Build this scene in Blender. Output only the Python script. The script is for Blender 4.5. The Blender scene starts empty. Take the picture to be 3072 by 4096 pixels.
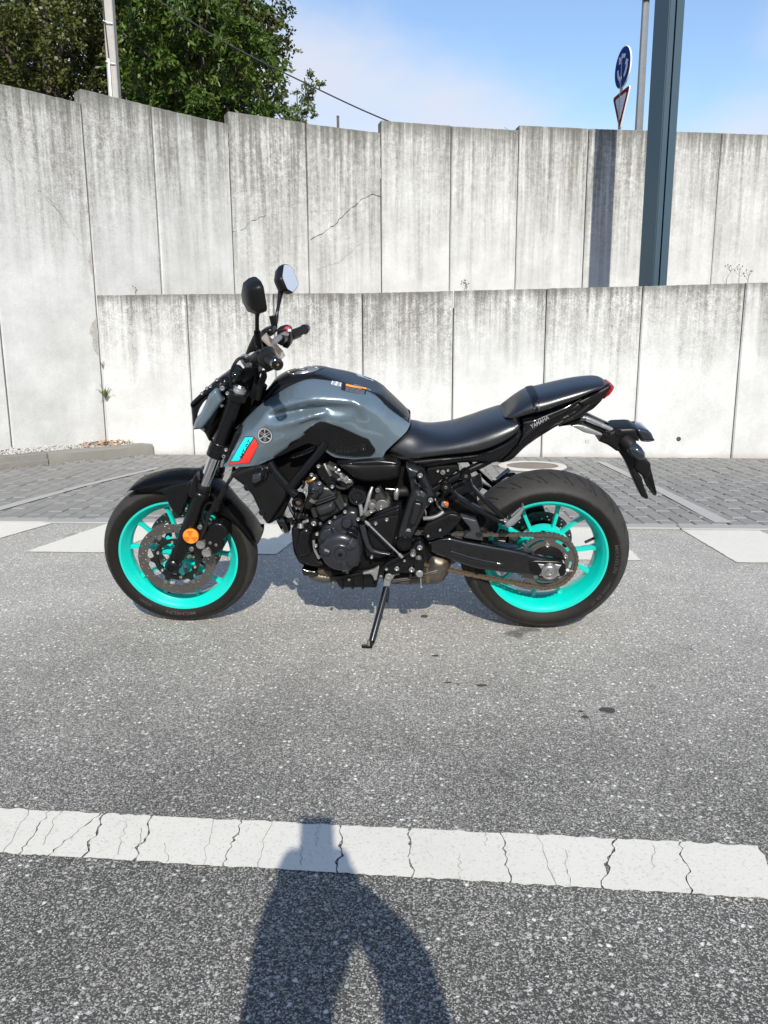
import bpy, bmesh, math, random
import numpy as np
from mathutils import Vector, Matrix, geometry

S = bpy.context.scene
COL = S.collection
rad = math.radians
random.seed(7)
RNG = np.random.default_rng(7)

# ------------------------------------------------------------------ camera
cam_d = bpy.data.cameras.new('camera')
cam = bpy.data.objects.new('camera', cam_d)
COL.objects.link(cam)
cam_d.sensor_fit = 'HORIZONTAL'
cam_d.sensor_width = 36.0
cam_d.lens = 35.966
cam_d.clip_start = 0.02
cam_d.clip_end = 3000
CAM = Vector((0.2557, -2.9282, 1.0266))
_r = Vector((0.99845957, 0.05527951, -0.00476008))
_u = Vector((-0.00614265, 0.19539637, 0.98070512))
_f = Vector((-0.055143, 0.97916517, -0.19543494))
cam.matrix_world = Matrix(((_r.x, _u.x, -_f.x, CAM.x), (_r.y, _u.y, -_f.y, CAM.y), (_r.z, _u.z, -_f.z, CAM.z), (0, 0, 0, 1)))
S.camera = cam

# ------------------------------------------------------------------ sky, sun, exposure
SUN_DIR = Vector((0.242, -1.565, 1.0266)).normalized()       # towards the sun
SUN_EL = math.asin(SUN_DIR.z)
SUN_AZ = math.atan2(SUN_DIR.x, SUN_DIR.y)
W = bpy.data.worlds.new('World')
S.world = W
W.use_nodes = True
wn = W.node_tree
wn.nodes.clear()
w_out = wn.nodes.new('ShaderNodeOutputWorld')
w_bg = wn.nodes.new('ShaderNodeBackground')
w_bg.inputs['Strength'].default_value = 0.15
w_sky = wn.nodes.new('ShaderNodeTexSky')
w_sky.sky_type = 'NISHITA'
w_sky.sun_disc = False
w_sky.sun_elevation = SUN_EL
w_sky.sun_rotation = SUN_AZ
w_sky.air_density = 1.0
w_sky.dust_density = 0.3
w_sky.ozone_density = 1.3
w_hs = wn.nodes.new('ShaderNodeHueSaturation')
w_hs.inputs['Saturation'].default_value = 1.06
w_hs.inputs['Value'].default_value = 0.68
# thin cloud: a soft bank low in the sky whose upper edge is broken up by noise
w_tc = wn.nodes.new('ShaderNodeTexCoord')
w_map = wn.nodes.new('ShaderNodeMapping')
w_map.inputs['Scale'].default_value = (1.0, 1.0, 1.9)
w_map.inputs['Location'].default_value = (-3.43, -7.61, 1.8)
w_n = wn.nodes.new('ShaderNodeTexNoise')
w_n.inputs['Scale'].default_value = 3.1
w_n.inputs['Detail'].default_value = 6.0
w_n.inputs['Roughness'].default_value = 0.48
w_sep = wn.nodes.new('ShaderNodeSeparateXYZ')
w_off = wn.nodes.new('ShaderNodeMath'); w_off.operation = 'MULTIPLY_ADD'
w_off.inputs[1].default_value = -0.85
w_off.inputs[2].default_value = 0.425
w_add = wn.nodes.new('ShaderNodeMath'); w_add.operation = 'ADD'
w_hz = wn.nodes.new('ShaderNodeMapRange')
w_hz.interpolation_type = 'SMOOTHSTEP'
w_hz.inputs['From Min'].default_value = 0.16
w_hz.inputs['From Max'].default_value = 0.44
w_hz.inputs['To Min'].default_value = 0.90
w_hz.inputs['To Max'].default_value = 0.04
w_mix = wn.nodes.new('ShaderNodeMix')
w_mix.data_type = 'RGBA'
w_mix.inputs['B'].default_value = (2.6, 2.7, 3.0, 1)
L = wn.links.new
L(w_tc.outputs['Generated'], w_map.inputs['Vector'])
L(w_map.outputs['Vector'], w_n.inputs['Vector'])
L(w_tc.outputs['Generated'], w_sep.inputs['Vector'])
L(w_n.outputs['Fac'], w_off.inputs[0])
L(w_off.outputs[0], w_add.inputs[0])
L(w_sep.outputs['Z'], w_add.inputs[1])
L(w_add.outputs[0], w_hz.inputs['Value'])
L(w_hz.outputs['Result'], w_mix.inputs['Factor'])
L(w_sky.outputs['Color'], w_hs.inputs['Color'])
L(w_hs.outputs['Color'], w_mix.inputs['A'])
L(w_mix.outputs['Result'], w_bg.inputs['Color'])
L(w_bg.outputs['Background'], w_out.inputs['Surface'])

sun_d = bpy.data.lights.new('sun', 'SUN')
sun_d.energy = 2.95
sun_d.angle = rad(0.53)
sun_d.color = (1.0, 0.945, 0.845)
sun = bpy.data.objects.new('sun', sun_d)
COL.objects.link(sun)
sun.rotation_euler = SUN_DIR.to_track_quat('Z', 'Y').to_euler()
sun.location = SUN_DIR * 30

S.view_settings.view_transform = 'Standard'
S.view_settings.look = 'None'
S.view_settings.gamma = 1
S.view_settings.exposure = 1.0
S.view_settings.use_curve_mapping = False
S.cycles.max_bounces = 6
S.cycles.diffuse_bounces = 3
S.cycles.glossy_bounces = 3
S.cycles.transmission_bounces = 4
S.cycles.transparent_max_bounces = 6
S.cycles.sample_clamp_indirect = 6.0
S.cycles.use_denoising = True

# ------------------------------------------------------------------ materials
MATS = {}
def new_mat(name):
    m = bpy.data.materials.new(name)
    m.use_nodes = True
    MATS[name] = m
    nt = m.node_tree
    return m, nt, nt.nodes['Principled BSDF']

def nd(nt, kind, **kw):
    n = nt.nodes.new(kind)
    for k, v in kw.items():
        if k in n.inputs:
            n.inputs[k].default_value = v
        else:
            setattr(n, k, v)
    return n

def ramp(nt, src, p0, p1, c0=(0, 0, 0, 1), c1=(1, 1, 1, 1)):
    r = nt.nodes.new('ShaderNodeValToRGB')
    e = r.color_ramp.elements
    e[0].position, e[1].position = p0, p1
    e[0].color, e[1].color = c0, c1
    nt.links.new(src, r.inputs['Fac'])
    return r.outputs['Color']

def mixc(nt, fac, a, b, blend='MIX'):
    m = nt.nodes.new('ShaderNodeMix')
    m.data_type = 'RGBA'
    m.blend_type = blend
    for key, v in (('Factor', fac), ('A', a), ('B', b)):
        if isinstance(v, bpy.types.NodeSocket):
            nt.links.new(v, m.inputs[key])
        else:
            m.inputs[key].default_value = v
    return m.outputs['Result']

def mth(nt, op, a, b=None, clamp=False):
    m = nt.nodes.new('ShaderNodeMath')
    m.operation = op
    m.use_clamp = clamp
    for i, v in enumerate((a, b)):
        if v is None:
            continue
        if isinstance(v, bpy.types.NodeSocket):
            nt.links.new(v, m.inputs[i])
        else:
            m.inputs[i].default_value = v
    return m.outputs[0]

def coords(nt, scale=(1, 1, 1), kind='Object', rnd=False):
    tc = nt.nodes.new('ShaderNodeTexCoord')
    mp = nt.nodes.new('ShaderNodeMapping')
    mp.inputs['Scale'].default_value = scale
    nt.links.new(tc.outputs[kind], mp.inputs['Vector'])
    if rnd:
        oi = nt.nodes.new('ShaderNodeObjectInfo')
        k = mth(nt, 'MULTIPLY', oi.outputs['Random'], 57.0)
        cb = nt.nodes.new('ShaderNodeCombineXYZ')
        nt.links.new(k, cb.inputs[0]); nt.links.new(k, cb.inputs[1]); nt.links.new(k, cb.inputs[2])
        nt.links.new(cb.outputs[0], mp.inputs['Location'])
    return mp.outputs['Vector']

def noise(nt, vec, scale, detail=4, rough=0.55, out='Fac'):
    n = nd(nt, 'ShaderNodeTexNoise', Scale=scale, Detail=detail, Roughness=rough)
    nt.links.new(vec, n.inputs['Vector'])
    return n.outputs[out]

def bump(nt, bsdf, h, strength=0.3, dist=0.002):
    b = nd(nt, 'ShaderNodeBump', Strength=strength, Distance=dist)
    nt.links.new(h, b.inputs['Height'])
    nt.links.new(b.outputs['Normal'], bsdf.inputs['Normal'])

def simple(name, col, rough=0.5, metal=0.0, coat=0.0, var=0.12, nscale=60, bmp=0.0, spec=0.5, dust=0.0, bdist=0.0006):
    """plain painted / moulded / cast surface with faint colour and gloss variation"""
    m, nt, b = new_mat(name)
    v = coords(nt)
    n = noise(nt, v, nscale, 4)
    a = tuple(c * (1 - var) for c in col) + (1,)
    c = tuple(min(1, x * (1 + var)) for x in col) + (1,)
    out = mixc(nt, n, a, c)
    if dust:
        n2 = noise(nt, v, 9, 5, 0.65)
        out = mixc(nt, mth(nt, 'MULTIPLY', ramp(nt, n2, 0.45, 0.75), dust), out, (0.20, 0.185, 0.16, 1))
    nt.links.new(out, b.inputs['Base Color'])
    r2 = noise(nt, v, nscale * 0.3, 3)
    rr = nd(nt, 'ShaderNodeMapRange')
    rr.inputs['To Min'].default_value = max(0.02, rough * 0.82)
    rr.inputs['To Max'].default_value = min(1, rough * 1.18)
    nt.links.new(r2, rr.inputs['Value'])
    nt.links.new(rr.outputs['Result'], b.inputs['Roughness'])
    b.inputs['Metallic'].default_value = metal
    b.inputs['Specular IOR Level'].default_value = spec
    if coat:
        b.inputs['Coat Weight'].default_value = coat
        b.inputs['Coat Roughness'].default_value = 0.04
    if bmp:
        n3 = noise(nt, v, nscale * 6, 3)
        bump(nt, b, n3, bmp, bdist)
    return m

def concrete(name, dark=1.0, lum=1.0):
    m, nt, b = new_mat(name)
    v1 = coords(nt, (1, 1, 1), rnd=True)
    vs = coords(nt, (19, 19, 0.75), rnd=True)
    vs2 = coords(nt, (8, 8, 0.35), rnd=True)
    tc = nt.nodes.new('ShaderNodeTexCoord')
    sp = nt.nodes.new('ShaderNodeSeparateXYZ')
    nt.links.new(tc.outputs['Generated'], sp.inputs[0])
    oi = nt.nodes.new('ShaderNodeObjectInfo')
    blot = noise(nt, v1, 2.4, 9, 0.68)
    base = mixc(nt, ramp(nt, blot, 0.32, 0.68), (0.395 * lum, 0.397 * lum, 0.390 * lum, 1), (0.53 * lum, 0.535 * lum, 0.53 * lum, 1))
    fine = noise(nt, v1, 85, 5, 0.7)
    mid = noise(nt, v1, 17, 7, 0.7)
    base = mixc(nt, mth(nt, 'MULTIPLY', ramp(nt, fine, 0.42, 0.75), 0.30), base, (0.25, 0.247, 0.235, 1))
    st = noise(nt, vs, 1.0, 6, 0.68)
    st2 = noise(nt, vs2, 1.0, 5, 0.6)
    patch = noise(nt, v1, 0.9, 5, 0.62)
    # grime washes down from the top edge in broken, grainy streaks that thin out lower down
    zz = mth(nt, 'ADD', sp.outputs['Z'], mth(nt, 'MULTIPLY', mth(nt, 'SUBTRACT', st2, 0.5), 0.75))
    zz = mth(nt, 'ADD', zz, mth(nt, 'MULTIPLY', mth(nt, 'SUBTRACT', patch, 0.5), 0.45))
    zz = mth(nt, 'ADD', zz, mth(nt, 'MULTIPLY', mth(nt, 'SUBTRACT', oi.outputs['Random'], 0.5), 0.22))
    topf = ramp(nt, zz, 0.47, 1.00)
    k = mth(nt, 'ADD', mth(nt, 'MULTIPLY', st, 0.75), mth(nt, 'MULTIPLY', mid, 0.45))
    k = mth(nt, 'ADD', k, mth(nt, 'MULTIPLY', mth(nt, 'SUBTRACT', fine, 0.5), 0.55))
    f = mth(nt, 'MULTIPLY', mth(nt, 'ADD', mth(nt, 'MULTIPLY', topf, 1.35), 0.06), ramp(nt, k, 0.44, 0.76), clamp=True)
    f = mth(nt, 'MULTIPLY', f, 0.92 * dark, clamp=True)
    tone = mixc(nt, noise(nt, v1, 3.1, 3), (0.105, 0.107, 0.102, 1), (0.16, 0.147, 0.120, 1))
    col = mixc(nt, f, base, tone)
    # grime right under the top arris
    edge = ramp(nt, mth(nt, 'ADD', sp.outputs['Z'], mth(nt, 'MULTIPLY', mth(nt, 'SUBTRACT', st, 0.5), 0.13)), 0.935, 1.01)
    col = mixc(nt, mth(nt, 'MULTIPLY', edge, 0.75), col, (0.10, 0.10, 0.085, 1))
    # dusty foot of the wall
    foot = ramp(nt, mth(nt, 'ADD', sp.outputs['Z'], mth(nt, 'MULTIPLY', patch, 0.02)), 0.012, 0.045, (1, 1, 1, 1), (0, 0, 0, 1))
    col = mixc(nt, mth(nt, 'MULTIPLY', foot, 0.5), col, (0.30, 0.27, 0.21, 1))
    nt.links.new(col, b.inputs['Base Color'])
    b.inputs['Roughness'].default_value = 0.88
    b.inputs['Specular IOR Level'].default_value = 0.25
    vb = nd(nt, 'ShaderNodeTexVoronoi', Scale=34.0)
    nt.links.new(v1, vb.inputs['Vector'])
    pores = ramp(nt, vb.outputs['Distance'], 0.03, 0.12)
    h = mth(nt, 'ADD', mth(nt, 'MULTIPLY', fine, 0.6), mth(nt, 'MULTIPLY', pores, 0.4))
    bump(nt, b, mth(nt, 'ADD', h, mth(nt, 'MULTIPLY', noise(nt, v1, 9, 3), 0.8)), 0.25, 0.006)
    return m

concrete('wall_concrete', 0.95, 1.08)
concrete('wall_concrete_low', 0.95, 1.12)

def asphalt(name):
    m, nt, b = new_mat(name)
    v0 = coords(nt)
    nv = nd(nt, 'ShaderNodeTexNoise', Scale=210.0, Detail=2.0)
    nt.links.new(v0, nv.inputs['Vector'])
    sc_ = nt.nodes.new('ShaderNodeVectorMath'); sc_.operation = 'SCALE'; sc_.inputs['Scale'].default_value = 0.010
    nt.links.new(nv.outputs['Color'], sc_.inputs[0])
    ad_ = nt.nodes.new('ShaderNodeVectorMath'); ad_.operation = 'ADD'
    nt.links.new(v0, ad_.inputs[0]); nt.links.new(sc_.outputs[0], ad_.inputs[1])
    v = ad_.outputs[0]
    vo = nd(nt, 'ShaderNodeTexVoronoi', Scale=240.0)
    nt.links.new(v, vo.inputs['Vector'])
    vo2 = nd(nt, 'ShaderNodeTexVoronoi', Scale=66.0)
    nt.links.new(v, vo2.inputs['Vector'])
    sp = nt.nodes.new('ShaderNodeSeparateColor')
    nt.links.new(vo.outputs['Color'], sp.inputs[0])
    sp2 = nt.nodes.new('ShaderNodeSeparateColor')
    nt.links.new(vo2.outputs['Color'], sp2.inputs[0])
    tar = (0.050, 0.049, 0.046, 1)
    stone = mixc(nt, sp.outputs[0], (0.112, 0.108, 0.098, 1), (0.60, 0.575, 0.515, 1))
    big = mixc(nt, sp2.outputs[1], (0.36, 0.35, 0.325, 1), (0.78, 0.76, 0.71, 1))
    m1 = ramp(nt, vo.outputs['Distance'], 0.32, 0.62, (1, 1, 1, 1), (0, 0, 0, 1))
    col = mixc(nt, m1, tar, stone)
    m2 = mth(nt, 'MULTIPLY', ramp(nt, vo2.outputs['Distance'], 0.20, 0.36, (1, 1, 1, 1), (0, 0, 0, 1)), ramp(nt, sp2.outputs[0], 0.66, 0.72))
    col = mixc(nt, m2, col, big)
    # light falloff painted into the colour: darker towards the viewer; patchy dust mixed in
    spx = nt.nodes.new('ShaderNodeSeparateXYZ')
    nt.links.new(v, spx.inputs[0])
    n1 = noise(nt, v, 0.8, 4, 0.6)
    view_falloff_r = nd(nt, 'ShaderNodeMapRange', interpolation_type='SMOOTHSTEP')
    view_falloff_r.inputs['From Min'].default_value = -2.1
    view_falloff_r.inputs['From Max'].default_value = 0.6
    nt.links.new(mth(nt, 'ADD', spx.outputs['Y'], mth(nt, 'MULTIPLY', mth(nt, 'SUBTRACT', n1, 0.5), 1.3)), view_falloff_r.inputs['Value'])
    view_falloff = view_falloff_r.outputs['Result']
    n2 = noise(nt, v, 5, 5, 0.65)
    dust = mth(nt, 'MULTIPLY', mth(nt, 'ADD', mth(nt, 'MULTIPLY', view_falloff, 0.30), 0.05), mth(nt, 'ADD', mth(nt, 'MULTIPLY', n2, 0.9), 0.35), clamp=True)
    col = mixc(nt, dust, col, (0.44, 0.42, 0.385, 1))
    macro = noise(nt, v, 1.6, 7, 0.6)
    gain = mth(nt, 'ADD', mth(nt, 'MULTIPLY', view_falloff, 0.75), mth(nt, 'ADD', mth(nt, 'MULTIPLY', macro, 0.75), 0.62))  # gain carries the painted light falloff plus random tone
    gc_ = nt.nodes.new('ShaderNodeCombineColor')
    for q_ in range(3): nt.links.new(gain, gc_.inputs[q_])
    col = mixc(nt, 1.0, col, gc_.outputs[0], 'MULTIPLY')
    # a few old oil spots
    n3 = noise(nt, v, 2.3, 3, 0.5)
    spot = ramp(nt, n3, 0.695, 0.72)
    col = mixc(nt, mth(nt, 'MULTIPLY', spot, 0.6), col, (0.045, 0.045, 0.045, 1))
    nt.links.new(col, b.inputs['Base Color'])
    b.inputs['Roughness'].default_value = 0.85
    b.inputs['Specular IOR Level'].default_value = 0.3
    h = mth(nt, 'ADD', mth(nt, 'MULTIPLY', m1, 0.6), mth(nt, 'ADD', mth(nt, 'MULTIPLY', m2, 0.7), mth(nt, 'MULTIPLY', sp.outputs[1], 0.5)))
    bump(nt, b, h, 0.7, 0.004)
    return m
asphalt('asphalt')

def paint(name, col):
    m, nt, b = new_mat(name)
    v = coords(nt)
    c = mixc(nt, noise(nt, v, 6, 5, 0.6), tuple(x * 0.86 for x in col) + (1,), col + (1,))
    n = noise(nt, v, 160, 3, 0.6)
    c = mixc(nt, mth(nt, 'MULTIPLY', ramp(nt, n, 0.56, 0.70), 0.45), c, (0.25, 0.24, 0.22, 1))
    n2 = noise(nt, v, 3.0, 6, 0.7)
    c = mixc(nt, mth(nt, 'MULTIPLY', ramp(nt, n2, 0.50, 0.8), 0.40), c, (0.38, 0.365, 0.33, 1))
    nt.links.new(c, b.inputs['Base Color'])
    b.inputs['Roughness'].default_value = 0.7
    bump(nt, b, noise(nt, v, 220, 3), 0.4, 0.0015)
    return m
paint('road_paint', (0.70, 0.67, 0.595))
paint('worn_paint', (0.40, 0.39, 0.37))

def paver_mat(name, a, c):
    m, nt, b = new_mat(name)
    v = coords(nt)
    tc = nt.nodes.new('ShaderNodeTexCoord')
    geo = nt.nodes.new('ShaderNodeNewGeometry')
    mp = nt.nodes.new('ShaderNodeMapping')
    nt.links.new(geo.outputs['Position'], mp.inputs['Vector'])
    w = mp.outputs['Vector']
    ob_ = nt.nodes.new('ShaderNodeObjectInfo')
    oi = mth(nt, 'FRACT', mth(nt, 'ADD', geo.outputs['Random Per Island'], ob_.outputs['Random']))
    n0 = noise(nt, w, 1.1, 4, 0.6)
    n = noise(nt, w, 45, 5, 0.7)
    col = mixc(nt, mth(nt, 'ADD', mth(nt, 'MULTIPLY', oi, 0.6), mth(nt, 'MULTIPLY', n0, 0.5)), a + (1,), c + (1,))
    col = mixc(nt, mth(nt, 'MULTIPLY', n, 0.45), col, (0.33, 0.32, 0.30, 1))
    nt.links.new(col, b.inputs['Base Color'])
    b.inputs['Roughness'].default_value = 0.9
    bump(nt, b, noise(nt, w, 120, 4, 0.6), 0.5, 0.003)
    return m
paver_mat('paver', (0.145, 0.141, 0.133), (0.225, 0.219, 0.207))
paver_mat('kerb_stone', (0.07, 0.068, 0.055), (0.22, 0.21, 0.18))
paver_mat('edging', (0.27, 0.265, 0.255), (0.36, 0.355, 0.34))
simple('sand_joint', (0.12, 0.116, 0.107), 0.95, var=0.4, nscale=30)
simple('gravel', (0.42, 0.41, 0.39), 0.9, var=0.45, nscale=25)
simple('soil', (0.10, 0.085, 0.06), 0.95, var=0.4, nscale=6)
simple('dry_leaf', (0.42, 0.22, 0.09), 0.8, var=0.4, nscale=20)
simple('crack', (0.05, 0.05, 0.047), 0.95, var=0.3)
simple('crack_faint', (0.22, 0.215, 0.20), 0.95, var=0.3)
simple('spall', (0.36, 0.35, 0.33), 0.95, var=0.5, nscale=40, bmp=0.8, bdist=0.006)
simple('column_paint', (0.032, 0.062, 0.085), 0.42, var=0.05, nscale=3)
simple('column_gap', (0.008, 0.010, 0.012), 0.6)
simple('galvanised', (0.25, 0.255, 0.26), 0.45, metal=0.7, var=0.15, nscale=14)
simple('pole_concrete', (0.36, 0.35, 0.33), 0.85, var=0.18, nscale=8, dust=0.3)
simple('ring_concrete', (0.52, 0.49, 0.44), 0.85, var=0.2, nscale=12)
simple('white_plastic', (0.75, 0.76, 0.78), 0.45)
simple('sign_blue', (0.005, 0.045, 0.24), 0.75, var=0.04, spec=0.1)
simple('sign_white', (0.74, 0.75, 0.78), 0.7, var=0.04, spec=0.1)
simple('sign_red', (0.20, 0.010, 0.014), 0.7, var=0.04, spec=0.1)
simple('sign_brown', (0.07, 0.02, 0.02), 0.4, var=0.04)
simple('cable_black', (0.02, 0.02, 0.022), 0.6)
simple('cover_iron', (0.20, 0.165, 0.14), 0.7, metal=0.2, var=0.25, nscale=18, bmp=0.5)
simple('bark', (0.10, 0.08, 0.06), 0.9, var=0.4, nscale=12)

def leaf_mat(name, a, c, trans=0.25):
    m, nt, b = new_mat(name)
    geo = nt.nodes.new('ShaderNodeNewGeometry')
    tc = coords(nt)
    f = mth(nt, 'ADD', mth(nt, 'MULTIPLY', geo.outputs['Random Per Island'], 0.7), mth(nt, 'MULTIPLY', noise(nt, tc, 0.7, 3), 0.35))
    col = mixc(nt, f, a + (1,), c + (1,))
    nt.links.new(col, b.inputs['Base Color'])
    b.inputs['Roughness'].default_value = 0.45
    b.inputs['Transmission Weight'].default_value = 0.0
    b.inputs['Subsurface Weight'].default_value = 0.0
    tr = nt.nodes.new('ShaderNodeBsdfTranslucent')
    nt.links.new(col, tr.inputs['Color'])
    mx = nt.nodes.new('ShaderNodeMixShader')
    mx.inputs[0].default_value = trans
    out = nt.nodes['Material Output']
    nt.links.new(b.outputs[0], mx.inputs[1]); nt.links.new(tr.outputs[0], mx.inputs[2])
    nt.links.new(mx.outputs[0], out.inputs['Surface'])
    return m
leaf_mat('leaf_olive', (0.022, 0.033, 0.006), (0.125, 0.140, 0.028))
leaf_mat('leaf_green', (0.014, 0.038, 0.005), (0.095, 0.160, 0.016))
leaf_mat('leaf_dark', (0.018, 0.028, 0.007), (0.055, 0.068, 0.018), 0.12)
leaf_mat('leaf_pale', (0.060, 0.095, 0.030), (0.150, 0.190, 0.070))
leaf_mat('grass_blade', (0.08, 0.13, 0.03), (0.26, 0.27, 0.10))

# motorcycle materials
simple('teal', (0.0, 0.50, 0.425), 0.30, coat=0.6, var=0.08, nscale=14, dust=0.07)
def tank_paint():
    m, nt, b = new_mat('body_paint')
    v = coords(nt)
    c = mixc(nt, noise(nt, v, 2.0, 2), (0.094, 0.134, 0.166, 1), (0.104, 0.146, 0.180, 1))
    nt.links.new(c, b.inputs['Base Color'])
    b.inputs['Roughness'].default_value = 0.30
    b.inputs['Metallic'].default_value = 0.25
    b.inputs['Coat Weight'].default_value = 1.0
    b.inputs['Coat Roughness'].default_value = 0.025
    b.inputs['Coat IOR'].default_value = 1.80
    return m
tank_paint()
simple('satin_black', (0.0048, 0.0050, 0.0058), 0.26, var=0.1, bmp=0.05, spec=0.30)
simple('matte_black', (0.0050, 0.0052, 0.0056), 0.42, var=0.15, nscale=40, bmp=0.12, dust=0.015, spec=0.26)
simple('gloss_black', (0.003, 0.0032, 0.004), 0.13, coat=0.5, var=0.08)
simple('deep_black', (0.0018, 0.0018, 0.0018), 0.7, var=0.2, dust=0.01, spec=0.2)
simple('seat_vinyl', (0.0060, 0.0066, 0.0082), 0.32, var=0.1, nscale=90, bmp=0.35, bdist=0.0008, spec=1.0)
simple('rubber', (0.0065, 0.0063, 0.0060), 0.55, var=0.18, nscale=40, bmp=0.15, dust=0.03, spec=0.25)
def tyre_mat():
    m, nt, b = new_mat('tyre')
    v = coords(nt)
    sp = nt.nodes.new('ShaderNodeSeparateXYZ'); nt.links.new(v, sp.inputs[0])
    r2 = mth(nt, 'ADD', mth(nt, 'MULTIPLY', sp.outputs[0], sp.outputs[0]), mth(nt, 'MULTIPLY', sp.outputs[2], sp.outputs[2]))
    rr_ = mth(nt, 'SQRT', r2)
    n = noise(nt, v, 28, 6, 0.7)
    tread = ramp(nt, mth(nt, 'ADD', rr_, mth(nt, 'MULTIPLY', mth(nt, 'SUBTRACT', n, 0.5), 0.012)), 0.266, 0.274)
    side = mixc(nt, n, (0.0060, 0.0056, 0.0048, 1), (0.0125, 0.0115, 0.0098, 1))
    run = mixc(nt, n, (0.021, 0.0205, 0.020, 1), (0.042, 0.041, 0.040, 1))
    nt.links.new(mixc(nt, tread, side, run), b.inputs['Base Color'])
    b.inputs['Roughness'].default_value = 0.62
    b.inputs['Specular IOR Level'].default_value = 0.22
    bump(nt, b, noise(nt, v, 420, 3), 0.2, 0.0006)
tyre_mat()
simple('groove', (0.002, 0.002, 0.002), 0.8)
simple('tyre_print', (0.035, 0.034, 0.032), 0.6)
simple('crank_metal', (0.034, 0.036, 0.042), 0.29, metal=0.45, var=0.08, nscale=30, bmp=0.08, spec=0.4)
simple('cylinder_metal', (0.030, 0.031, 0.033), 0.36, metal=0.4, var=0.12, nscale=50, bmp=0.2, dust=0.10, spec=0.4)
simple('plate_metal', (0.022, 0.0235, 0.027), 0.27, metal=0.4, var=0.08, spec=0.4)
simple('grey_plastic', (0.030, 0.031, 0.034), 0.45, var=0.1)
simple('chrome', (0.62, 0.62, 0.63), 0.10, metal=1.0, var=0.05)
simple('steel', (0.50, 0.49, 0.48), 0.28, metal=0.9, var=0.12)
simple('alloy', (0.34, 0.345, 0.35), 0.38, metal=0.7, var=0.1)
simple('dull_steel', (0.20, 0.195, 0.185), 0.45, metal=0.7, var=0.25, nscale=25)
simple('disc_steel', (0.155, 0.145, 0.135), 0.33, metal=0.75, var=0.15, nscale=18)
simple('chain_steel', (0.115, 0.106, 0.094), 0.45, metal=0.65, var=0.4, nscale=22)
simple('chain_rust', (0.105, 0.075, 0.048), 0.6, metal=0.45, var=0.45, nscale=22)
simple('reflector', (0.85, 0.26, 0.02), 0.25, coat=0.6, var=0.03)
simple('reflector_dark', (0.62, 0.13, 0.01), 0.25, coat=0.6, var=0.03)
simple('tail_red', (0.30, 0.008, 0.012), 0.12, coat=0.8, var=0.03)
simple('red_plastic', (0.50, 0.03, 0.05), 0.4)
simple('decal_red', (0.70, 0.030, 0.022), 0.35, coat=0.4, var=0.02)
simple('decal_cyan', (0.0, 0.58, 0.60), 0.35, coat=0.4, var=0.02)
simple('decal_black', (0.010, 0.010, 0.011), 0.35, coat=0.3, var=0.02)
simple('decal_white', (0.72, 0.72, 0.72), 0.4, var=0.02)
simple('decal_orange', (0.75, 0.27, 0.06), 0.4, var=0.02)
simple('silver_print', (0.36, 0.36, 0.37), 0.35, metal=0.3, var=0.03)
simple('tan_screen', (0.21, 0.155, 0.115), 0.18, coat=0.6, var=0.05)
simple('lamp_lens', (0.60, 0.62, 0.66), 0.12, coat=0.8, var=0.05)
simple('smoke_lens', (0.012, 0.016, 0.022), 0.08, coat=1.0)
simple('brass', (0.50, 0.26, 0.08), 0.35, metal=0.8)
def exhaust_mat():
    m, nt, b = new_mat('exhaust_steel')
    v = coords(nt)
    n = noise(nt, v, 7, 6, 0.7)
    c = mixc(nt, ramp(nt, n, 0.35, 0.7), (0.115, 0.106, 0.088, 1), (0.052, 0.048, 0.041, 1))
    sp = nt.nodes.new('ShaderNodeSeparateXYZ')
    nt.links.new(v, sp.inputs[0])
    # heat and rust stain towards the outlet at the back
    e = ramp(nt, mth(nt, 'ADD', sp.outputs['X'], mth(nt, 'MULTIPLY', n, 0.10)), 0.335, 0.43)
    c = mixc(nt, mth(nt, 'MULTIPLY', e, 0.8), c, (0.095, 0.035, 0.014, 1))
    nt.links.new(c, b.inputs['Base Color'])
    b.inputs['Metallic'].default_value = 0.55
    b.inputs['Roughness'].default_value = 0.42
    bump(nt, b, n, 0.25, 0.003)
exhaust_mat()
def mirror_mat():
    m, nt, b = new_mat('mirror_glass')
    v = coords(nt)
    c = mixc(nt, noise(nt, v, 8, 2), (0.80, 0.84, 0.88, 1), (0.86, 0.89, 0.92, 1))
    nt.links.new(c, b.inputs['Base Color'])
    b.inputs['Metallic'].default_value = 1.0
    b.inputs['Roughness'].default_value = 0.02
mirror_mat()
simple('skin', (0.42, 0.26, 0.19), 0.5, var=0.1)
simple('shirt', (0.10, 0.12, 0.16), 0.85, var=0.15)
simple('trousers', (0.06, 0.065, 0.08), 0.85, var=0.15)
simple('hair', (0.03, 0.022, 0.015), 0.6)

# ------------------------------------------------------------------ mesh helpers
def link_mesh(name, me, mat, parent=None):
    if mat and not me.materials:
        me.materials.append(MATS[mat])
    o = bpy.data.objects.new(name, me)
    COL.objects.link(o)
    if parent is not None:
        o.parent = parent
    return o

def finish(name, bm, mat, parent=None, sharp=38, smooth=True):
    bmesh.ops.recalc_face_normals(bm, faces=bm.faces[:])
    if smooth:
        for f in bm.faces:
            f.smooth = True
        lim = rad(sharp)
        for e in bm.edges:
            if len(e.link_faces) == 2 and e.calc_face_angle(0) > lim:
                e.smooth = False
    me = bpy.data.meshes.new(name)
    bm.to_mesh(me)
    bm.free()
    return link_mesh(name, me, mat, parent)

def tag(o, label=None, cat=None, group=None, kind=None):
    if label: o['label'] = label
    if cat: o['category'] = cat
    if group: o['group'] = group
    if kind: o['kind'] = kind
    return o

def empty(name, loc=(0, 0, 0), label=None, cat=None, group=None):
    o = bpy.data.objects.new(name, None)
    o.empty_display_size = 0.1
    COL.objects.link(o)
    o.location = loc
    return tag(o, label, cat, group)

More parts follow.
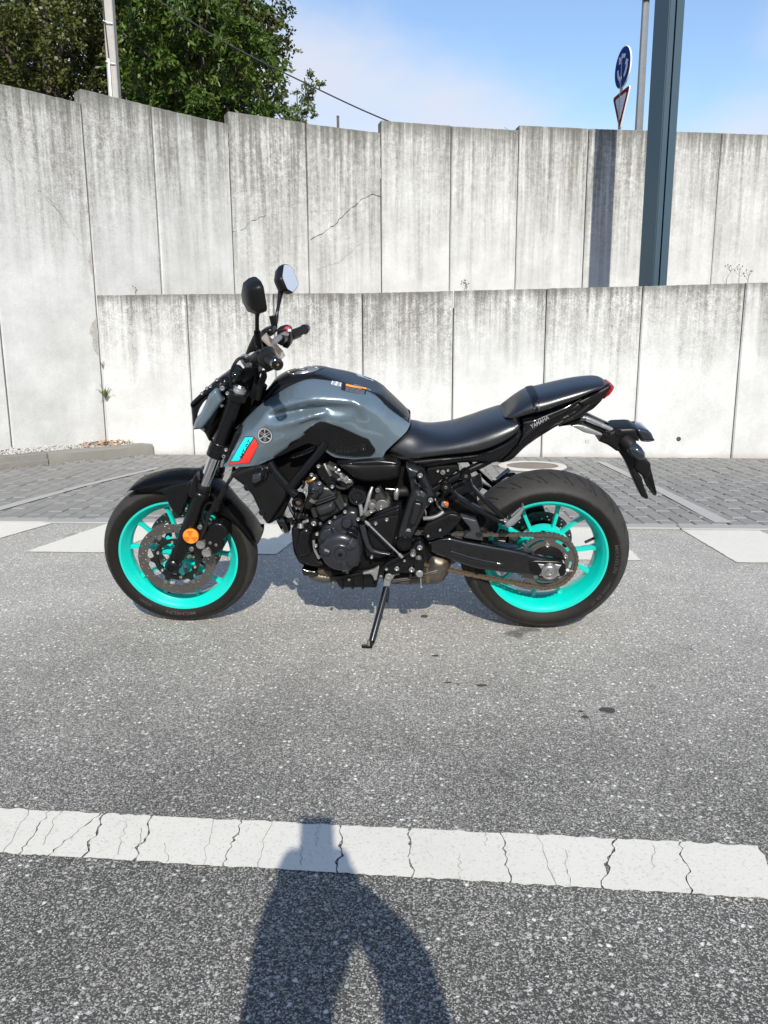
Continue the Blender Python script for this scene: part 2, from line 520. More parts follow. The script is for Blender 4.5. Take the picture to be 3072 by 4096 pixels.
def bm_box(bm, x0, x1, y0, y1, z0, z1, bev=0.0, seg=1):
    r = bmesh.ops.create_cube(bm, size=1.0)
    vs = r['verts']
    for v in vs:
        v.co = Vector(((x0 + x1) / 2 + v.co.x * (x1 - x0), (y0 + y1) / 2 + v.co.y * (y1 - y0), (z0 + z1) / 2 + v.co.z * (z1 - z0)))
    if bev:
        es = list({e for v in vs for e in v.link_edges})
        r2 = bmesh.ops.bevel(bm, geom=es, offset=bev, segments=seg, profile=0.5, affect='EDGES')
        return r2['verts']
    return vs

def box(name, x0, x1, y0, y1, z0, z1, mat, parent=None, bev=0.0, seg=1):
    bm = bmesh.new()
    bm_box(bm, x0, x1, y0, y1, z0, z1, bev, seg)
    return finish(name, bm, mat, parent)

def smooth_path(pts, n=8, closed=False):
    P = [Vector(p) for p in pts]
    if len(P) < 3:
        return P
    out = []
    N = len(P)
    for i in range(N if closed else N - 1):
        p0 = P[(i - 1) % N] if (closed or i > 0) else P[0] * 2 - P[1]
        p1, p2 = P[i], P[(i + 1) % N]
        p3 = P[(i + 2) % N] if (closed or i + 2 < N) else P[-1] * 2 - P[-2]
        for k in range(n):
            t = k / n
            out.append(0.5 * ((2 * p1) + (p2 - p0) * t + (2 * p0 - 5 * p1 + 4 * p2 - p3) * t * t + (3 * p1 - p0 - 3 * p2 + p3) * t ** 3))
    if not closed:
        out.append(P[-1])
    return out

def bm_tube(bm, pts, r, seg=12, sub=6, cap=True, flat=1.0):
    """swept round tube; r is one radius or one per given point"""
    P = smooth_path(pts, sub) if sub > 1 else [Vector(p) for p in pts]
    n = len(P)
    if isinstance(r, (int, float)):
        R = [r] * n
    else:
        R = list(np.interp(np.linspace(0, len(r) - 1, n), range(len(r)), r))
    rings = []
    up = None
    for i, p in enumerate(P):
        t = (P[min(i + 1, n - 1)] - P[max(i - 1, 0)])
        if t.length < 1e-9:
            t = Vector((0, 0, 1))
        t.normalize()
        if up is None:
            a = Vector((0, 1, 0)) if abs(t.y) < 0.9 else Vector((1, 0, 0))
            up = (a - t * a.dot(t)).normalized()
        else:
            up = (up - t * up.dot(t)).normalized()
        sd = t.cross(up)
        rings.append([bm.verts.new(p + (up * math.cos(2 * math.pi * k / seg) * flat + sd * math.sin(2 * math.pi * k / seg)) * R[i]) for k in range(seg)])
    for a, b in zip(rings, rings[1:]):
        for k in range(seg):
            bm.faces.new((a[k], a[(k + 1) % seg], b[(k + 1) % seg], b[k]))
    if cap:
        bm.faces.new(rings[0][::-1])
        bm.faces.new(rings[-1])

def tube(name, pts, r, mat, parent=None, seg=12, sub=6, flat=1.0):
    bm = bmesh.new()
    bm_tube(bm, pts, r, seg, sub, True, flat)
    return finish(name, bm, mat, parent)

def bm_lathe(bm, prof, seg=32, c=(0, 0, 0), axis=(0, 1, 0), closed=False, a0=0.0, a1=2 * math.pi):
    """revolve prof [(r, h)] about an axis through c; h runs along the axis"""
    ax = Vector(axis).normalized()
    a = Vector((1, 0, 0)) if abs(ax.x) < 0.9 else Vector((0, 0, 1))
    e1 = (a - ax * a.dot(ax)).normalized()
    e2 = ax.cross(e1)
    c = Vector(c)
    full = abs(a1 - a0 - 2 * math.pi) < 1e-6
    ns = seg if full else seg + 1
    rings = []
    for r, h in prof:
        if r < 1e-6:
            rings.append([bm.verts.new(c + ax * h)])
        else:
            rings.append([bm.verts.new(c + ax * h + (e1 * math.cos(a0 + (a1 - a0) * k / seg) + e2 * math.sin(a0 + (a1 - a0) * k / seg)) * r) for k in range(ns)])
    pairs = list(zip(rings, rings[1:]))
    if closed:
        pairs.append((rings[-1], rings[0]))
    for A, B in pairs:
        for k in range(seg if full else seg):
            k2 = (k + 1) % ns if full else k + 1
            if len(A) == 1 and len(B) == 1:
                continue
            if len(A) == 1:
                bm.faces.new((A[0], B[k2], B[k]))
            elif len(B) == 1:
                bm.faces.new((A[k], A[k2], B[0]))
            else:
                bm.faces.new((A[k], A[k2], B[k2], B[k]))

def lathe(name, prof, mat, parent=None, seg=32, c=(0, 0, 0), axis=(0, 1, 0), closed=False, sharp=38):
    bm = bmesh.new()
    bm_lathe(bm, prof, seg, c, axis, closed)
    return finish(name, bm, mat, parent, sharp)

def poly_dist(P, loop):
    """distance of points P (n,2) to a closed polyline"""
    A = np.asarray(loop, float); B = np.roll(A, -1, 0)
    d = np.full(len(P), 1e9)
    for a, b in zip(A, B):
        ab = b - a; L2 = max(ab @ ab, 1e-14)
        t = np.clip(((P - a) @ ab) / L2, 0, 1)
        d = np.minimum(d, np.linalg.norm(P - (a + t[:, None] * ab), axis=1))
    return d

def inside(P, loop):
    A = np.asarray(loop, float); B = np.roll(A, -1, 0)
    c = np.zeros(len(P), bool)
    for (x0, y0), (x1, y1) in zip(A, B):
        if y0 == y1:
            continue
        m = ((y0 > P[:, 1]) != (y1 > P[:, 1])) & (P[:, 0] < (x1 - x0) * (P[:, 1] - y0) / (y1 - y0) + x0)
        c ^= m
    return c

def densify(loop, step):
    out = []
    n = len(loop)
    for i in range(n):
        a = np.array(loop[i], float); b = np.array(loop[(i + 1) % n], float)
        k = max(1, int(round(np.linalg.norm(b - a) / step)))
        for j in range(k):
            out.append(tuple(a + (b - a) * j / k))
    return out

def round_loop(loop, n=4, k=0.35):
    """round the corners of a traced outline"""
    out = []
    N = len(loop)
    for i in range(N):
        p0, p1, p2 = (np.array(loop[(i + d) % N], float) for d in (-1, 0, 1))
        a = p1 + (p0 - p1) * k; b = p1 + (p2 - p1) * k
        for j in range(n + 1):
            t = j / n
            out.append(tuple((1 - t) ** 2 * a + 2 * t * (1 - t) * p1 + t * t * b))
    return out

def inset_loop(A, b):
    A = np.asarray(A, float)
    area = 0.5 * np.sum(A[:, 0] * np.roll(A[:, 1], -1) - np.roll(A[:, 0], -1) * A[:, 1])
    sg = 1.0 if area > 0 else -1.0
    t1 = A - np.roll(A, 1, 0); t2 = np.roll(A, -1, 0) - A
    t1 = t1 / np.maximum(np.linalg.norm(t1, axis=1), 1e-9)[:, None]; t2 = t2 / np.maximum(np.linalg.norm(t2, axis=1), 1e-9)[:, None]
    n1 = np.stack([-t1[:, 1], t1[:, 0]], 1) * sg; n2 = np.stack([-t2[:, 1], t2[:, 0]], 1) * sg
    n = n1 + n2
    n /= np.maximum(np.linalg.norm(n, axis=1), 1e-6)[:, None]
    c = np.clip((n * n1).sum(1), 0.5, 1)
    return A + n * (b / c)[:, None]

def tri2d(loop, pts=(), holes=()):
    V = [Vector((float(a), float(b))) for a, b in loop]
    E = [(i, (i + 1) % len(loop)) for i in range(len(loop))]
    for h in holes:
        o = len(V)
        V += [Vector((float(a), float(b))) for a, b in h]
        E += [(o + i, o + (i + 1) % len(h)) for i in range(len(h))]
    V += [Vector((float(a), float(b))) for a, b in pts]
    vs, es, fs, *_ = geometry.delaunay_2d_cdt(V, E, [], 1, 1e-6)
    vs = np.array([(v.x, v.y) for v in vs])
    cen = np.array([vs[list(f)].mean(0) for f in fs])
    keep = inside(cen, loop)
    for h in holes:
        keep &= ~inside(cen, h)
    return vs, [tuple(f) for f, k in zip(fs, keep) if k]

def relief(name, loop, mat, parent=None, y0=0.0, y1=-0.02, r=0.012, step=0.007, fn=None, holes=(), rnd=0.25, mirror=False, crown=0.0, taper=None, back=True, sharp=40):
    """moulded panel: outline loop in the xz plane, back at y0, face at y1, edges rounded over r; fn(x,z) gives the face instead"""
    lp = round_loop(loop, 3, rnd) if rnd else loop
    lp = densify(lp, step * 1.2)
    hs = [densify(h, step * 1.2) for h in holes]
    A = np.array(lp)
    x0, z0 = A.min(0); x1, z1 = A.max(0)
    gx, gz = np.meshgrid(np.arange(x0, x1, step), np.arange(z0, z1, step * 0.87))
    gx = gx + (np.arange(gx.shape[0]) % 2)[:, None] * step * 0.5
    G = np.stack([gx.ravel(), gz.ravel()], 1)
    G = G[inside(G, lp)]
    if len(G):
        d = poly_dist(G, lp)
        for h in hs:
            d = np.minimum(d, poly_dist(G, h)); d[inside(G, h)] = 0
        G = G[d > step * 0.45]
        # rows close to the rim so that the rounding reads
        if fn is None and r:
            rows = []
            for q in (0.08, 0.3, 0.62):
                dq = q * r
                R_ = inset_loop(np.array(lp), dq)
                ok = inside(R_, lp)
                dd = poly_dist(R_, lp)
                for h in hs:
                    dd = np.minimum(dd, poly_dist(R_, h)); ok &= ~inside(R_, h)
                R_ = R_[ok & (dd > dq * 0.85)]
                rows.append(R_)
            R_ = np.concatenate(rows)
            if len(R_):
                far = d[d > step * 0.45] > r * 0.62 + step * 0.4
                G = np.concatenate([G[far], R_])
    vs, fs = tri2d(lp, G, hs)
    d = poly_dist(vs, lp)
    for h in hs:
        d = np.minimum(d, poly_dist(vs, h))
    if fn is None:
        t = np.clip(d / max(r, 1e-6), 0, 1)
        k = np.sqrt(np.clip(1 - (1 - t) ** 2, 0, 1))
        dep = (y0 - y1)
        edge = y1 + min(dep, r) * 0.9
        Y = edge + (y1 - edge) * k
        if crown:
            dm = max(d.max(), 1e-6)
            Y = Y - crown * (1 - (1 - np.clip(d / dm, 0, 1)) ** 2)
    else:
        Y = np.array([fn(a, b) for a, b in vs])
    if taper:
        Y = Y * np.interp(vs[:, 0], [taper[0], taper[1]], [1.0, taper[2]])
    bm = bmesh.new()
    F = [bm.verts.new((a, y, b)) for (a, b), y in zip(vs, Y)]
    for f in fs:
        bm.faces.new([F[i] for i in f])
    be = [e for e in bm.edges if len(e.link_faces) == 1]
    if back:
        mp = {}
        for e in be:
            for v in e.verts:
                if v not in mp:
                    mp[v] = bm.verts.new((v.co.x, y0 * (float(np.interp(v.co.x, [taper[0], taper[1]], [1.0, taper[2]])) if taper else 1.0), v.co.z))
        for e in be:
            a, b = e.verts
            bm.faces.new((a, b, mp[b], mp[a]))
    o = finish(name, bm, mat, parent, sharp)
    if mirror:
        return o, mirror_copy(o)
    return o

def mirror_copy(o, name=None):
    me = o.data.copy()
    co = np.empty(len(me.vertices) * 3)
    me.vertices.foreach_get('co', co)
    co = co.reshape(-1, 3); co[:, 1] *= -1
    me.vertices.foreach_set('co', co.ravel())
    me.flip_normals()
    c = bpy.data.objects.new(name or o.name.split('.')[0], me)
    COL.objects.link(c)
    c.parent = o.parent
    return c

def plate(name, loop, mat, parent=None, y0=0.0, y1=-0.01, bev=0.002, holes=(), rnd=0.0, mirror=False):
    """flat plate with chamfered outline and optional holes"""
    lp = round_loop(loop, 3, rnd) if rnd else [tuple(map(float, p)) for p in loop]
    A = np.array(lp)
    area = 0.5 * np.sum(A[:, 0] * np.roll(A[:, 1], -1) - np.roll(A[:, 0], -1) * A[:, 1])
    if area < 0:
        A = A[::-1]
    def inset(A, b):
        t1 = A - np.roll(A, 1, 0); t2 = np.roll(A, -1, 0) - A
        t1 /= np.maximum(np.linalg.norm(t1, axis=1), 1e-9)[:, None]; t2 /= np.maximum(np.linalg.norm(t2, axis=1), 1e-9)[:, None]
        n1 = np.stack([-t1[:, 1], t1[:, 0]], 1); n2 = np.stack([-t2[:, 1], t2[:, 0]], 1)
        n = n1 + n2
        n /= np.maximum(np.linalg.norm(n, axis=1), 1e-6)[:, None]
        c = np.clip((n * n1).sum(1), 0.5, 1)
        return A + n * (b / c)[:, None]
    In = inset(A, bev) if bev else A
    vs, fs = tri2d([tuple(p) for p in In], (), holes)
    bm = bmesh.new()
    F = [bm.verts.new((a, y1, b)) for a, b in vs]
    B = [bm.verts.new((a, y0, b)) for a, b in vs]
    for f in fs:
        bm.faces.new([F[i] for i in f]); bm.faces.new([B[i] for i in f][::-1])
    s = 1 if y0 > y1 else -1
    fe = [e for e in bm.edges if len(e.link_faces) == 1 and abs(e.verts[0].co.y - y1) < 1e-9]
    bverts = {id(a): b for a, b in zip(F, B)}
    if bev and (abs(y0 - y1) > 2 * bev):
        # outer rim through the chamfer rings, holes straight through
        nI = len(In)
        loc = {}
        for i, p in enumerate(In):
            j = int(np.argmin(((vs - p) ** 2).sum(1))); loc[i] = j
        m1 = [bm.verts.new((p[0], y1 + s * bev, p[1])) for p in A]
        m2 = [bm.verts.new((p[0], y0 - s * bev, p[1])) for p in A]
        for i in range(nI):
            j = (i + 1) % nI
            for q in ((F[loc[i]], F[loc[j]], m1[j], m1[i]), (m1[i], m1[j], m2[j], m2[i]), (m2[i], m2[j], B[loc[j]], B[loc[i]])):
                if len(set(q)) == 4:
                    try: bm.faces.new(q)
                    except ValueError: pass
        fe = [e for e in bm.edges if len(e.link_faces) == 1 and all(abs(v.co.y - y1) < 1e-9 for v in e.verts)]
    for e in fe:
        a, b = e.verts
        try: bm.faces.new((a, b, bverts[id(b)], bverts[id(a)]))
        except (KeyError, ValueError): pass
    o = finish(name, bm, mat, parent)
    if mirror:
        return o, mirror_copy(o)
    return o

def hull_x(name, st, prof, mat, parent=None, caps=True, sharp=50, sub=4):
    """loft along x: stations (x_top, z_top, x_bot, z_bot, half_width); prof [(y fraction, height fraction)] from bottom edge to crest"""
    st = np.array(st, float)
    n = len(st)
    if sub > 1:
        P = smooth_path([Vector(s[:3]) for s in st], sub); Q = smooth_path([Vector((s[3], s[4], 0)) for s in st], sub)
        st = np.array([list(a) + [b.x, b.y] for a, b in zip(P, Q)])
    bm = bmesh.new()
    full = [(-y, h) for y, h in prof] + [(y, h) for y, h in prof[::-1] if y > 1e-6]
    rings = []
    for xt, zt, xb, zb, w in st:
        rings.append([bm.verts.new((xb + (xt - xb) * h, y * w, zb + (zt - zb) * h)) for y, h in full])
    m = len(full)
    for a, b in zip(rings, rings[1:]):
        for k in range(m - 1):
            bm.faces.new((a[k], a[k + 1], b[k + 1], b[k]))
        bm.faces.new((a[m - 1], a[0], b[0], b[m - 1]))
    if caps:
        bm.faces.new(rings[0][::-1]); bm.faces.new(rings[-1])
    return finish(name, bm, mat, parent, sharp)

def text_mesh(body, size, mat_name, bold=0.0):
    cu = bpy.data.curves.new('lettering', 'FONT')
    cu.body = body
    cu.size = size
    cu.align_x = 'CENTER'; cu.align_y = 'CENTER'
    cu.offset = bold
    cu.resolution_u = 2
    ob = bpy.data.objects.new('lettering', cu)
    COL.objects.link(ob)
    dg = bpy.context.evaluated_depsgraph_get()
    me = bpy.data.meshes.new_from_object(ob.evaluated_get(dg))
    me = me.copy()
    bpy.data.objects.remove(ob)
    bpy.data.curves.remove(cu)
    me.materials.clear()
    me.materials.append(MATS[mat_name])
    return me

def map_mesh(me, fn):
    co = np.empty(len(me.vertices) * 3)
    me.vertices.foreach_get('co', co)
    co = co.reshape(-1, 3)
    new = np.array([fn(*p) for p in co], float)
    me.vertices.foreach_set('co', new.ravel())
    me.update()
    return me

# ================================================================== THE SETTING
def sheet(name, loop, z, mat, kind='structure', parent=None):
    bm = bmesh.new()
    f = bm.faces.new([bm.verts.new((x, y, z)) for x, y in loop])
    bmesh.ops.triangulate(bm, faces=[f])
    o = finish(name, bm, mat, parent, smooth=False)
    if kind:
        o['kind'] = kind
    return o

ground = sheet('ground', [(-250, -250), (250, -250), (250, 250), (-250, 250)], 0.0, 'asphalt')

def jag(a, b, n, amp, seed):
    r = random.Random(seed)
    a = Vector(a); b = Vector(b)
    t = (b - a).normalized(); nn = Vector((-t.y, t.x))
    return [tuple(a + (b - a) * (i / n) + nn * (r.uniform(-amp, amp) if 0 < i < n else 0)) for i in range(n + 1)]

# near painted line: thick old paint broken into pieces by cracks
line = empty('road_line')
line['kind'] = 'structure'
def lerp_line(k, u):
    # k = 0 far edge, 1 near edge; u = display x along the photographed stretch 0..1659
    if k == 0:
        return Vector((-0.734 + u / 1659 * 1.723, -1.359 - u / 1659 * 0.059))
    return Vector((-0.643 + u / 1659 * 1.562, -1.520 - u / 1659 * 0.063))
cuts = [(-1500, -1600), (-900, -950), (-420, -470), (118, 45), (236, 112), (246, 192), (352, 312), (552, 515), (772, 768), (922, 928), (1112, 1136), (1355, 1328), (1484, 1506), (1640, 1680)]
widths = [2, 3, 2, 2, 3, 5, 6, 4, 7, 7, 3, 8, 4, 5]
crack_line = []
for i, (a0, b0) in enumerate(cuts):
    r = random.Random(500 + i)
    n = 15
    base = [lerp_line(0, a0 + (b0 - a0) * k / n).lerp(lerp_line(1, a0 + (b0 - a0) * k / n), k / n) for k in range(n + 1)]
    w = widths[i] * .00040
    wob = 0.0
    pts = []
    for k, p in enumerate(base):
        wob = wob * .55 + r.uniform(-.006, .006)
        g_ = w * (.15 + 1.5 * r.random() ** 2.5) + .0004
        if k in (0, n): g_ += .0012
        pts.append((p + Vector((wob if 0 < k < n else 0, 0)), g_))
    crack_line.append(pts)
for i in range(len(cuts) - 1):
    lt = [p + Vector((g_, 0)) for p, g_ in crack_line[i]]; rt = [p - Vector((g_, 0)) for p, g_ in crack_line[i + 1]]
    n_far = max(2, int((rt[0] - lt[0]).length / 0.016))
    far = jag(lt[0], rt[0], n_far, 0.0035, 10 + i)
    near = jag(rt[-1], lt[-1], n_far, 0.0030, 40 + i)
    lp = far + [tuple(p) for p in rt[1:-1]] + near + [tuple(p) for p in lt[-2:0:-1]]
    vs, fs = tri2d(lp)
    bm = bmesh.new()
    top = [bm.verts.new((x, y, 0.0030)) for x, y in vs]
    for f in fs:
        bm.faces.new([top[k] for k in f])
    finish('paint_piece', bm, 'road_paint', line, smooth=False)
# hairline cracks inside the pieces
hair = bmesh.new()
for (u, k0, k1, sl, seed) in [(70, 0, 1, -60, 1), (140, .0, .8, -40, 2), (330, .3, 1, -10, 3), (385, .6, 1, 4, 4), (490, 0, 1, -20, 5), (620, 0, 1, -30, 6), (690, .3, .9, 0, 7), (725, 0, .5, -6, 8), (1030, .5, 1, 0, 9), (1083, 0, .3, 0, 10), (1190, 0, 1, 40, 11), (1250, .3, 1, 10, 12), (1430, .1, .6, 0, 13), (650, .55, .6, 60, 14), (300, .1, .9, -30, 15)]:
    r = random.Random(seed)
    n = 9
    P = []
    for j in range(n + 1):
        k = k0 + (k1 - k0) * j / n
        uu = u + sl * j / n + r.uniform(-5, 5)
        P.append(lerp_line(0, uu).lerp(lerp_line(1, uu), k))
    for a, b in zip(P, P[1:]):
        w = r.uniform(0.0003, 0.0008)
        hair.faces.new([hair.verts.new((p.x + q, p.y, 0.0036)) for p, q in ((a, -w), (a, w), (b, w), (b, -w))])
finish('hairline_cracks', hair, 'crack_faint', line, smooth=False)['kind'] = 'stuff'

# crossing bars on the far side of the bike
crossing = empty('crossing_marking')
crossing['kind'] = 'structure'
for (xa, xb, ya, yb, sk0, sk1) in [(-3.55, -3.02, 1.00, 1.80, .20, .20), (-2.78, -2.33, 1.03, 1.78, .19, .19), (-1.93, -1.45, 1.03, 1.765, .15, .14), (-1.0, -0.545, 1.03, 1.75, .1, .09), (-0.07, 0.40, 1.00, 1.74, .05, .04), (0.88, 1.365, 0.97, 1.72, 0, 0), (1.835, 2.30, 0.945, 1.70, -.03, -.04), (2.75, 3.22, .93, 1.69, -.06, -.07), (3.66, 4.1, .92, 1.68, -.08, -.08)]:
    lp = jag((xa, ya), (xb, ya - .005), 22, .003, int(xa * 100) + 999)[:-1] + jag((xb, ya - .005), (xb + sk1, yb), 30, .003, 5)[:-1] + jag((xb + sk1, yb), (xa + sk0, yb), 20, .003, 6)[:-1] + jag((xa + sk0, yb), (xa, ya), 30, .003, 7)[:-1]
    vs, fs = tri2d(lp)
    bm = bmesh.new()
    vv = [bm.verts.new((x, y, 0.004)) for x, y in vs]
    for f in fs:
        bm.faces.new([vv[k] for k in f])
    finish('painted_bar', bm, 'road_paint', crossing, smooth=False)

# oil and tar spots, dropped chips
spots = bmesh.new()
for (x, y, rx, ry, seed) in [(0.29, -0.375, .016, .010, 1), (0.435, -0.618, .022, .010, 2), (0.797, -0.776, .028, .020, 3), (0.722, -0.825, .012, .012, 4), (.715, -.79, .009, .008, 5), (.33, -.6, .016, .005, 6), (.36, -.61, .009, .005, 7), (.25, .05, .02, .02, 8)]:
    r = random.Random(seed)
    n = 18
    spots.faces.new([spots.verts.new((x + rx * r.uniform(.6, 1.1) * math.cos(6.283 * k / n), y + ry * r.uniform(.6, 1.1) * math.sin(6.283 * k / n), .0028)) for k in range(n)])
finish('tar_spots', spots, 'crack', ground, smooth=False)['kind'] = 'stuff'

# edging strip and block paving up to the walls
pave = sheet('paving', [(-6.6, 1.88), (15, 1.58), (15, 4.8), (-2.75, 5.36), (-4.3, 3.75), (-6.1, 1.95)], 0.003, 'sand_joint')
x = -6.2
k = 0
while x < 14:
    y = 1.79 - 0.0139 * (x + 0.3)
    box('edging_slab', x + .003, x + .997, y - .055, y + .055, 0.0, .013, 'edging', pave, .004).rotation_euler = (0, 0, 0)
    x += 1.0
PW, PL, GAP = 0.098, 0.205, 0.006
cand = []
ang = rad(-2.2)
ca, sa = math.cos(ang), math.sin(ang)
KA = (Vector((-3.83, 4.15)), Vector((-2.74, 5.33)))
for i in range(-52, 56):
    for j in range(-1, 19):
        u = i * (PW + GAP); v = 1.97 + j * (PL + GAP) + (0.5 * (PL + GAP) if i % 2 else 0)
        X = u * ca - v * sa * 0 + (v - 2) * sa; Y = v + u * sa * 0.35
        fy = 1.79 - 0.0139 * (X + .3) + .06
        if Y - PL / 2 < fy:
            if Y + PL / 2 < fy + .06: continue
            lo = fy
        else:
            lo = Y - PL / 2
        hi = min(Y + PL / 2, 5.235 - 0.035 * X)
        # left side ends at the kerb
        lx = X - PW / 2
        ky = KA[0].y + (lx - KA[0].x) * (KA[1].y - KA[0].y) / (KA[1].x - KA[0].x) - .03
        if lx < -2.74: hi = min(hi, ky)
        if hi - lo < .04: continue
        if (X - 1.27) ** 2 + ((lo + hi) / 2 - 4.46) ** 2 < .36 ** 2: continue
        cand.append((X, lo, hi))
random.seed(21)
def proj_size(c):
    d = Vector((c[0], (c[1] + c[2]) / 2, 0)) - CAM
    z = d.dot(_f); xx = d.dot(_r) / z
    vis = abs(xx) < 0.52
    return (0 if vis else 1, z)
cand.sort(key=proj_size)
base_me = None
def paver_bm(bm, X, lo, hi, dz, tilt):
    b = .006
    w = PW / 2
    x0, x1 = X - w, X + w
    top = .011 + dz
    co = [(x0, lo, 0), (x1, lo, 0), (x1, hi, 0), (x0, hi, 0), (x0, lo, top - b), (x1, lo, top - b), (x1, hi, top - b + tilt), (x0, hi, top - b + tilt), (x0 + b, lo + b, top), (x1 - b, lo + b, top), (x1 - b, hi - b, top + tilt), (x0 + b, hi - b, top + tilt)]
    v = [bm.verts.new(p) for p in co]
    for f in [(0, 1, 5, 4), (1, 2, 6, 5), (2, 3, 7, 6), (3, 0, 4, 7), (4, 5, 9, 8), (5, 6, 10, 9), (6, 7, 11, 10), (7, 4, 8, 11), (8, 9, 10, 11)]:
        bm.faces.new([v[q] for q in f])
full = bmesh.new()
paver_bm(full, 0, -PL / 2, PL / 2, 0, 0)
full_me = bpy.data.meshes.new('paver')
bmesh.ops.recalc_face_normals(full, faces=full.faces[:])
full.to_mesh(full_me); full.free()
full_me.materials.append(MATS['paver'])
rest = bmesh.new()
cnt = 0
for (X, lo, hi) in cand:
    dz = random.uniform(-.003, .003)
    if cnt < 300 and proj_size((X, lo, hi))[0] == 0:
        if hi - lo > PL - .003:
            o = bpy.data.objects.new('paver', full_me)
            COL.objects.link(o); o.parent = pave
            o.location = (X, (lo + hi) / 2, dz)
            o.rotation_euler = (random.uniform(-.008, .008), random.uniform(-.012, .012), random.uniform(-.012, .012))
        else:
            bm = bmesh.new()
            paver_bm(bm, X, lo, hi, dz, 0)
            finish('paver', bm, 'paver', pave, smooth=False)
        cnt += 1
    else:
        paver_bm(rest, X, lo, hi, dz, random.uniform(-.002, .002))
finish('distant_pavers', rest, 'paver', pave, smooth=False)['kind'] = 'stuff'
# faded bay lines painted over the pavers
for lp in ([(2.055, 1.86), (2.165, 1.86), (2.11, 3.23), (2.03, 3.23), (1.965, 4.75), (1.89, 4.75)], [(-2.77, 2.20), (-2.68, 2.11), (-2.545, 3.12), (-2.285, 4.21), (-2.34, 4.25), (-2.60, 3.21)]):
    if lp[0][0] > 0:
        lp = [lp[0], lp[1], lp[2], (2.02, 4.75), (1.945, 4.75), lp[3]]
    vs, fs = tri2d(densify(lp, .05))
    bm = bmesh.new(); vv = [bm.verts.new((a, b, .0165)) for a, b in vs]
    for f in fs: bm.faces.new([vv[q] for q in f])
    finish('bay_line', bm, 'worn_paint', pave, smooth=False)
# fallen chips and dry leaves lying on the paving along the walls
lit = bmesh.new()
rr = random.Random(3)
for _ in range(420):
    if rr.random() < .5:
        X = rr.uniform(-2.7, 4.2); Y = 5.19 - .035 * X - abs(rr.gauss(0, .05))
    elif rr.random() < .5:
        t = rr.random(); X = -3.83 + 1.09 * t + abs(rr.gauss(0, .06)); Y = 4.15 + 1.18 * t - abs(rr.gauss(0, .06))
    else:
        X = rr.uniform(-3, 3.5); Y = rr.uniform(1.9, 4.6)
    s_ = rr.uniform(.004, .014)
    q = rr.uniform(0, 3.14)
    vv = []
    for k in range(4):
        a = q + k * 1.57
        vv.append(lit.verts.new((X + s_ * math.cos(a) * rr.uniform(.5, 1.3), Y + s_ * math.sin(a) * rr.uniform(.5, 1.3), .016 + rr.uniform(0, .006))))
    lit.faces.new(vv)
finish('litter', lit, 'gravel', pave, smooth=False)['kind'] = 'stuff'

# drain cover with its pale concrete collar
mh = empty('drain_cover', (1.27, 4.46, 0), 'round brown iron drain cover in a pale ring near the lower wall', 'drain cover')
lathe('collar', [(.245, .004), (.245, .018), (.255, .021), (.315, .021), (.325, .016), (.325, .004)], 'ring_concrete', mh, 40, axis=(0, 0, 1))
lathe('lid', [(0, .0185), (.20, .0185), (.205, .016), (.212, .016), (.216, .0185), (.243, .0185), (.243, .004)], 'cover_iron', mh, 40, axis=(0, 0, 1))

# kerb and gravel strip in front of the tall left panel
kerb = empty('kerb'); kerb['kind'] = 'structure'
kd = Vector((.679, .734)); kn = Vector((-.734, .679))
for i, (a, b) in enumerate([(-1.35, -.45), (-.44, .46), (.47, 1.60)]):
    p = Vector((-3.83, 4.15)) + kd * a; q = Vector((-3.83, 4.15)) + kd * b
    bm = bmesh.new()
    sec = [(0, 0), (0, .055), (.006, .065), (.03, .072), (.035, .115), (.045, .125), (.13, .128), (.135, .12), (.135, 0)]
    if i == 2: sec = [(0, 0), (0, .105), (.012, .125), (.13, .13), (.135, .12), (.135, 0)]
    n = 14
    rings = []
    for k in range(n + 1):
        c_ = p.lerp(q, k / n)
        rings.append([bm.verts.new((c_.x + kn.x * s_ + random.uniform(-.003, .003), c_.y + kn.y * s_ + random.uniform(-.003, .003), h + (random.uniform(-.004, .004) if h > 0 else 0))) for s_, h in sec])
    for A, B in zip(rings, rings[1:]):
        for j in range(len(sec) - 1):
            bm.faces.new((A[j], A[j + 1], B[j + 1], B[j]))
    bm.faces.new(rings[0]); bm.faces.new(rings[-1][::-1])
    finish('kerb_stone', bm, 'kerb_stone', kerb, 30)
bm = bmesh.new()
rr = random.Random(11)
tmpl = [(1, 0, 0), (-1, 0, 0), (0, 1, 0), (0, -1, 0), (0, 0, 1), (0, 0, -1)]
tf = [(0, 2, 4), (2, 1, 4), (1, 3, 4), (3, 0, 4), (2, 0, 5), (1, 2, 5), (3, 1, 5), (0, 3, 5)]
for _ in range(2600):
    t = rr.uniform(-1.1, 1.55); s_ = rr.uniform(.13, .50)
    c_ = Vector((-3.83, 4.15)) + kd * t + kn * s_
    z = .105 + .03 * (s_ - .13) / .35 + rr.uniform(0, .012)
    r0 = rr.uniform(.006, .017)
    M = Matrix.Rotation(rr.uniform(0, 6), 3, 'Z') @ Matrix.Rotation(rr.uniform(0, 3), 3, 'X')
    vv = [bm.verts.new(Vector((c_.x, c_.y, z)) + M @ Vector((a * r0 * rr.uniform(.7, 1.3), b * r0 * rr.uniform(.7, 1.2), g * r0 * rr.uniform(.5, .9)))) for a, b, g in tmpl]
    for f in tf:
        bm.faces.new([vv[q] for q in f])
finish('gravel', bm, 'gravel', None, smooth=False)['kind'] = 'stuff'
gs = Vector((-3.83, 4.15))
q4 = [gs + kd * -1.3 + kn * .12, gs + kd * 1.6 + kn * .12, gs + kd * 1.6 + kn * .52, gs + kd * -1.3 + kn * .52]
sheet('gravel_bed', [tuple(p) for p in q4], .10, 'soil')
bm = bmesh.new()
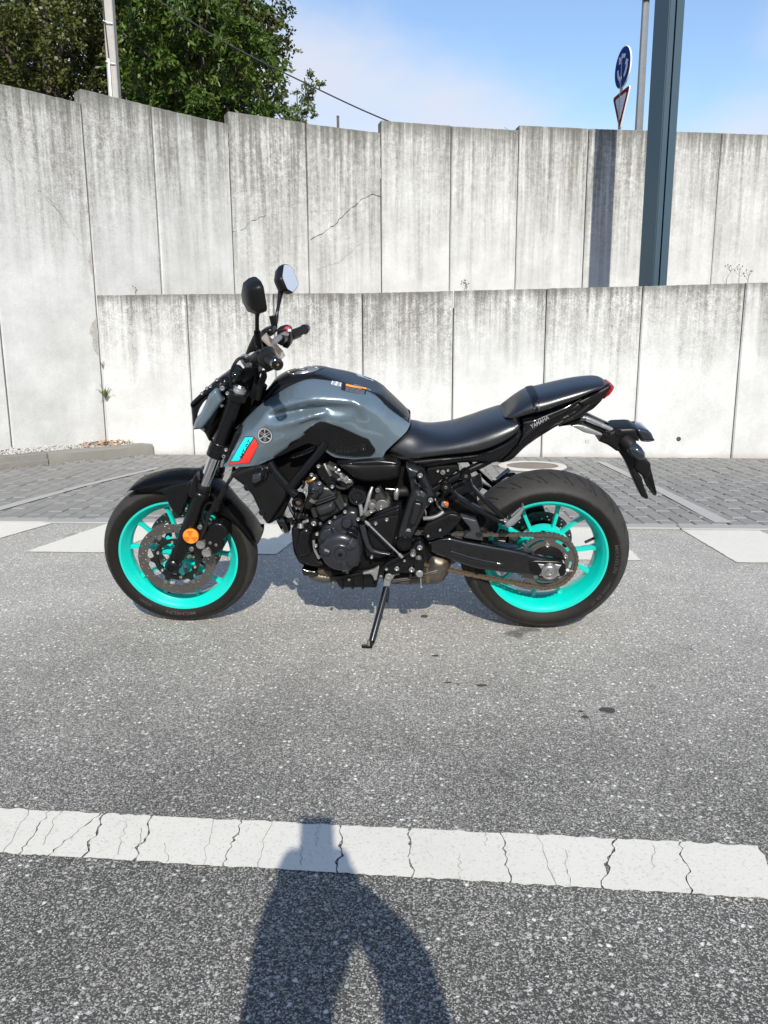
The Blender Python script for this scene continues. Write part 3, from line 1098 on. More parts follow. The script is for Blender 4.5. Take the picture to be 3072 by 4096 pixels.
for _ in range(170):
    t = rr.gauss(1.25, .16); s_ = rr.uniform(.16, .46)
    c_ = gs + kd * min(t, 1.5) + kn * s_
    z = .135 + rr.uniform(0, .03)
    a = rr.uniform(0, 6.28); l = rr.uniform(.012, .035)
    d = Vector((math.cos(a) * l, math.sin(a) * l, rr.uniform(-.01, .015))); e = Vector((-math.sin(a) * l * .35, math.cos(a) * l * .35, rr.uniform(-.006, .008)))
    C3 = Vector((c_.x, c_.y, z))
    bm.faces.new([bm.verts.new(C3 + p) for p in (-d, e, d, -e)])
finish('dry_leaves', bm, 'dry_leaf', None, smooth=False)['kind'] = 'stuff'

# ---------------------------------------------------------------- walls of precast panels
def wall_panel(parent, p, q, z0, za, zb, thick, mat, bev=.012, out=0.0, chips=0, seed=0):
    """panel from p to q (left to right seen from the front); local x along the wall, y into the wall"""
    p = Vector(p); q = Vector(q)
    d = q - p; Ln = d.length; d.normalize()
    r = random.Random(seed)
    n = 22
    bm = bmesh.new()
    # front outline with a little wear on the arrises
    g = .005
    xs = [g] + [g + bev] + list(np.linspace(.06, Ln - .06, n)) + [Ln - g - bev] + [Ln - g]
    zs = [z0] + list(np.linspace(z0 + .05, min(za, zb) - .06, 14))
    rows = []
    for zi, z in enumerate(zs + ['t1', 't0']):
        row = []
        for xi, x in enumerate(xs):
            tz = za + (zb - za) * x / Ln
            wob = r.uniform(-.0035, .001) if z in ('t1', 't0') else 0
            zz = z if not isinstance(z, str) else (tz - bev if z == 't1' else tz + wob)
            y = 0.0
            if xi in (0, len(xs) - 1): y = bev * (1 + r.uniform(-.15, .3))
            if z == 't0': y = max(y, bev)
            row.append(bm.verts.new((x, y, zz)))
        rows.append(row)
    for A, B in zip(rows, rows[1:]):
        for k in range(len(xs) - 1):
            bm.faces.new((A[k], A[k + 1], B[k + 1], B[k]))
    # top, sides, back
    bk = [bm.verts.new((v.co.x, thick, v.co.z)) for v in rows[-1]]
    for k in range(len(xs) - 1):
        bm.faces.new((rows[-1][k], rows[-1][k + 1], bk[k + 1], bk[k]))
    for xi in (0, len(xs) - 1):
        col = [row[xi] for row in rows]
        bb = bm.verts.new((col[0].co.x, thick, z0))
        bm.faces.new(col + [bk[xi], bb])
    o = finish('panel', bm, mat, parent, 30)
    nrm = Vector((d.y, -d.x))           # towards the car park
    o.matrix_local = Matrix(((d.x, -nrm.x, 0, p.x + nrm.x * out), (d.y, -nrm.y, 0, p.y + nrm.y * out), (0, 0, 1, 0), (0, 0, 0, 1)))
    return o

low = empty('low_concrete_wall', (0, 0, 0), 'low streaky grey concrete panel wall standing on the paving behind the motorcycle', 'wall')
Yl = lambda X: 5.27 - .035 * X
lj = [-3.285, -2.30, -1.36, -.425, .52, 1.462, 2.41, 3.40, 4.37, 5.34]
lz = [1.712, 1.712, 1.706, 1.700, 1.710, 1.721, 1.733, 1.750, 1.762, 1.772]
while lj[-1] < 15:
    lj.append(lj[-1] + .97); lz.append(lz[-1] + .010)
for i in range(len(lj) - 1):
    po = wall_panel(low, (lj[i], Yl(lj[i])), (lj[i + 1], Yl(lj[i + 1])), 0, lz[i] + .001 * (i % 3), lz[i + 1], .16, 'wall_concrete_low', out=.002 * ((i * 7) % 3), seed=30 + i)
# weep holes
for (X, Z, r_) in [(1.93, .17, .018), (2.86, .20, .022), (-.9, .15, .017), (.05, .16, .017)]:
    h = lathe('weep_hole', [(0, -.0015), (r_ * .75, -.0015), (r_ * .85, -.004), (r_, -.004), (r_ * 1.1, .001)], 'crack', low, 16, (X, Yl(X) - .001, Z), (0, 1, 0))
tall = empty('tall_concrete_wall', (0, 0, 0), 'tall stepped concrete panel wall curving behind the low wall', 'wall')
tp = [(-5.36, 3.285, -4.675, 3.996, 3.63, 3.63), (-4.675, 3.996, -3.991, 4.705, 3.50, 3.50), (-3.991, 4.705, -3.30, 5.42, 3.635, 3.618),
      (-3.300, 5.420, -2.761, 5.978, 3.755, 3.746), (-2.761, 5.978, -2.092, 6.670, 3.740, 3.738), (-2.092, 6.670, -1.247, 7.159, 3.879, 3.873),
      (-1.247, 7.159, -0.351, 7.582, 3.868, 3.855), (-0.351, 7.582, 0.549, 7.862, 4.000, 3.998), (0.549, 7.862, 1.453, 8.091, 3.994, 3.988),
      (1.453, 8.091, 2.402, 8.288, 4.050, 4.045), (2.402, 8.288, 3.326, 8.451, 4.041, 4.042), (3.326, 8.451, 4.260, 8.607, 4.042, 4.037),
      (4.260, 8.607, 5.219, 8.767, 4.037, 4.031), (5.219, 8.767, 6.211, 8.934, 4.031, 4.026), (6.211, 8.934, 7.2, 9.1, 4.026, 4.02)]
for k in range(10):
    a, b, c_, d_, za, zb = tp[-1]
    tp.append((c_, d_, c_ + .985, d_ + .166, zb, zb - .005))
for k in range(9):      # the curve goes on out of the frame to the left
    a, b = (-5.36 - .684 * k, 3.285 - .711 * k)
    zt = 3.62 if k % 2 else 3.50
    tp.append((a - .684, b - .711, a, b, zt, zt))
for i, (a, b, c_, d_, za, zb) in enumerate(tp):
    wall_panel(tall, (a, b), (c_, d_), 0, za, zb, .18, 'wall_concrete', out=.003 * ((i * 5) % 3), seed=60 + i)

def on_tall(i, s_, z, off=.004):
    a, b, c_, d_, _, _ = tp[i]
    d = Vector((c_ - a, d_ - b)); Ln = d.length; d.normalize()
    return Vector((a + d.x * s_ + d.y * off, b + d.y * s_ - d.x * off, z))
def crack(pts, w, mat='crack', parent=tall, seed=0):
    r = random.Random(seed)
    bm = bmesh.new()
    P = []
    for a, b in zip(pts, pts[1:]):
        n = max(2, int((b - a).length / .035))
        for k in range(n):
            P.append(a.lerp(b, k / n) + Vector((r.uniform(-.006, .006), 0, r.uniform(-.012, .012))))
    P.append(pts[-1])
    for a, b in zip(P, P[1:]):
        q = w * r.uniform(.4, 1.2)
        up = Vector((0, 0, q)) if abs((b - a).z) < abs((b - a).x) else Vector((q, 0, 0))
        bm.faces.new([bm.verts.new(v) for v in (a - up, a + up, b + up, b - up)])
    return finish('crack', bm, mat, parent, smooth=False)
crack([on_tall(2, .05, 3.08), on_tall(2, .35, 2.85), on_tall(2, .6, 2.62), on_tall(2, .88, 2.20)], .0025, 'crack_faint', seed=1)
crack([on_tall(2, .45, 2.75), on_tall(2, .62, 2.56), on_tall(2, .70, 2.50)], .002, 'crack', seed=2)
crack([on_tall(5, .0, 2.97), on_tall(5, .3, 3.05), on_tall(5, .6, 3.2), on_tall(5, .96, 3.3)], .002, 'crack_faint', seed=3)
crack([on_tall(5, .0, 2.55), on_tall(5, .12, 2.56), on_tall(5, .2, 2.65), on_tall(5, .42, 2.76)], .0035, 'crack', seed=4)
crack([on_tall(6, .02, 2.50), on_tall(6, .3, 2.67), on_tall(6, .5, 2.85), on_tall(6, .7, 3.02), on_tall(6, .88, 3.12), on_tall(6, .98, 3.09)], .004, 'crack', seed=5)
crack([on_tall(6, .1, 2.15), on_tall(6, .4, 2.25), on_tall(6, .7, 2.5)], .0018, 'crack_faint', seed=6)
crack([on_tall(6, .02, 2.85), on_tall(6, .4, 2.88)], .0018, 'crack_faint', seed=7)
crack([on_tall(8, .72, 4.0), on_tall(8, .85, 3.96), on_tall(8, .92, 3.92)], .003, 'crack', seed=8)
# broken arrises along some joints
def spall(i, s_, z0, z1, w, seed):
    r = random.Random(seed)
    n = 12
    lp = [(s_ + r.uniform(-.006, .004), z0 + (z1 - z0) * k / n) for k in range(n + 1)] + [(s_ - w * math.sin(math.pi * k / n) * r.uniform(.5, 1.2) - .004, z0 + (z1 - z0) * k / n) for k in range(n, -1, -1)]
    bm = bmesh.new()
    vs, fs = tri2d(lp)
    vv = [bm.verts.new(on_tall(i, a, b, .0035)) for a, b in vs]
    for f in fs: bm.faces.new([vv[q] for q in f])
    finish('spall', bm, 'spall', tall, smooth=False)
spall(2, .98, 2.52, 2.66, .03, 1); spall(2, .98, 1.90, 2.16, .05, 2); spall(4, .955, 3.35, 3.72, .03, 3); spall(2, .985, 1.05, 1.5, .09, 4)
spall(6, .985, 3.3, 3.45, .03, 5); spall(3, .765, 2.1, 2.2, .02, 6); spall(6, .985, 3.55, 3.7, .03, 7)
# pale round patch on the leftmost panel
lathe('patch', [(0, -.003), (.03, -.003), (.032, 0)], 'sign_white', tall, 20, on_tall(2, .30, 3.40, .002), (.72, -.69, 0))

# terrace between the two walls and the higher ground behind
sheet('terrace', [(-3.2, 5.6), (-2.0, 5.5), (5.4, 5.25), (15.2, 4.9), (15.5, 10.5), (7.4, 9.2), (4.2, 8.68), (1.4, 8.2), (-.4, 7.7), (-2.1, 6.8)], 1.55, 'soil')
sheet('raised_ground', [(-60, -20), (-12.0, -3.4), (-3.45, 5.55), (-2.15, 6.85), (-.4, 7.8), (1.4, 8.3), (4.2, 8.8), (8, 9.4), (17, 10.95), (60, 18), (80, 120), (-80, 120)], 3.0, 'soil')

# ---------------------------------------------------------------- steel column behind the low wall
colm = empty('steel_column', (2.885, 6.57, 1.55), 'tall blue grey steel column rising behind the low wall', 'column')
def prism(name, plan, z0, z1, mat, parent):
    bm = bmesh.new()
    a = [bm.verts.new((x_, y_, z0)) for x_, y_ in plan]; b_ = [bm.verts.new((x_, y_, z1)) for x_, y_ in plan]
    bm.faces.new(a[::-1]); bm.faces.new(b_)
    for k in range(len(plan)):
        bm.faces.new((a[k], a[(k + 1) % len(plan)], b_[(k + 1) % len(plan)], b_[k]))
    bmesh.ops.bevel(bm, geom=bm.edges[:], offset=.003, segments=1, affect='EDGES')
    return finish(name, bm, mat, parent, 20)
prism('flange', [(-.150, .05), (-.022, -.13), (-.016, -.125), (-.016, .16), (-.12, .16)], 0, 5.2, 'column_paint', colm)
prism('web', [(-.014, -.128), (.046, -.105), (.046, .14), (-.014, .14)], 0, 5.2, 'column_paint', colm)
prism('slot', [(.046, -.06), (.060, -.06), (.060, .14), (.046, .14)], 0, 5.2, 'column_gap', colm)
prism('flange', [(.060, -.110), (.145, -.075), (.145, .14), (.060, .14)], 0, 5.2, 'column_paint', colm)
prism('base_plate', [(-.2, -.2), (.2, -.2), (.2, .2), (-.2, .2)], -.01, .02, 'column_paint', colm)
colm.rotation_euler = (0, 0, rad(-6))

# ---------------------------------------------------------------- road signs and lamp post beyond the tall wall
sg = empty('road_sign', (4.56, 16.0, 3.0), 'blue roundabout sign above a give way triangle on a thin post', 'road sign')
tube('post', [(0, .05, 0), (0, .05, 4.66)], .034, 'galvanised', sg, 12, 1)
def sign_part(name, fn2d, mat, y0, y1, z, parent, rot):
    lp = fn2d
    o = plate(name, lp, mat, parent, y0, y1, .004)
    o.location = (0, 0, z)
    o.rotation_euler = (0, 0, rot)
    return o
ROT = rad(-80)
circ = lambda r, n=36, cx=0, cz=0: [(cx + r * math.cos(2 * math.pi * k / n), cz + r * math.sin(2 * math.pi * k / n)) for k in range(n)]
disc = sign_part('disc', circ(.42), 'sign_white', .02, -.012, 4.36, sg, ROT)
f1 = plate('blue_face', circ(.405), 'sign_blue', disc, -.0125, -.016, .001)
for k in range(3):
    a0 = rad(100 + k * 120)
    arc = [(.27 * math.cos(a0 - t), .27 * math.sin(a0 - t)) for t in np.linspace(-.45, .75, 12)]
    arc2 = [(.19 * math.cos(a0 - t), .19 * math.sin(a0 - t)) for t in np.linspace(.75, -.45, 12)]
    e = a0 + .45
    tip = (.23 * math.cos(e + .42), .23 * math.sin(e + .42))
    lp = [(.33 * math.cos(e), .33 * math.sin(e))] + arc[0:] + arc2 + [(.13 * math.cos(e), .13 * math.sin(e)), tip]
    plate('arrow', lp, 'sign_white', disc, -.0165, -.019, .0005)
tri = lambda s_: round_loop([(-s_, s_ * .577), (s_, s_ * .577), (0, -s_ * 1.155)], 4, .12)
t0 = sign_part('triangle', tri(.47), 'sign_white', .02, -.012, 3.60, sg, ROT)
plate('red_border', tri(.45), 'sign_red', t0, -.0125, -.016, .001)
plate('white_field', tri(.30), 'sign_white', t0, -.0165, -.019, .001)

lp_ = empty('lamp_post', (5.48, 18.0, 3.0), 'tall galvanised octagonal lamp post beside the steel column', 'lamp post')
bm = bmesh.new(); bm_tube(bm, [(0, 0, 0), (0, 0, 10)], [.115, .075], 8, 1)
finish('shaft', bm, 'galvanised', lp_, 20)
tube('lamp_arm', [(0, 0, 10), (.2, -.3, 10.4), (.5, -.8, 10.55)], .04, 'galvanised', lp_, 8, 5)
box('name_board', -.16, .40, -.14, -.10, 6.47, 6.85, 'sign_brown', lp_, .004)
box('lamp_head', .4, .62, -1.5, -.75, 10.5, 10.62, 'galvanised', lp_, .03)

po = empty('stub_post', (-1.275, 11.0, 3.0), 'short dark stub of a post peeping over the tall wall', 'post')
tube('shaft', [(0, 0, 0), (0, 0, 2.04)], .022, 'bark', po, 8, 1)
lathe('cap', [(0, .03), (.024, .02), (.024, 0)], 'bark', po, 8, (0, 0, 2.03), (0, 0, 1))

# ---------------------------------------------------------------- utility pole and its cable
up = empty('utility_pole', (-4.51, 9.5, 3.0), 'weathered grey concrete utility pole in front of the trees', 'utility pole')
bm = bmesh.new()
vs0 = [bm.verts.new((sx * .085, sy * .075, 0)) for sx, sy in ((-1, -1), (1, -1), (1, 1), (-1, 1))]
vs1 = [bm.verts.new((sx * .060, sy * .055, 6)) for sx, sy in ((-1, -1), (1, -1), (1, 1), (-1, 1))]
for k in range(4):
    bm.faces.new((vs0[k], vs0[(k + 1) % 4], vs1[(k + 1) % 4], vs1[k]))
bm.faces.new(vs1)
bmesh.ops.bevel(bm, geom=bm.edges[:], offset=.012, segments=1, affect='EDGES')
finish('shaft', bm, 'pole_concrete', up, 25)
tube('conduit', [(-.02, -.10, 1.4), (-.02, -.098, 2.45)], .016, 'white_plastic', up, 8, 1)
for z in (2.4, 2.95, 3.5, 4.05):
    tube('step_bolt', [(-.075, -.07, z + .03), (-.02, -.10, z), (.07, -.08, z - .02)], .008, 'white_plastic', up, 6, 2)
tube('down_cable', [(-.02, -.085, 2.45), (-.05, -.09, 3.2), (-.045, -.085, 4.2), (-.05, -.08, 5.4)], .009, 'cable_black', up, 6, 4)
cb = tube('overhead_cable', [(-6.2, 10, 7.9), (-3.932, 10, 6.471), (-2.807, 10, 5.80), (-1.59, 10, 5.21), (-.497, 10, 4.72), (1.0, 10, 4.15), (2.3, 10, 3.7)], .011, 'cable_black', None, 6, 6)
tag(cb, 'thin dark overhead cable sloping down from the trees to the tall wall', 'cable')

# ---------------------------------------------------------------- trees
def leaf_quad(bm, c, d, n, l, w):
    s_ = d.cross(n).normalized() * w
    a = bm.verts.new(c); b = bm.verts.new(c + d * l * .5 + s_); t = bm.verts.new(c + d * l); e = bm.verts.new(c + d * l * .5 - s_)
    bm.faces.new((a, b, t, e))

def crown_bm(lobes, n_tw, leaf_l, leaf_w, per, droop, seed, spread=.5):
    """boughs set over the skin of ellipsoid lobes (cx,cy,cz,rx,ry,rz), each bough a drooping spray of leaves, with a thinner fill inside"""
    r = np.random.default_rng(seed)
    V = []; F = []
    tot = sum(l[3] * l[5] for l in lobes)
    def leaves(q, axis, n):
        d = axis * .75 + r.normal(size=(n, 3)) * .62
        d[:, 2] -= droop * .35
        d /= np.linalg.norm(d, axis=1)[:, None]
        nn = r.normal(size=(n, 3)) * .8 + np.array([0, -.45, .75])
        s_ = np.cross(d, nn); s_ /= np.maximum(np.linalg.norm(s_, axis=1), 1e-6)[:, None]
        l = (leaf_l * r.uniform(.65, 1.3, n))[:, None]; w = (leaf_w * r.uniform(.7, 1.25, n))[:, None]
        i0 = sum(len(v) for v in V)
        quad = np.stack([q, q + d * l * .45 + s_ * w, q + d * l, q + d * l * .45 - s_ * w], 1).reshape(-1, 3)
        V.append(quad)
        F.extend([(i0 + 4 * k, i0 + 4 * k + 1, i0 + 4 * k + 2, i0 + 4 * k + 3) for k in range(n)])
    for (cx, cy, cz, rx, ry, rz) in lobes:
        C_ = np.array([cx, cy, cz]); R_ = np.array([rx, ry, rz])
        nb = max(5, int(n_tw * rx * rz / tot / 7))
        for _ in range(nb):
            u = r.normal(size=3); u /= np.linalg.norm(u)
            if u[1] > .55 and r.random() < .7: u[1] *= -1
            p = C_ + u * R_ * r.uniform(.72, 1.02)
            ax = u * np.array([1, 1, .35]) + r.normal(size=3) * .25
            ax[2] -= droop * r.uniform(.3, 1.0)
            ax /= np.linalg.norm(ax)
            L_ = spread * r.uniform(.7, 1.5)
            n = int(per * 7 * r.uniform(.7, 1.3))
            t = r.uniform(0, 1, n) ** .8
            off = r.normal(size=(n, 3)) * (spread * .20 * (1.1 - t * .6))[:, None]
            off[:, 2] *= .6
            q = p + ax * (t * L_)[:, None] + off
            q[:, 2] -= droop * .25 * spread * t ** 2
            leaves(q, ax, n)
        # inner fill, deep inside the lobe, so that the gaps between boughs look into shade
        n = int(n_tw * rx * rz / tot * per * .35)
        u = r.normal(size=(n, 3)); u /= np.linalg.norm(u, axis=1)[:, None]
        q = C_ + u * R_ * (r.uniform(.2, .62, n))[:, None] + np.array([0, .25 * ry, 0])
        leaves(q, np.array([0, -.3, .2]), n)
    return np.concatenate(V), F

def tree(name, label, base, lobes, leafmat, n_tw, leaf_l, leaf_w, per, droop, seed, trunk_r=.2, spread=.5):
    t = empty(name, base, label, 'tree', 'trees behind the tall wall')
    B = Vector(base)
    V, F = crown_bm(lobes, n_tw, leaf_l, leaf_w, per, droop, seed, spread)
    V = V - np.array(base)
    me = bpy.data.meshes.new('crown')
    me.from_pydata(V.tolist(), [], F)
    cr_ = link_mesh('crown', me, leafmat, t)
    cx = sum(l[0] for l in lobes) / len(lobes) - base[0]; cz = max(l[2] for l in lobes) - base[2]
    tube('trunk', [(0, 0, -.1), (.05, .03, cz * .3), (cx * .3, .05, cz * .55), (cx * .4, 0, cz)], [trunk_r, trunk_r * .8, trunk_r * .6, trunk_r * .2], 'bark', t, 10, 5)
    bm = bmesh.new()
    for l in lobes:
        e = Vector(l[:3]) - B
        s0 = Vector((cx * .2, .04, cz * .35 * (.6 + .4 * (e.z / max(cz, .1)))))
        mid = s0.lerp(e, .55) + Vector((0, 0, .2))
        bm_tube(bm, [s0, mid, e], [trunk_r * .28, trunk_r * .18, trunk_r * .06], 6, 4)
        for k in range(4):
            a = Vector((random.uniform(-1, 1), random.uniform(-1, 1), random.uniform(-.4, .9)))
            bm_tube(bm, [mid.lerp(e, .5), e + Vector((a.x * l[3], a.y * l[4], a.z * l[5])) * .8], [trunk_r * .15, .012], 5, 1)
    finish('limbs', bm, 'bark', t)
    return t
tree('oak_tree', 'olive green small leaved tree behind the utility pole', (-7.6, 13.6, 3.0),
     [(-8.3, 13.2, 7.5, 1.6, 1.4, 1.1), (-6.7, 12.9, 7.3, 1.2, 1.2, 1.0), (-7.4, 13.8, 8.9, 2.4, 1.8, 1.2), (-5.5, 13.4, 8.0, 1.1, 1.1, 1.0), (-9.7, 13.4, 6.4, 1.3, 1.2, 1.0), (-8.0, 14.0, 6.1, 1.2, 1.1, .8), (-6.3, 14.3, 6.3, .9, 1.0, .9), (-4.6, 14.5, 7.6, 1.0, 1.0, .9)],
     'leaf_olive', 3900, .075, .030, 9, .35, 1, .24, .46)
tree('laurel_tree', 'bright green tree with long leaf sprays leaning over the tall wall', (-4.0, 12.4, 3.0),
     [(-4.5, 12.0, 6.4, .8, .7, .60), (-3.7, 11.7, 7.0, .85, .7, .45), (-3.1, 12.0, 6.5, .6, .6, .40), (-4.0, 12.0, 5.5, .9, .7, .50), (-3.05, 12.2, 5.4, .6, .6, .45), (-4.4, 12.4, 7.6, .95, .8, .55), (-3.4, 12.5, 4.7, 1.0, .7, .45), (-5.0, 12.6, 5.0, .7, .6, .45)],
     'leaf_green', 2000, .125, .024, 9, .7, 2, .16, .40)
tree('far_tree', 'darker tree rising at the right edge of the tree group', (-4.12, 15.5, 3.0),
     [(-4.22, 15.2, 8.2, 1.1, 1.0, 1.1), (-3.67, 15.0, 9.2, 1.0, 1.0, .9), (-3.77, 15.2, 7.1, .65, .8, .9), (-4.62, 15.4, 6.5, 1.1, .9, 1.0), (-5.22, 15.6, 9.2, 1.4, 1.2, 1.0), (-4.02, 15.4, 5.7, .7, .7, .6)],
     'leaf_olive', 2300, .08, .032, 9, .4, 3, .2, .44)
tree('shrub_tree', 'small pale leafy bush at the right end of the trees', (-2.35, 13.6, 3.0),
     [(-2.45, 13.4, 5.75, .50, .5, .40), (-2.2, 13.5, 5.3, .42, .5, .36), (-2.9, 13.6, 5.5, .55, .5, .45), (-2.1, 13.5, 6.25, .22, .3, .28)],
     'leaf_pale', 420, .06, .021, 9, .1, 4, .05, .20)
tree('back_tree', 'large dark tree filling the gap behind the utility pole', (-6.4, 17.5, 3.0),
     [(-7.0, 17.5, 8.5, 3.0, 1.6, 2.2), (-5.4, 17.3, 8.6, 1.5, 1.4, 2.0), (-10.0, 17.3, 8.2, 2.6, 1.5, 2.4), (-5.4, 17.2, 6.6, 1.0, 1.0, .8), (-9.0, 17.2, 6.4, 1.8, 1.3, 1.1), (-7.4, 17.5, 11, 3.2, 1.6, 1.5)],
     'leaf_dark', 4600, .13, .055, 9, .3, 6, .3, .7)

# tree line across the road behind the photographer: only the paintwork and mirrors show it
V_, F_ = crown_bm([(x_, -24 + 2 * math.sin(x_), 2.2 + .8 * math.sin(x_ * 1.7), 3.0, 2.0, 2.0 + .7 * math.sin(x_ * .9)) for x_ in np.arange(-34, 36, 4.4)], 2600, .34, .15, 9, .3, 9, 1.4)
me = bpy.data.meshes.new('tree_line'); me.from_pydata(V_.tolist(), [], F_)
link_mesh('tree_line', me, 'leaf_dark', None)['kind'] = 'stuff'

# ---------------------------------------------------------------- weeds
def weed(name, label, base, n, h, seed, mat='grass_blade', spread=.7, w=.004, lean=(0, -.2)):
    r = random.Random(seed)
    bm = bmesh.new()
    for _ in range(n):
        a = r.uniform(0, 6.28); s_ = r.uniform(.2, 1) * spread
        L_ = h * r.uniform(.5, 1)
        d = Vector((math.cos(a) * s_ + lean[0], -abs(math.sin(a)) * s_ + lean[1] * .3, 1)).normalized()
        P = [Vector((0, 0, 0)), d * L_ * .5, d * L_ * .85 + Vector((d.x * .1, d.y * .1, -.10 * s_)) * L_, d * L_ + Vector((d.x * .3, d.y * .3, -.45 * s_)) * L_]
        sd = Vector((-math.sin(a), math.cos(a), 0))
        if abs(sd.x) < .3: sd = Vector((1, 0, 0))
        prev = None
        for k, p in enumerate(P):
            ww = w * (1 - k / 3.2)
            pr_ = (bm.verts.new(p - sd * ww), bm.verts.new(p + sd * ww))
            if prev: bm.faces.new((prev[0], prev[1], pr_[1], pr_[0]))
            prev = pr_
    o = finish(name, bm, mat, None, smooth=False)
    o.location = base
    tag(o, label, 'weed')
    return o
weed('weed', 'grassy green weed growing from the wall joint above the gravel', (-3.24, 5.33, .62), 26, .20, 4, spread=.9, w=.006)
weed('weed', 'tiny weed sprig higher up in the same wall joint', (-3.26, 5.36, .95), 10, .10, 5, spread=.5)
def stalk(label, base, hs, seed):
    r = random.Random(seed)
    bm = bmesh.new()
    for (dx, h) in hs:
        P = [Vector((dx, 0, 0)), Vector((dx + r.uniform(-.02, .02), 0, h * .5)), Vector((dx + r.uniform(-.05, .05), 0, h))]
        bm_tube(bm, P, [.0035, .0025, .0015], 5, 3)
        for k in range(5):
            t = r.uniform(.5, 1); q = P[1].lerp(P[2], (t - .5) * 2)
            e = q + Vector((r.uniform(-.05, .05), r.uniform(-.02, .02), r.uniform(.02, .06)))
            bm_tube(bm, [q, e], [.0015, .001], 4, 1)
            leaf_quad(bm, e, Vector((r.uniform(-1, 1), 0, .6)).normalized(), Vector((0, -1, 0)), .02, .008)
    o = finish('dry_stalk', bm, 'bark', None)
    o.location = base
    return tag(o, label, 'weed')
stalk('dry weed stalks on the terrace at the right edge', (3.30, 5.36, 1.70), [(0, .2), (.12, .22), (.2, .18)], 1)
stalk('small dry sprig above the low wall behind the tank', (.62, 5.40, 1.66), [(0, .14), (.05, .1)], 2)
stalk('dry stalk above the left end of the low wall', (-2.9, 5.52, 1.66), [(0, .09)], 3)

# ================================================================== THE MOTORCYCLE
# built upright in its own frame: x to the rear, -y to its left side (the side in view), z up; then leaned onto the side stand
bike = empty('motorcycle', (0, 0, .001), 'grey blue naked motorcycle with bright turquoise wheels leaning on its side stand', 'motorcycle')
bike.rotation_euler = (rad(11.6247), 0, 0)

_bolts = {}
def bolt(parent, xz, y, r=.006, mat='steel', side=-1, h=.7):
    key = (round(r, 4), mat, side, h)
    if key not in _bolts:
        bm = bmesh.new()
        bm_lathe(bm, [(0, -.25 * r), (.42 * r, -.25 * r), (.5 * r, -h * r), (.82 * r, -h * r), (r, -(h - .2) * r), (r, .4 * r)], 12, axis=(0, -side, 0))
        o = finish('bolt', bm, mat, parent)
        _bolts[key] = o.data
    else:
        o = bpy.data.objects.new('bolt', _bolts[key])
        COL.objects.link(o)
        o.parent = parent
    o.location = (xz[0], y, xz[1])
    return o

def washer_bolt(parent, xz, y, r, ring='satin_black', head='steel', k=1.7):
    lathe('boss', [(0, -.003), (r * (k - .25), -.003), (r * k, 0), (r * k, .012)], ring, parent, 24, (xz[0], y, xz[1]))
    bolt(parent, xz, y - .003, r, head)

def text_at(body, c, ang, width, height, mat, parent, yfn, name='lettering', bold=0.0, shear=0.0):
    me = text_mesh(body, 1.0, mat, bold)
    co = np.empty(len(me.vertices) * 3); me.vertices.foreach_get('co', co); co = co.reshape(-1, 3)
    mn, mx = co.min(0), co.max(0)
    sx = width / (mx[0] - mn[0]); sz = height / (mx[1] - mn[1])
    cc = (mn + mx) / 2
    ca_, sa_ = math.cos(ang), math.sin(ang)
    def f(x, y, z):
        u = (x - cc[0]) * sx + shear * (y - cc[1]) * sz; v = (y - cc[1]) * sz
        X = c[0] + u * ca_ - v * sa_; Z = c[1] + u * sa_ + v * ca_
        return (X, yfn(X, Z), Z)
    map_mesh(me, f)
    return link_mesh(name, me, None, parent)

# ------------------------------------------------------------------ wheels
def tyre_y(prof, r):
    rs = [p[0] for p in prof[:5]]; ys = [p[1] for p in prof[:5]]
    return float(np.interp(r, rs, ys))

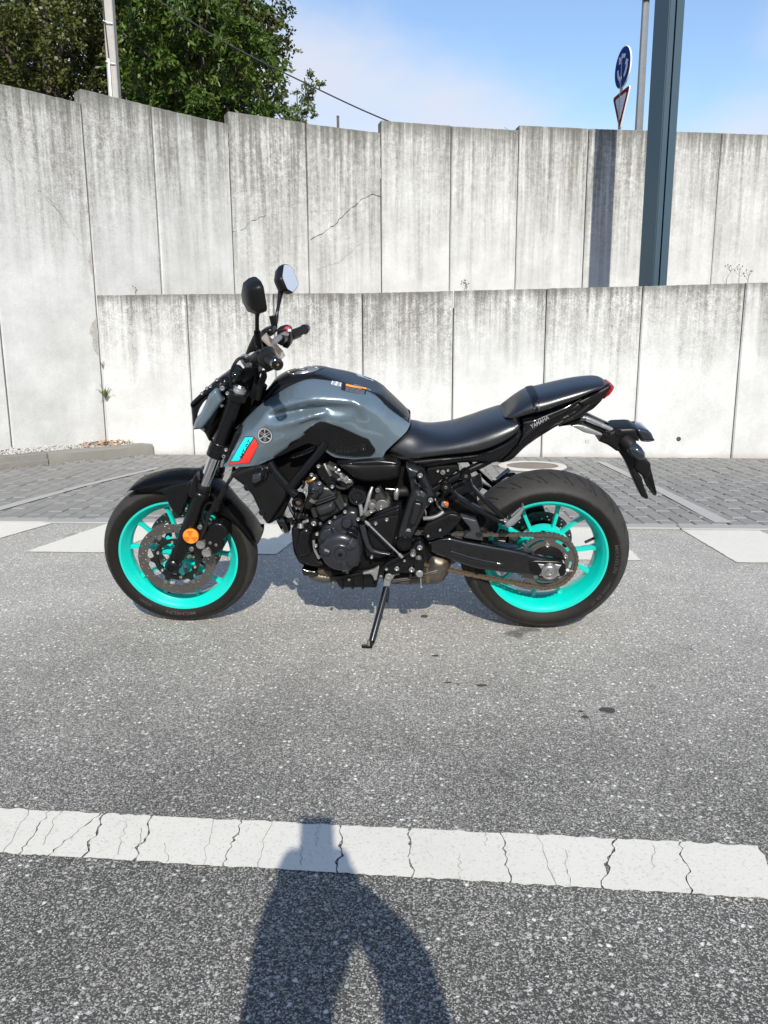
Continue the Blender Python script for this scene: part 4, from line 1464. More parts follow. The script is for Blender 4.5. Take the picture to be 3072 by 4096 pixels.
def wheel(name, loc, R, prof, lip_y, hub, pairs, half, steer, rear=False):
    bm = bmesh.new()
    ly = lip_y
    rim = [(.230, -ly), (.2305, -ly + .006), (.222, -ly + .009), (.2195, -ly + .001), (.221, -ly - .001), (.230, -ly)]
    outer = [(.2295, -ly - .001), (.231, -ly + .003), (.2305, -ly + .008), (.219, -ly + .012), (.214, -ly + .03), (.214, ly - .03), (.219, ly - .012), (.2305, ly - .008), (.231, ly - .003), (.2295, ly + .001)]
    inner = [(.2215, ly + .0), (.217, ly - .006), (.212, ly - .010), (.2055, ly - .024), (.198, ly * .42), (.193, ly * .25), (.193, -ly * .25), (.198, -ly * .42), (.2055, -ly + .024), (.212, -ly + .010), (.217, -ly + .006), (.2215, -ly)]
    bm_lathe(bm, outer + inner, 96, closed=True)
    # hub
    hr, hw = hub
    bm_lathe(bm, [(.014, -hw), (hr * .62, -hw), (hr * .70, -hw + .006), (hr * .74, -.03), (hr, -.022), (hr * 1.04, 0), (hr, .022), (hr * .74, .03), (hr * .70, hw - .006), (hr * .62, hw), (.014, hw)], 48)
    w = finish(name, bm, 'teal', bike, 32)
    w.location = loc
    w.rotation_euler = (0, 0, steer)
    # ten cast spokes in five pairs
    for pc in pairs:
        for sgn in (-1, 1):
            a_h = rad(pc + sgn * half * .55); a_r = rad(pc + sgn * half)
            bm = bmesh.new()
            rings = []
            hs = .015 if not rear else .019
            for (rho, t, wt, dp) in [(hr * .85, 0, .026, hs * 1.15), (hr * 1.15, .10, .018, hs), (.10, .42, .0145, hs * .80), (.15, .75, .0140, hs * .74), (.178, .93, .0150, hs * .80), (.190, .98, .0190, hs * .95), (.2015, 1.0, .028, hs * 1.15)]:
                a = a_h + (a_r - a_h) * t
                e = Vector((math.cos(a), 0, math.sin(a))); n = Vector((-math.sin(a), 0, math.cos(a)))
                c_ = e * rho
                k = .32
                sec = [(-1, -1 + k), (-1 + k, -1), (1 - k, -1), (1, -1 + k), (1, 1 - k), (1 - k, 1), (-1 + k, 1), (-1, 1 - k)]
                rings.append([bm.verts.new(c_ + n * (sx * wt / 2) + Vector((0, sy * dp, 0))) for sx, sy in sec])
            for A, B in zip(rings, rings[1:]):
                for q in range(8):
                    bm.faces.new((A[q], A[(q + 1) % 8], B[(q + 1) % 8], B[q]))
            finish('spoke', bm, 'teal', w, 40)
    # tyre
    full = [(r, -y) for r, y in prof] + [(r, y) for r, y in prof[-2::-1]]
    t = lathe('tyre', full, 'tyre', w, 128, sharp=60)
    # tread grooves
    outp = prof[3:]
    ys = [p[1] for p in outp][::-1]; rs = [p[0] for p in outp][::-1]
    wy = outp[0][1]
    def S(u, th):
        y = u * wy
        r = float(np.interp(abs(y), ys, rs))
        return Vector(((r + .0006) * math.cos(th), y * 1.004, (r + .0006) * math.sin(th)))
    bm = bmesh.new()
    N = 20 if rear else 22
    for k in range(N):
        b0 = 2 * math.pi * k / N
        for sgn in (-1, 1):
            ph = b0 + (0 if sgn < 0 else math.pi / N)
            for poly, wd in (([(.10, .0), (.30, .05), (.50, .11), (.60, .17), (.68, .185)], .0058 if rear else .0036), ([(.30, .165), (.50, .21), (.66, .255), (.74, .265)], .0048 if rear else .003), ([(.04, .13), (.20, .19)], .0034 if rear else .0025)):
                P = []
                for (u0, t0_), (u1, t1_) in zip(poly, poly[1:]):
                    for q in range(4):
                        P.append((u0 + (u1 - u0) * q / 4, t0_ + (t1_ - t0_) * q / 4))
                P.append(poly[-1])
                prev = None
                for i, (u, tt) in enumerate(P):
                    ww = wd * (1.0 if 0 < i < len(P) - 1 else .25)
                    c_ = S(sgn * u, ph - tt)
                    a = S(sgn * (u + ww / wy * .55), ph - tt - ww / R * .0); 
                    d_ = S(sgn * u, ph - tt + .001) - c_
                    d_.normalize()
                    p1 = bm.verts.new(S(sgn * (u - ww / wy * .5), ph - tt) + d_ * ww); p2 = bm.verts.new(S(sgn * (u + ww / wy * .5), ph - tt) - d_ * ww)
                    if prev: bm.faces.new((prev[0], prev[1], p2, p1))
                    prev = (p1, p2)
    g = finish('tread_grooves', bm, 'groove', w, smooth=False)
    # raised print on the side wall
    def arc_text(body, th, r, h, wd):
        me = text_mesh(body, 1.0, 'tyre_print', .01)
        co = np.empty(len(me.vertices) * 3); me.vertices.foreach_get('co', co); co = co.reshape(-1, 3)
        mn, mx = co.min(0), co.max(0); cc = (mn + mx) / 2
        sx = wd / (mx[0] - mn[0]); sz = h / (mx[1] - mn[1])
        def f(x, y, z):
            u = (x - cc[0]) * sx; v = (y - cc[1]) * sz
            rr_ = r + v; a = th - u / r
            return (rr_ * math.cos(a), -tyre_y(prof, rr_) - .0008, rr_ * math.sin(a))
        link_mesh('sidewall_print', map_mesh(me, f), None, w)
    if rear:
        arc_text('MICHELIN', rad(2), .256, .013, .115)
        arc_text('190/55 ZR 17', rad(-33), .256, .010, .115)
    else:
        arc_text('MICHELIN', rad(266), .247, .012, .115)
        arc_text('ROAD', rad(232), .247, .009, .05)
    bm = bmesh.new()
    for (c0, n_) in (((rad(-62), 9), (rad(128), 8)) if rear else ((rad(70), 6),)):
        for q in range(n_):
            a = c0 + q * rad(2.3)
            vv = []
            for (rr_, da) in ((.248, -.008), (.248, .008), (.266, .008), (.266, -.008)):
                vv.append(bm.verts.new((rr_ * math.cos(a + da), -tyre_y(prof, rr_) - .0008, rr_ * math.sin(a + da))))
            bm.faces.new(vv)
    finish('wear_bars', bm, 'groove', w, smooth=False)
    return w

F_PROF = [(.222, .046), (.236, .0545), (.250, .0590), (.262, .0600), (.272, .0570), (.282, .047), (.290, .033), (.296, .016), (.298, 0)]
R_PROF = [(.222, .070), (.236, .084), (.250, .0915), (.262, .0945), (.272, .0940), (.284, .0855), (.297, .069), (.3085, .047), (.3155, .024), (.318, 0)]
fw = wheel('front_wheel', (-.70, 0, .298), .298, F_PROF, .050, (.047, .052), [84, 156, 228, 300, 12], 16.5, rad(2.5))
rw = wheel('rear_wheel', (.70, 0, .318), .318, R_PROF, .076, (.068, .060), [61, 133, 205, 277, 349], 15.5, 0, True)
# valves and balance weight
tube('valve', [(-.07, -.005, -.193 * .93), (-.06, -.012, -.155)], .005, 'rubber', fw, 8, 1)
tube('valve', [(.185, -.01, .055), (.150, -.02, .042)], .0055, 'rubber', rw, 8, 1)
box('balance_weight', -.1945, -.1885, -.012, .012, .060, .092, 'alloy', fw, .001).rotation_euler = (0, rad(6), 0)

def brake_disc(parent, y, R, r_in, n_holes_rows, seed, carrier=True, mat='disc_steel'):
    holes = []
    for k in range(20):
        for j, rr_ in enumerate(n_holes_rows):
            a = 2 * math.pi * (k + j * .33) / 20
            holes.append([(rr_ * math.cos(a) + .0032 * math.cos(q), rr_ * math.sin(a) + .0032 * math.sin(q)) for q in np.linspace(0, 2 * math.pi, 9)[:-1]])
    inner = []
    for k in range(120):
        a = 2 * math.pi * k / 120
        rr_ = r_in - .004 * max(0, math.cos(a * 6)) ** 3
        inner.append((rr_ * math.cos(a), rr_ * math.sin(a)))
    outer = [(R * math.cos(2 * math.pi * k / 120), R * math.sin(2 * math.pi * k / 120)) for k in range(120)]
    d = plate('brake_disc', outer, mat, parent, y + .0022, y - .0022, .0006, holes=[inner] + holes)
    return d
for sgn in (-1, 1):
    y = sgn * .072
    d = brake_disc(fw, y, .1475, .113, (.120, .1305, .141), 1)
    ring = [(.090 * math.cos(t), .090 * math.sin(t)) for t in np.linspace(0, 2 * math.pi, 65)[:-1]]
    # black carrier with lugs
    out = []
    for k in range(120):
        a = 2 * math.pi * k / 120
        out.append(((.087 + .023 * max(0, math.cos(a * 6)) ** 6) * math.cos(a), (.087 + .023 * max(0, math.cos(a * 6)) ** 6) * math.sin(a)))
    inn = [((.070 - .008 * max(0, math.cos(t * 6 + 3.14)) ** 4) * math.cos(t), (.070 - .008 * max(0, math.cos(t * 6 + 3.14)) ** 4) * math.sin(t)) for t in np.linspace(0, 2 * math.pi, 73)[:-1]]
    plate('disc_carrier', out, 'gloss_black', fw, y - sgn * .004, y + sgn * .004, .001, holes=[inn])
    for k in range(6):
        a = 2 * math.pi * k / 6
        lathe('float_button', [(0, -.004), (.004, -.004), (.0045, -.006), (.0085, -.006), (.0085, .004)], 'dull_steel', fw, 14, (.108 * math.cos(a), y + sgn * .001, .108 * math.sin(a)), (0, -sgn, 0))
        a += math.pi / 6 + .1
        bolt(fw, (.074 * math.cos(a), .074 * math.sin(a)), y + sgn * .004, .0062, 'steel', sgn)
# hub webs that carry the disc
for k in range(6):
    a = 2 * math.pi * k / 6 + math.pi / 6 + .1
    for sgn in (-1, 1):
        bm = bmesh.new()
        bm_tube(bm, [(.03 * math.cos(a), sgn * .035, .03 * math.sin(a)), (.076 * math.cos(a), sgn * .062, .076 * math.sin(a))], [.012, .010], 8, 1)
        finish('disc_mount', bm, 'teal', fw)
# rear disc on the far side, cush drive boss on the near side
rd = brake_disc(rw, .085, .122, .085, (.092, .103, .114), 2)
plate('disc_carrier', circ(.086, 40), 'deep_black', rw, .088, .080, .001, holes=[circ(.05, 30)])
lathe('cush_drive_boss', [(.02, -.030), (.095, -.030), (.100, -.022), (.100, .02), (.06, .03)], 'teal', rw, 48)
for k in range(5):
    a = rad(97 + 72 * k)
    lathe('lightening_hole', [(0, -.0308), (.010, -.0308), (.0115, -.0300)], 'deep_black', rw, 14, (.083 * math.cos(a), 0, .083 * math.sin(a)))

# ------------------------------------------------------------------ fork
AX0, AX1 = Vector((-.3905, 0, .962)), Vector((-.690, 0, .300))
def fk(t):
    return AX0.lerp(AX1, t)
f_ax = (AX0 - AX1).normalized()
def tof(z):
    return (AX0.z - z) / (AX0.z - AX1.z)
def fork_leg(sgn):
    y = sgn * .105
    def at(z): p = fk(tof(z)); return Vector((p.x, y, p.z))
    top = tube('fork_leg', [at(.945), at(.765)], [.0255, .0255], 'satin_black', bike, 28, 1)
    tube('lower_clamp', [at(.775), at(.727)], .0315, 'satin_black', top, 28, 1)
    lathe('clamp_seam', [(.0317, -.0012), (.0324, 0), (.0317, .0012)], 'deep_black', top, 28, at(.752), f_ax)
    lathe('clamp_seam', [(.0257, -.0015), (.0268, 0), (.0257, .0015)], 'crank_metal', top, 28, at(.775), f_ax)
    tube('stanchion', [at(.74), at(.57)], .0205, 'chrome', top, 28, 1)
    sl = bmesh.new()
    P = [at(.612), at(.604), at(.600), at(.592), at(.588), at(.572), at(.567), at(.36), at(.325)]
    bm_tube(sl, P, [.026, .029, .029, .027, .032, .032, .0285, .0265, .0255], 28, 1)
    s_ = finish('slider', sl, 'satin_black', top, 50)
    lathe('dust_seal', [(.0205, .010), (.025, .009), (.0275, 0), (.0275, -.008), (.0205, -.008)], 'rubber', top, 28, at(.610), f_ax)
    # axle lug
    lathe('axle_lug', [(0, -.026), (.010, -.026), (.011, -.030), (.017, -.030), (.019, -.026), (.027, -.020), (.029, -.005), (.029, .02), (.020, .025)], 'satin_black', top, 32, (-.7005, y + sgn * .004, .292), (0, -sgn, 0))
    lug = [(-.716, .286), (-.700, .268), (-.682, .280), (-.662, .325), (-.648, .362), (-.690, .372), (-.712, .32)]
    plate('axle_holder', lug, 'satin_black', top, y - .018, y + .018, .006, rnd=.3)
    # cap nut on top
    lathe('fork_cap', [(0, .008), (.010, .008), (.0105, .012), (.017, .012), (.018, .008), (.0245, .006), (.0265, .0), (.0265, -.01)], 'alloy', top, 24, at(.965), f_ax)
    lathe('cap_hex', [(0, .0165), (.009, .0165), (.0105, .0140), (.0105, .006)], 'steel', top, 6, at(.965), f_ax)
    return top
fl = fork_leg(-1); fr = fork_leg(1)
# triple clamps
bm = bmesh.new()
bm_box(bm, -.428, -.368, -.135, .135, -.0125, .0125, .006, 2)
tc = finish('top_clamp', bm, 'satin_black', bike)
tc.location = (-.388, 0, .945); tc.rotation_euler = (0, rad(24.3), 0); 
tc.location = tuple(Vector((-.388, 0, .945)) - Matrix.Rotation(rad(24.3), 3, 'Y') @ Vector((-.397, 0, 0)))
for sgn in (-1, 1):
    lathe('clamp_ring', [(.0262, -.014), (.034, -.012), (.0355, -.006), (.0355, .006), (.034, .012), (.0262, .014)], 'satin_black', bike, 32, (fk(tof(.945)).x, sgn * .105, .945), f_ax)
bm = bmesh.new(); bm_box(bm, -.035, .07, -.13, .13, -.022, .022, .01, 2)
lc = finish('lower_triple', bm, 'satin_black', bike); lc.location = (fk(tof(.752)).x + .01, 0, .752); lc.rotation_euler = (0, rad(24.3), 0)
tube('steering_head', [(-.345, 0, .965), (-.435, 0, .745)], .036, 'deep_black', bike, 20, 1)
for p in [(-.4477,.7576),(-.458,.7333),(-.4232,.9595)]:
    bolt(bike, p, -.128, .0068, 'steel')
washer_bolt(bike, (-.4384,.978), -.128, .0085, 'gloss_black', 'alloy', 1.5)
# reflector on the slider
rf = lathe('reflector', [(0, -.005), (.0265, -.005), (.029, -.002), (.029, .008)], 'reflector', bike, 36, ((-.6093,.426)[0], -.138, (-.6093,.426)[1]))
for k in range(3):
    a0 = rad(90 + 120 * k)
    lp = [(0, 0)] + [(.0255 * math.cos(t), .0255 * math.sin(t)) for t in np.linspace(a0 - .5, a0 + .5, 8)]
    q = (-.6093,.426)
    plate('reflector_facet', [(a + q[0], b + q[1]) for a, b in lp], 'reflector_dark', rf, -.142, -.1435, 0)
# reflector stay and caliper on the near leg
plate('caliper_bracket', [(-.6249,.4436),(-.5917,.4567),(-.5705,.4696),(-.5536,.4442),(-.5523,.4185),(-.5795,.388),(-.5647,.3401),(-.5898,.3311),(-.6119,.3484),(-.6355,.3526),(-.657,.3742)], 'satin_black', bike, -.095, -.122, .004, rnd=.2)
cal = relief('brake_caliper', [(-.5523,.4552),(-.523,.4723),(-.496,.4683),(-.475,.4431),(-.4775,.4175),(-.4989,.4001),(-.4984,.3655),(-.5244,.3435),(-.5613,.3344),(-.5838,.3473),(-.5839,.3821),(-.5732,.408)], 'satin_black', bike, -.05, -.118, .012, mirror=True)
for p in [(-.5791,.3879),(-.561,.3543)]:
    lathe('caliper_pin', [(0, -.006), (.008, -.006), (.010, -.010), (.0165, -.010), (.018, -.007), (.018, .014)], 'steel', bike, 24, (p[0], -.122, p[1]))
for p in [(-.5748,.4571),(-.617,.3674)]:
    bolt(bike, p, -.122, .0095, 'dull_steel')
for p in [(-.5453,.3911),(-.5244,.3826)]:
    bolt(bike, p, -.118, .006, 'dull_steel')
# brake hoses
tube('brake_hose', [(-.4332,-.1,.6857),(-.4335,-.11,.6727),(-.4388,-.125,.6542),(-.4523,-.13,.6349)] + [(-.4887,-.13,.5805),(-.5032,-.13,.5517),(-.534,-.132,.5108),(-.5489,-.13,.4679),(-.562,-.13,.4381),(-.5773,-.128,.4114)], .0062, 'rubber', bike, 10, 5)
tube('hose_guide', [(-.4591,-.132,.6221),(-.4979,-.132,.5608),(-.5297,-.132,.515)], .010, 'matte_black', bike, 10, 3)
tube('hose_clip', [(-.4951,-.132,.569),(-.5096,-.132,.5401)], .014, 'matte_black', bike, 10, 1)
tube('sensor_wire', [(-.5008,-.125,.5496),(-.5364,-.115,.5495),(-.5576,-.112,.5231),(-.5652,-.112,.4895),(-.5545,-.12,.4592)], .0035, 'rubber', bike, 8, 5)
bolt(bike, (-.5483,.5099), -.125, .006, 'satin_black')
tube('wheel_sensor', [(-.6469,-.09,.3181),(-.6296,-.09,.3272)], .010, 'dull_steel', bike, 8, 1)

# ------------------------------------------------------------------ front mudguard: shell about the axle
fc = np.array([-.70, .298])
def pol(p):
    d = np.array(p) - fc
    return math.atan2(d[1], d[0]), float(np.hypot(*d))
top_pts = [(-.8651,.5615),(-.8559,.5736),(-.8397,.5873),(-.8133,.6011),(-.7875,.6109),(-.7329,.6259),(-.6795,.6332),(-.6313,.6326),(-.5876,.6285),(-.5431,.5928),(-.4984,.5555),(-.4623,.5084),(-.4263,.4554),(-.3975,.4071),(-.3835,.367),(-.3833,.3535)]
edge_pts = [(-.8289,.5894),(-.8249,.5844),(-.8144,.5803),(-.7949,.5779),(-.7713,.5763),(-.7242,.5732),(-.6766,.5743),(-.6331,.5745),(-.5814,.5789),(-.5433,.5666),(-.5157,.5291),(-.5039,.4889),(-.4554,.455),(-.4159,.4056),(-.3976,.3862),(-.3818,.3833)]
bm = bmesh.new()
rings = []
m_ = smooth_path([Vector((a[0], a[1], 0)) for a in top_pts], 4); e_ = smooth_path([Vector((a[0], a[1], 0)) for a in edge_pts], 4)
for a, b in zip(m_, e_):
    ring = []
    n = 9
    wmax = .076
    half_ = [(-1.0, 0.0), (-1.0, .25), (-.965, .5), (-.86, .74), (-.66, .90), (-.36, .98), (0, 1.0)]
    for (fy, h) in half_ + [(-q, w_) for q, w_ in half_[-2::-1]]:
        p = b.lerp(a, h)
        ring.append(bm.verts.new((p.x, fy * wmax, p.y)))
    rings.append(ring)
for A, B in zip(rings, rings[1:]):
    for q in range(len(A) - 1):
        bm.faces.new((A[q], A[q + 1], B[q + 1], B[q]))
r_ = bmesh.ops.solidify(bm, geom=bm.faces[:], thickness=.003)
mg = finish('front_mudguard', bm, 'satin_black', bike, 45)
side = [(-.7456,.578),(-.7144,.5752),(-.7027,.5426),(-.6903,.5089),(-.6762,.4843),(-.6639,.4775),(-.6486,.4922),(-.6302,.5262),(-.6112,.5807),(-.5773,.5851),(-.6047,.62),(-.6225,.6179),(-.6711,.6053),(-.7205,.5885)]
relief('side_skirt', side, 'satin_black', mg, -.070, -.0835, .010, mirror=True)
bolt(mg, (-.6474,.5227), -.084, .009, 'satin_black')
horn_ = [(-.6039,.5816),(-.5916,.6207),(-.5747,.6574),(-.5671,.6663),(-.5647,.6534),(-.5681,.6127),(-.5661,.588),(-.5836,.5714)]
relief('fork_gaiter', horn_, 'satin_black', mg, -.085, -.135, .010, mirror=True)
relief('fork_stay', [(-.6223,.5918),(-.613,.6206),(-.5769,.631),(-.5638,.6086),(-.5636,.5756),(-.6076,.5671)], 'satin_black', mg, -.06, -.100, .010, mirror=True)

# ------------------------------------------------------------------ headlight cluster
hd = [(-.5764,.8984),(-.5684,.9092),(-.5325,.9425),(-.4958,.9719),(-.4566,1.002),(-.4397,1.0047),(-.4242,.9925),(-.4213,.9647),(-.4443,.9282),(-.4645,.8656),(-.5063,.7899),(-.5204,.7657),(-.5275,.7746),(-.5363,.7987),(-.5471,.8099),(-.5792,.8245),(-.5765,.8657)]
hl = relief('headlight', hd, 'satin_black', bike, 0, -.085, .03, mirror=True)[0]
top_cowl = [(-.5726,.9124),(-.5223,.9552),(-.4736,.989),(-.4532,.9956),(-.4375,.9832),(-.4369,.9606),(-.4773,.9522),(-.5185,.9381),(-.5437,.9153),(-.5689,.8951)]
relief('instrument_cowl', top_cowl, 'matte_black', hl, 0, -.098, .02, mirror=True)
wing = [(-.4647,.9719),(-.4576,.9661),(-.4455,.9329),(-.4473,.9259),(-.4888,.8726),(-.5264,.8292),(-.565,.8252),(-.5476,.8655),(-.5259,.8896),(-.5081,.9204),(-.4937,.9516),(-.4731,.9703)]
relief('headlight_wing', wing, 'body_paint', hl, -.09, -.122, .014, rnd=.15, mirror=True, crown=.006)
lens = [(-.5073,.9303),(-.5097,.9186),(-.5281,.8871),(-.5477,.8621),(-.5455,.8763),(-.5352,.8984),(-.5195,.9197)]
relief('position_lamp', lens, 'lamp_lens', hl, -.08, -.098, .004, mirror=True)
for p in [(-.5209,.9523),(-.5013,.97),(-.4882,.9763),(-.463,.9996),(-.4556,.9085),(-.5301,.8224)]:
    bolt(hl, p, -.098, .0058, 'steel')
lathe('projector_lens', [(0, .030), (.018, .026), (.028, .012), (.031, 0), (.031, -.01)], 'lamp_lens', hl, 28, (-.530, 0, .842), (-.9, 0, -.2))

# ------------------------------------------------------------------ handlebar, controls, mirrors
hb = tube('handlebar', [(-.2493,-.26,1.1066)] + [(-.262, -.20, 1.105), (-.298, -.12, 1.088), (-.318, -.05, 1.074), (-.318, .05, 1.074), (-.302, .12, 1.086), (-.272, .20, 1.100)] + [(-.2639,.27,1.0851)], .0115, 'alloy', bike, 14, 6)
gl = [(-.2595,-.262,1.1117),(-.2442,-.285,1.1102),(-.2153,-.34,1.1102),(-.192,-.388,1.1113)]
gl = [Vector(p) for p in gl]
g0 = tube('left_grip', gl[1:3] + [gl[2].lerp(gl[3], .45)], [.0185, .0165, .017], 'rubber', hb, 20, 3)
lathe('grip_flange', [(.010, -.012), (.028, -.012), (.030, -.006), (.028, .002), (.024, .012), (.010, .014)], 'rubber', hb, 24, gl[1], (gl[2] - gl[1]))
tube('grip_end_ring', [gl[2].lerp(gl[3], .38), gl[2].lerp(gl[3], .62)], .0195, 'rubber', hb, 20, 1)
axl = (gl[3] - gl[2]).normalized()
lathe('bar_end', [(0, -.006), (.0045, -.006), (.005, 0), (.013, 0), (.0185, -.004), (.0195, -.02), (.010, -.03)], 'gloss_black', hb, 24, gl[3], axl)
lathe('bar_end_core', [(0, .0005), (.0040, .0005), (.0052, -.003)], 'brass', hb, 16, gl[3], axl)
gr_ = [Vector(p) for p in [(-.2663,.262,1.085),(-.2497,.3,1.0883),(-.2337,.345,1.0891),(-.2216,.388,1.0894)]]
tube('right_grip', gr_[0:1] + gr_[1:4], [.018, .0165, .0165, .0175], 'rubber', hb, 20, 3)
lathe('bar_end', [(0, .002), (.013, 0), (.0185, -.004), (.0195, -.02), (.010, -.03)], 'gloss_black', hb, 24, gr_[3], (gr_[3] - gr_[2]))
# left switch block and lever
sw = relief('left_switch', [(-.2881,1.1172),(-.2619,1.1325),(-.2402,1.1293),(-.2275,1.0889),(-.2316,1.0663),(-.26,1.0544),(-.2654,1.0671),(-.2817,1.0797)], 'matte_black', hb, -.20, -.252, .012)
tube('clutch_lever', [(-.3463,-.16,1.077),(-.3158,-.19,1.091),(-.2886,-.22,1.1112),(-.2657,-.25,1.1233),(-.2263,-.31,1.1213),(-.2005,-.36,1.1179)], [.009, .011, .011, .008, .007, .008], 'satin_black', hb, 10, 4, .7)
tube('lever_perch', [(-.312,-.18,1.0842),(-.2872,-.215,1.1008),(-.273,-.235,1.1094)], [.016, .020, .018], 'matte_black', hb, 12, 3)
lathe('perch_cap', [(0, .016), (.012, .014), (.017, .006), (.018, 0), (.018, -.02)], 'alloy', hb, 20, ((-.348,1.0777)[0], -.14, (-.348,1.0777)[1]), (-.3, -.5, .8))
# right switch block
relief('right_switch', [(-.3051,1.1187),(-.2769,1.1264),(-.2571,1.1184),(-.2534,1.0894),(-.2571,1.0602),(-.2693,1.0438),(-.2876,1.0494),(-.2972,1.0714),(-.3068,1.0934)], 'matte_black', hb, .265, .205, .012)
relief('kill_switch', [(-.276,1.1254),(-.2569,1.127),(-.2487,1.1109),(-.262,1.1038)], 'red_plastic', hb, .215, .196, .006)
box('kill_switch_mark', *[v for v in ((-.2597,1.1134)[0], (-.248,1.1133)[0])], .190, .197, (-.2544,1.1108)[1], (-.2538,1.1198)[1], 'decal_white', hb, .001)
tube('bar_clamp_ring', [(-.2854,.16,1.0877),(-.2797,.19,1.0876)], .019, 'satin_black', hb, 16, 1)
tube('brake_lever', [(-.2864,.18,1.0715),(-.2787,.22,1.0713),(-.2585,.3,1.0678),(-.2411,.36,1.0684)], [.010, .010, .007, .007], 'satin_black', hb, 10, 4, .7)
relief('brake_reservoir', [(-.3474,1.127),(-.3142,1.1373),(-.3038,1.132),(-.2979,1.1144),(-.3131,1.1039),(-.3492,1.1041)], 'satin_black', hb, .19, .12, .012)
# mirrors
def mirror(sgn, c, stem):
    t_ = rad(9) if sgn > 0 else rad(24)
    n = Vector((math.cos(t_), -sgn * math.sin(t_), .36 if sgn > 0 else .10)).normalized()
    u = Vector((math.sin(t_), sgn * math.cos(t_), 0)).normalized()
    v = n.cross(u) * (-1 if n.cross(u).z < 0 else 1)
    c = Vector(c)
    lp = [(-.0075, .055), (.051, .048), (.077, .034), (.075, -.036), (-.024, -.056), (-.074, -.036), (-.078, .012)]
    lp = round_loop(lp, 4, .18)
    def ring(k, dep): return [c + u * (a * k) + v * (b * k) + n * dep for a, b in lp]
    bm = bmesh.new()
    prev = None
    for k, dep in ((.94, .0), (1.0, -.003), (1.02, -.012), (.985, -.024), (.80, -.042), (.45, -.050), (.12, -.052)):
        R_ = [bm.verts.new(p) for p in ring(k, dep)]
        if prev:
            for q in range(len(R_)):
                bm.faces.new((prev[q], prev[(q + 1) % len(R_)], R_[(q + 1) % len(R_)], R_[q]))
        prev = R_
    bm.faces.new(prev)
    m = finish('mirror', bm, 'matte_black', bike, 60)
    bm = bmesh.new()
    bm.faces.new([bm.verts.new(p) for p in ring(.94, -.0005)])
    finish('mirror_glass', bm, 'mirror_glass', m, smooth=False)
    return m
ml = mirror(-1, (*[(-.2388,-.345,1.3088)][0],), None)
mr = mirror(1, (*[(-.2673,.345,1.2865)][0],), None)
tube('mirror_stem', [(-.2558,-.315,1.2657),(-.2631,-.3,1.2403),(-.2683,-.285,1.2144),(-.2727,-.272,1.1899),(-.2746,-.262,1.1685),(-.2727,-.255,1.1412)], [.010, .0065, .0065, .0070, .0095, .011], 'satin_black', ml, 14, 4)
tube('mirror_boot', [(-.2726,-.272,1.1914),(-.2747,-.262,1.167),(-.2746,-.258,1.1479)], [.0105, .0115, .012], 'rubber', ml, 14, 3)
tube('mirror_stem', [(-.2912,.315,1.2542),(-.2993,.305,1.2358),(-.3069,.29,1.1947),(-.3126,.28,1.1672),(-.3173,.262,1.1337)], [.016, .011, .0065, .0065, .009], 'satin_black', mr, 14, 4)
tube('mirror_boot', [(-.3213,.235,1.1624),(-.3191,.235,1.1416),(-.3184,.235,1.1163)], [.0145, .0135, .011], 'matte_black', mr, 14, 3)
# instrument screen seen from the side
scr = [Vector(p) for p in [(-.3059,-.062,1.1352),(-.2738,-.066,1.1054),(-.2439,-.062,1.0628),(-.2402,-.06,1.0617),(-.2517,.066,1.0485),(-.2592,.068,1.0635),(-.2871,.07,1.0842),(-.3009,.07,1.112),(-.3146,.066,1.13)]]
bm = bmesh.new()
n_s = (scr[2] - scr[0]).cross(scr[-1] - scr[0]).normalized()
if n_s.z < 0: n_s = -n_s
f = bm.faces.new([bm.verts.new(p) for p in scr])
e = bmesh.ops.extrude_face_region(bm, geom=[f])
for v in [g for g in e['geom'] if isinstance(g, bmesh.types.BMVert)]:
    v.co -= n_s * .006
finish('instrument_screen', bm, 'tan_screen', hl, smooth=False)
meter = [(-.3397,1.131),(-.3324,1.1375),(-.3189,1.1292),(-.3085,1.1109),(-.2853,1.0824),(-.2634,1.057),(-.2773,1.0531),(-.2967,1.0673),(-.3223,1.0876),(-.3516,1.0817),(-.3644,1.071),(-.3556,1.0945)]
relief('instrument_housing', meter, 'matte_black', hl, 0, -.058, .012, mirror=True)
# yoke area clutter: hoses, clamp, ball joint, wiring
tube('clutch_cable', [(-.3478,-.15,1.0846),(-.3653,-.16,1.0835),(-.3792,-.17,1.0679),(-.3932,-.17,1.0402),(-.4,-.165,1.0095),(-.4001,-.15,.9826)], .0055, 'rubber', bike, 10, 5)
tube('brake_line', [(-.3345,-.02,1.1389),(-.3481,-.03,1.1141),(-.3556,-.05,1.0945),(-.3614,-.07,1.0751)], .005, 'rubber', bike, 8, 4)
tube('harness', [(-.2954,-.12,1.0353),(-.2952,-.12,1.0153),(-.3063,-.115,.994),(-.316,-.11,.9692),(-.3278,-.1,.9324)], [.008, .011, .012, .014, .012], 'matte_black', bike, 10, 4)
tube('harness', [(-.3258,-.1,1.0411),(-.3235,-.1,1.0075),(-.3313,-.1,.9736),(-.3467,-.09,.9368)], [.008, .010, .012, .012], 'deep_black', bike, 10, 4)
relief('bar_riser', [(-.4029,.9986),(-.3721,1.036),(-.3474,1.046),(-.3241,1.0392),(-.3226,1.0154),(-.3522,.9881),(-.3775,.9744),(-.3975,.9813)], 'matte_black', bike, .06, -.075, .012)
tube('riser_post', [(-.3448,-.03,1.0294),(-.3851,-.03,.9637),(-.4009,-.03,.9427)], .03, 'satin_black', bike, 16, 1)
lathe('ball_joint', [(0, .012), (.006, .0105), (.0105, .006), (.012, 0), (.0105, -.006), (.006, -.0105), (0, -.012)], 'gloss_black', bike, 16, ((-.387,1.0235)[0], -.14, (-.387,1.0235)[1]))
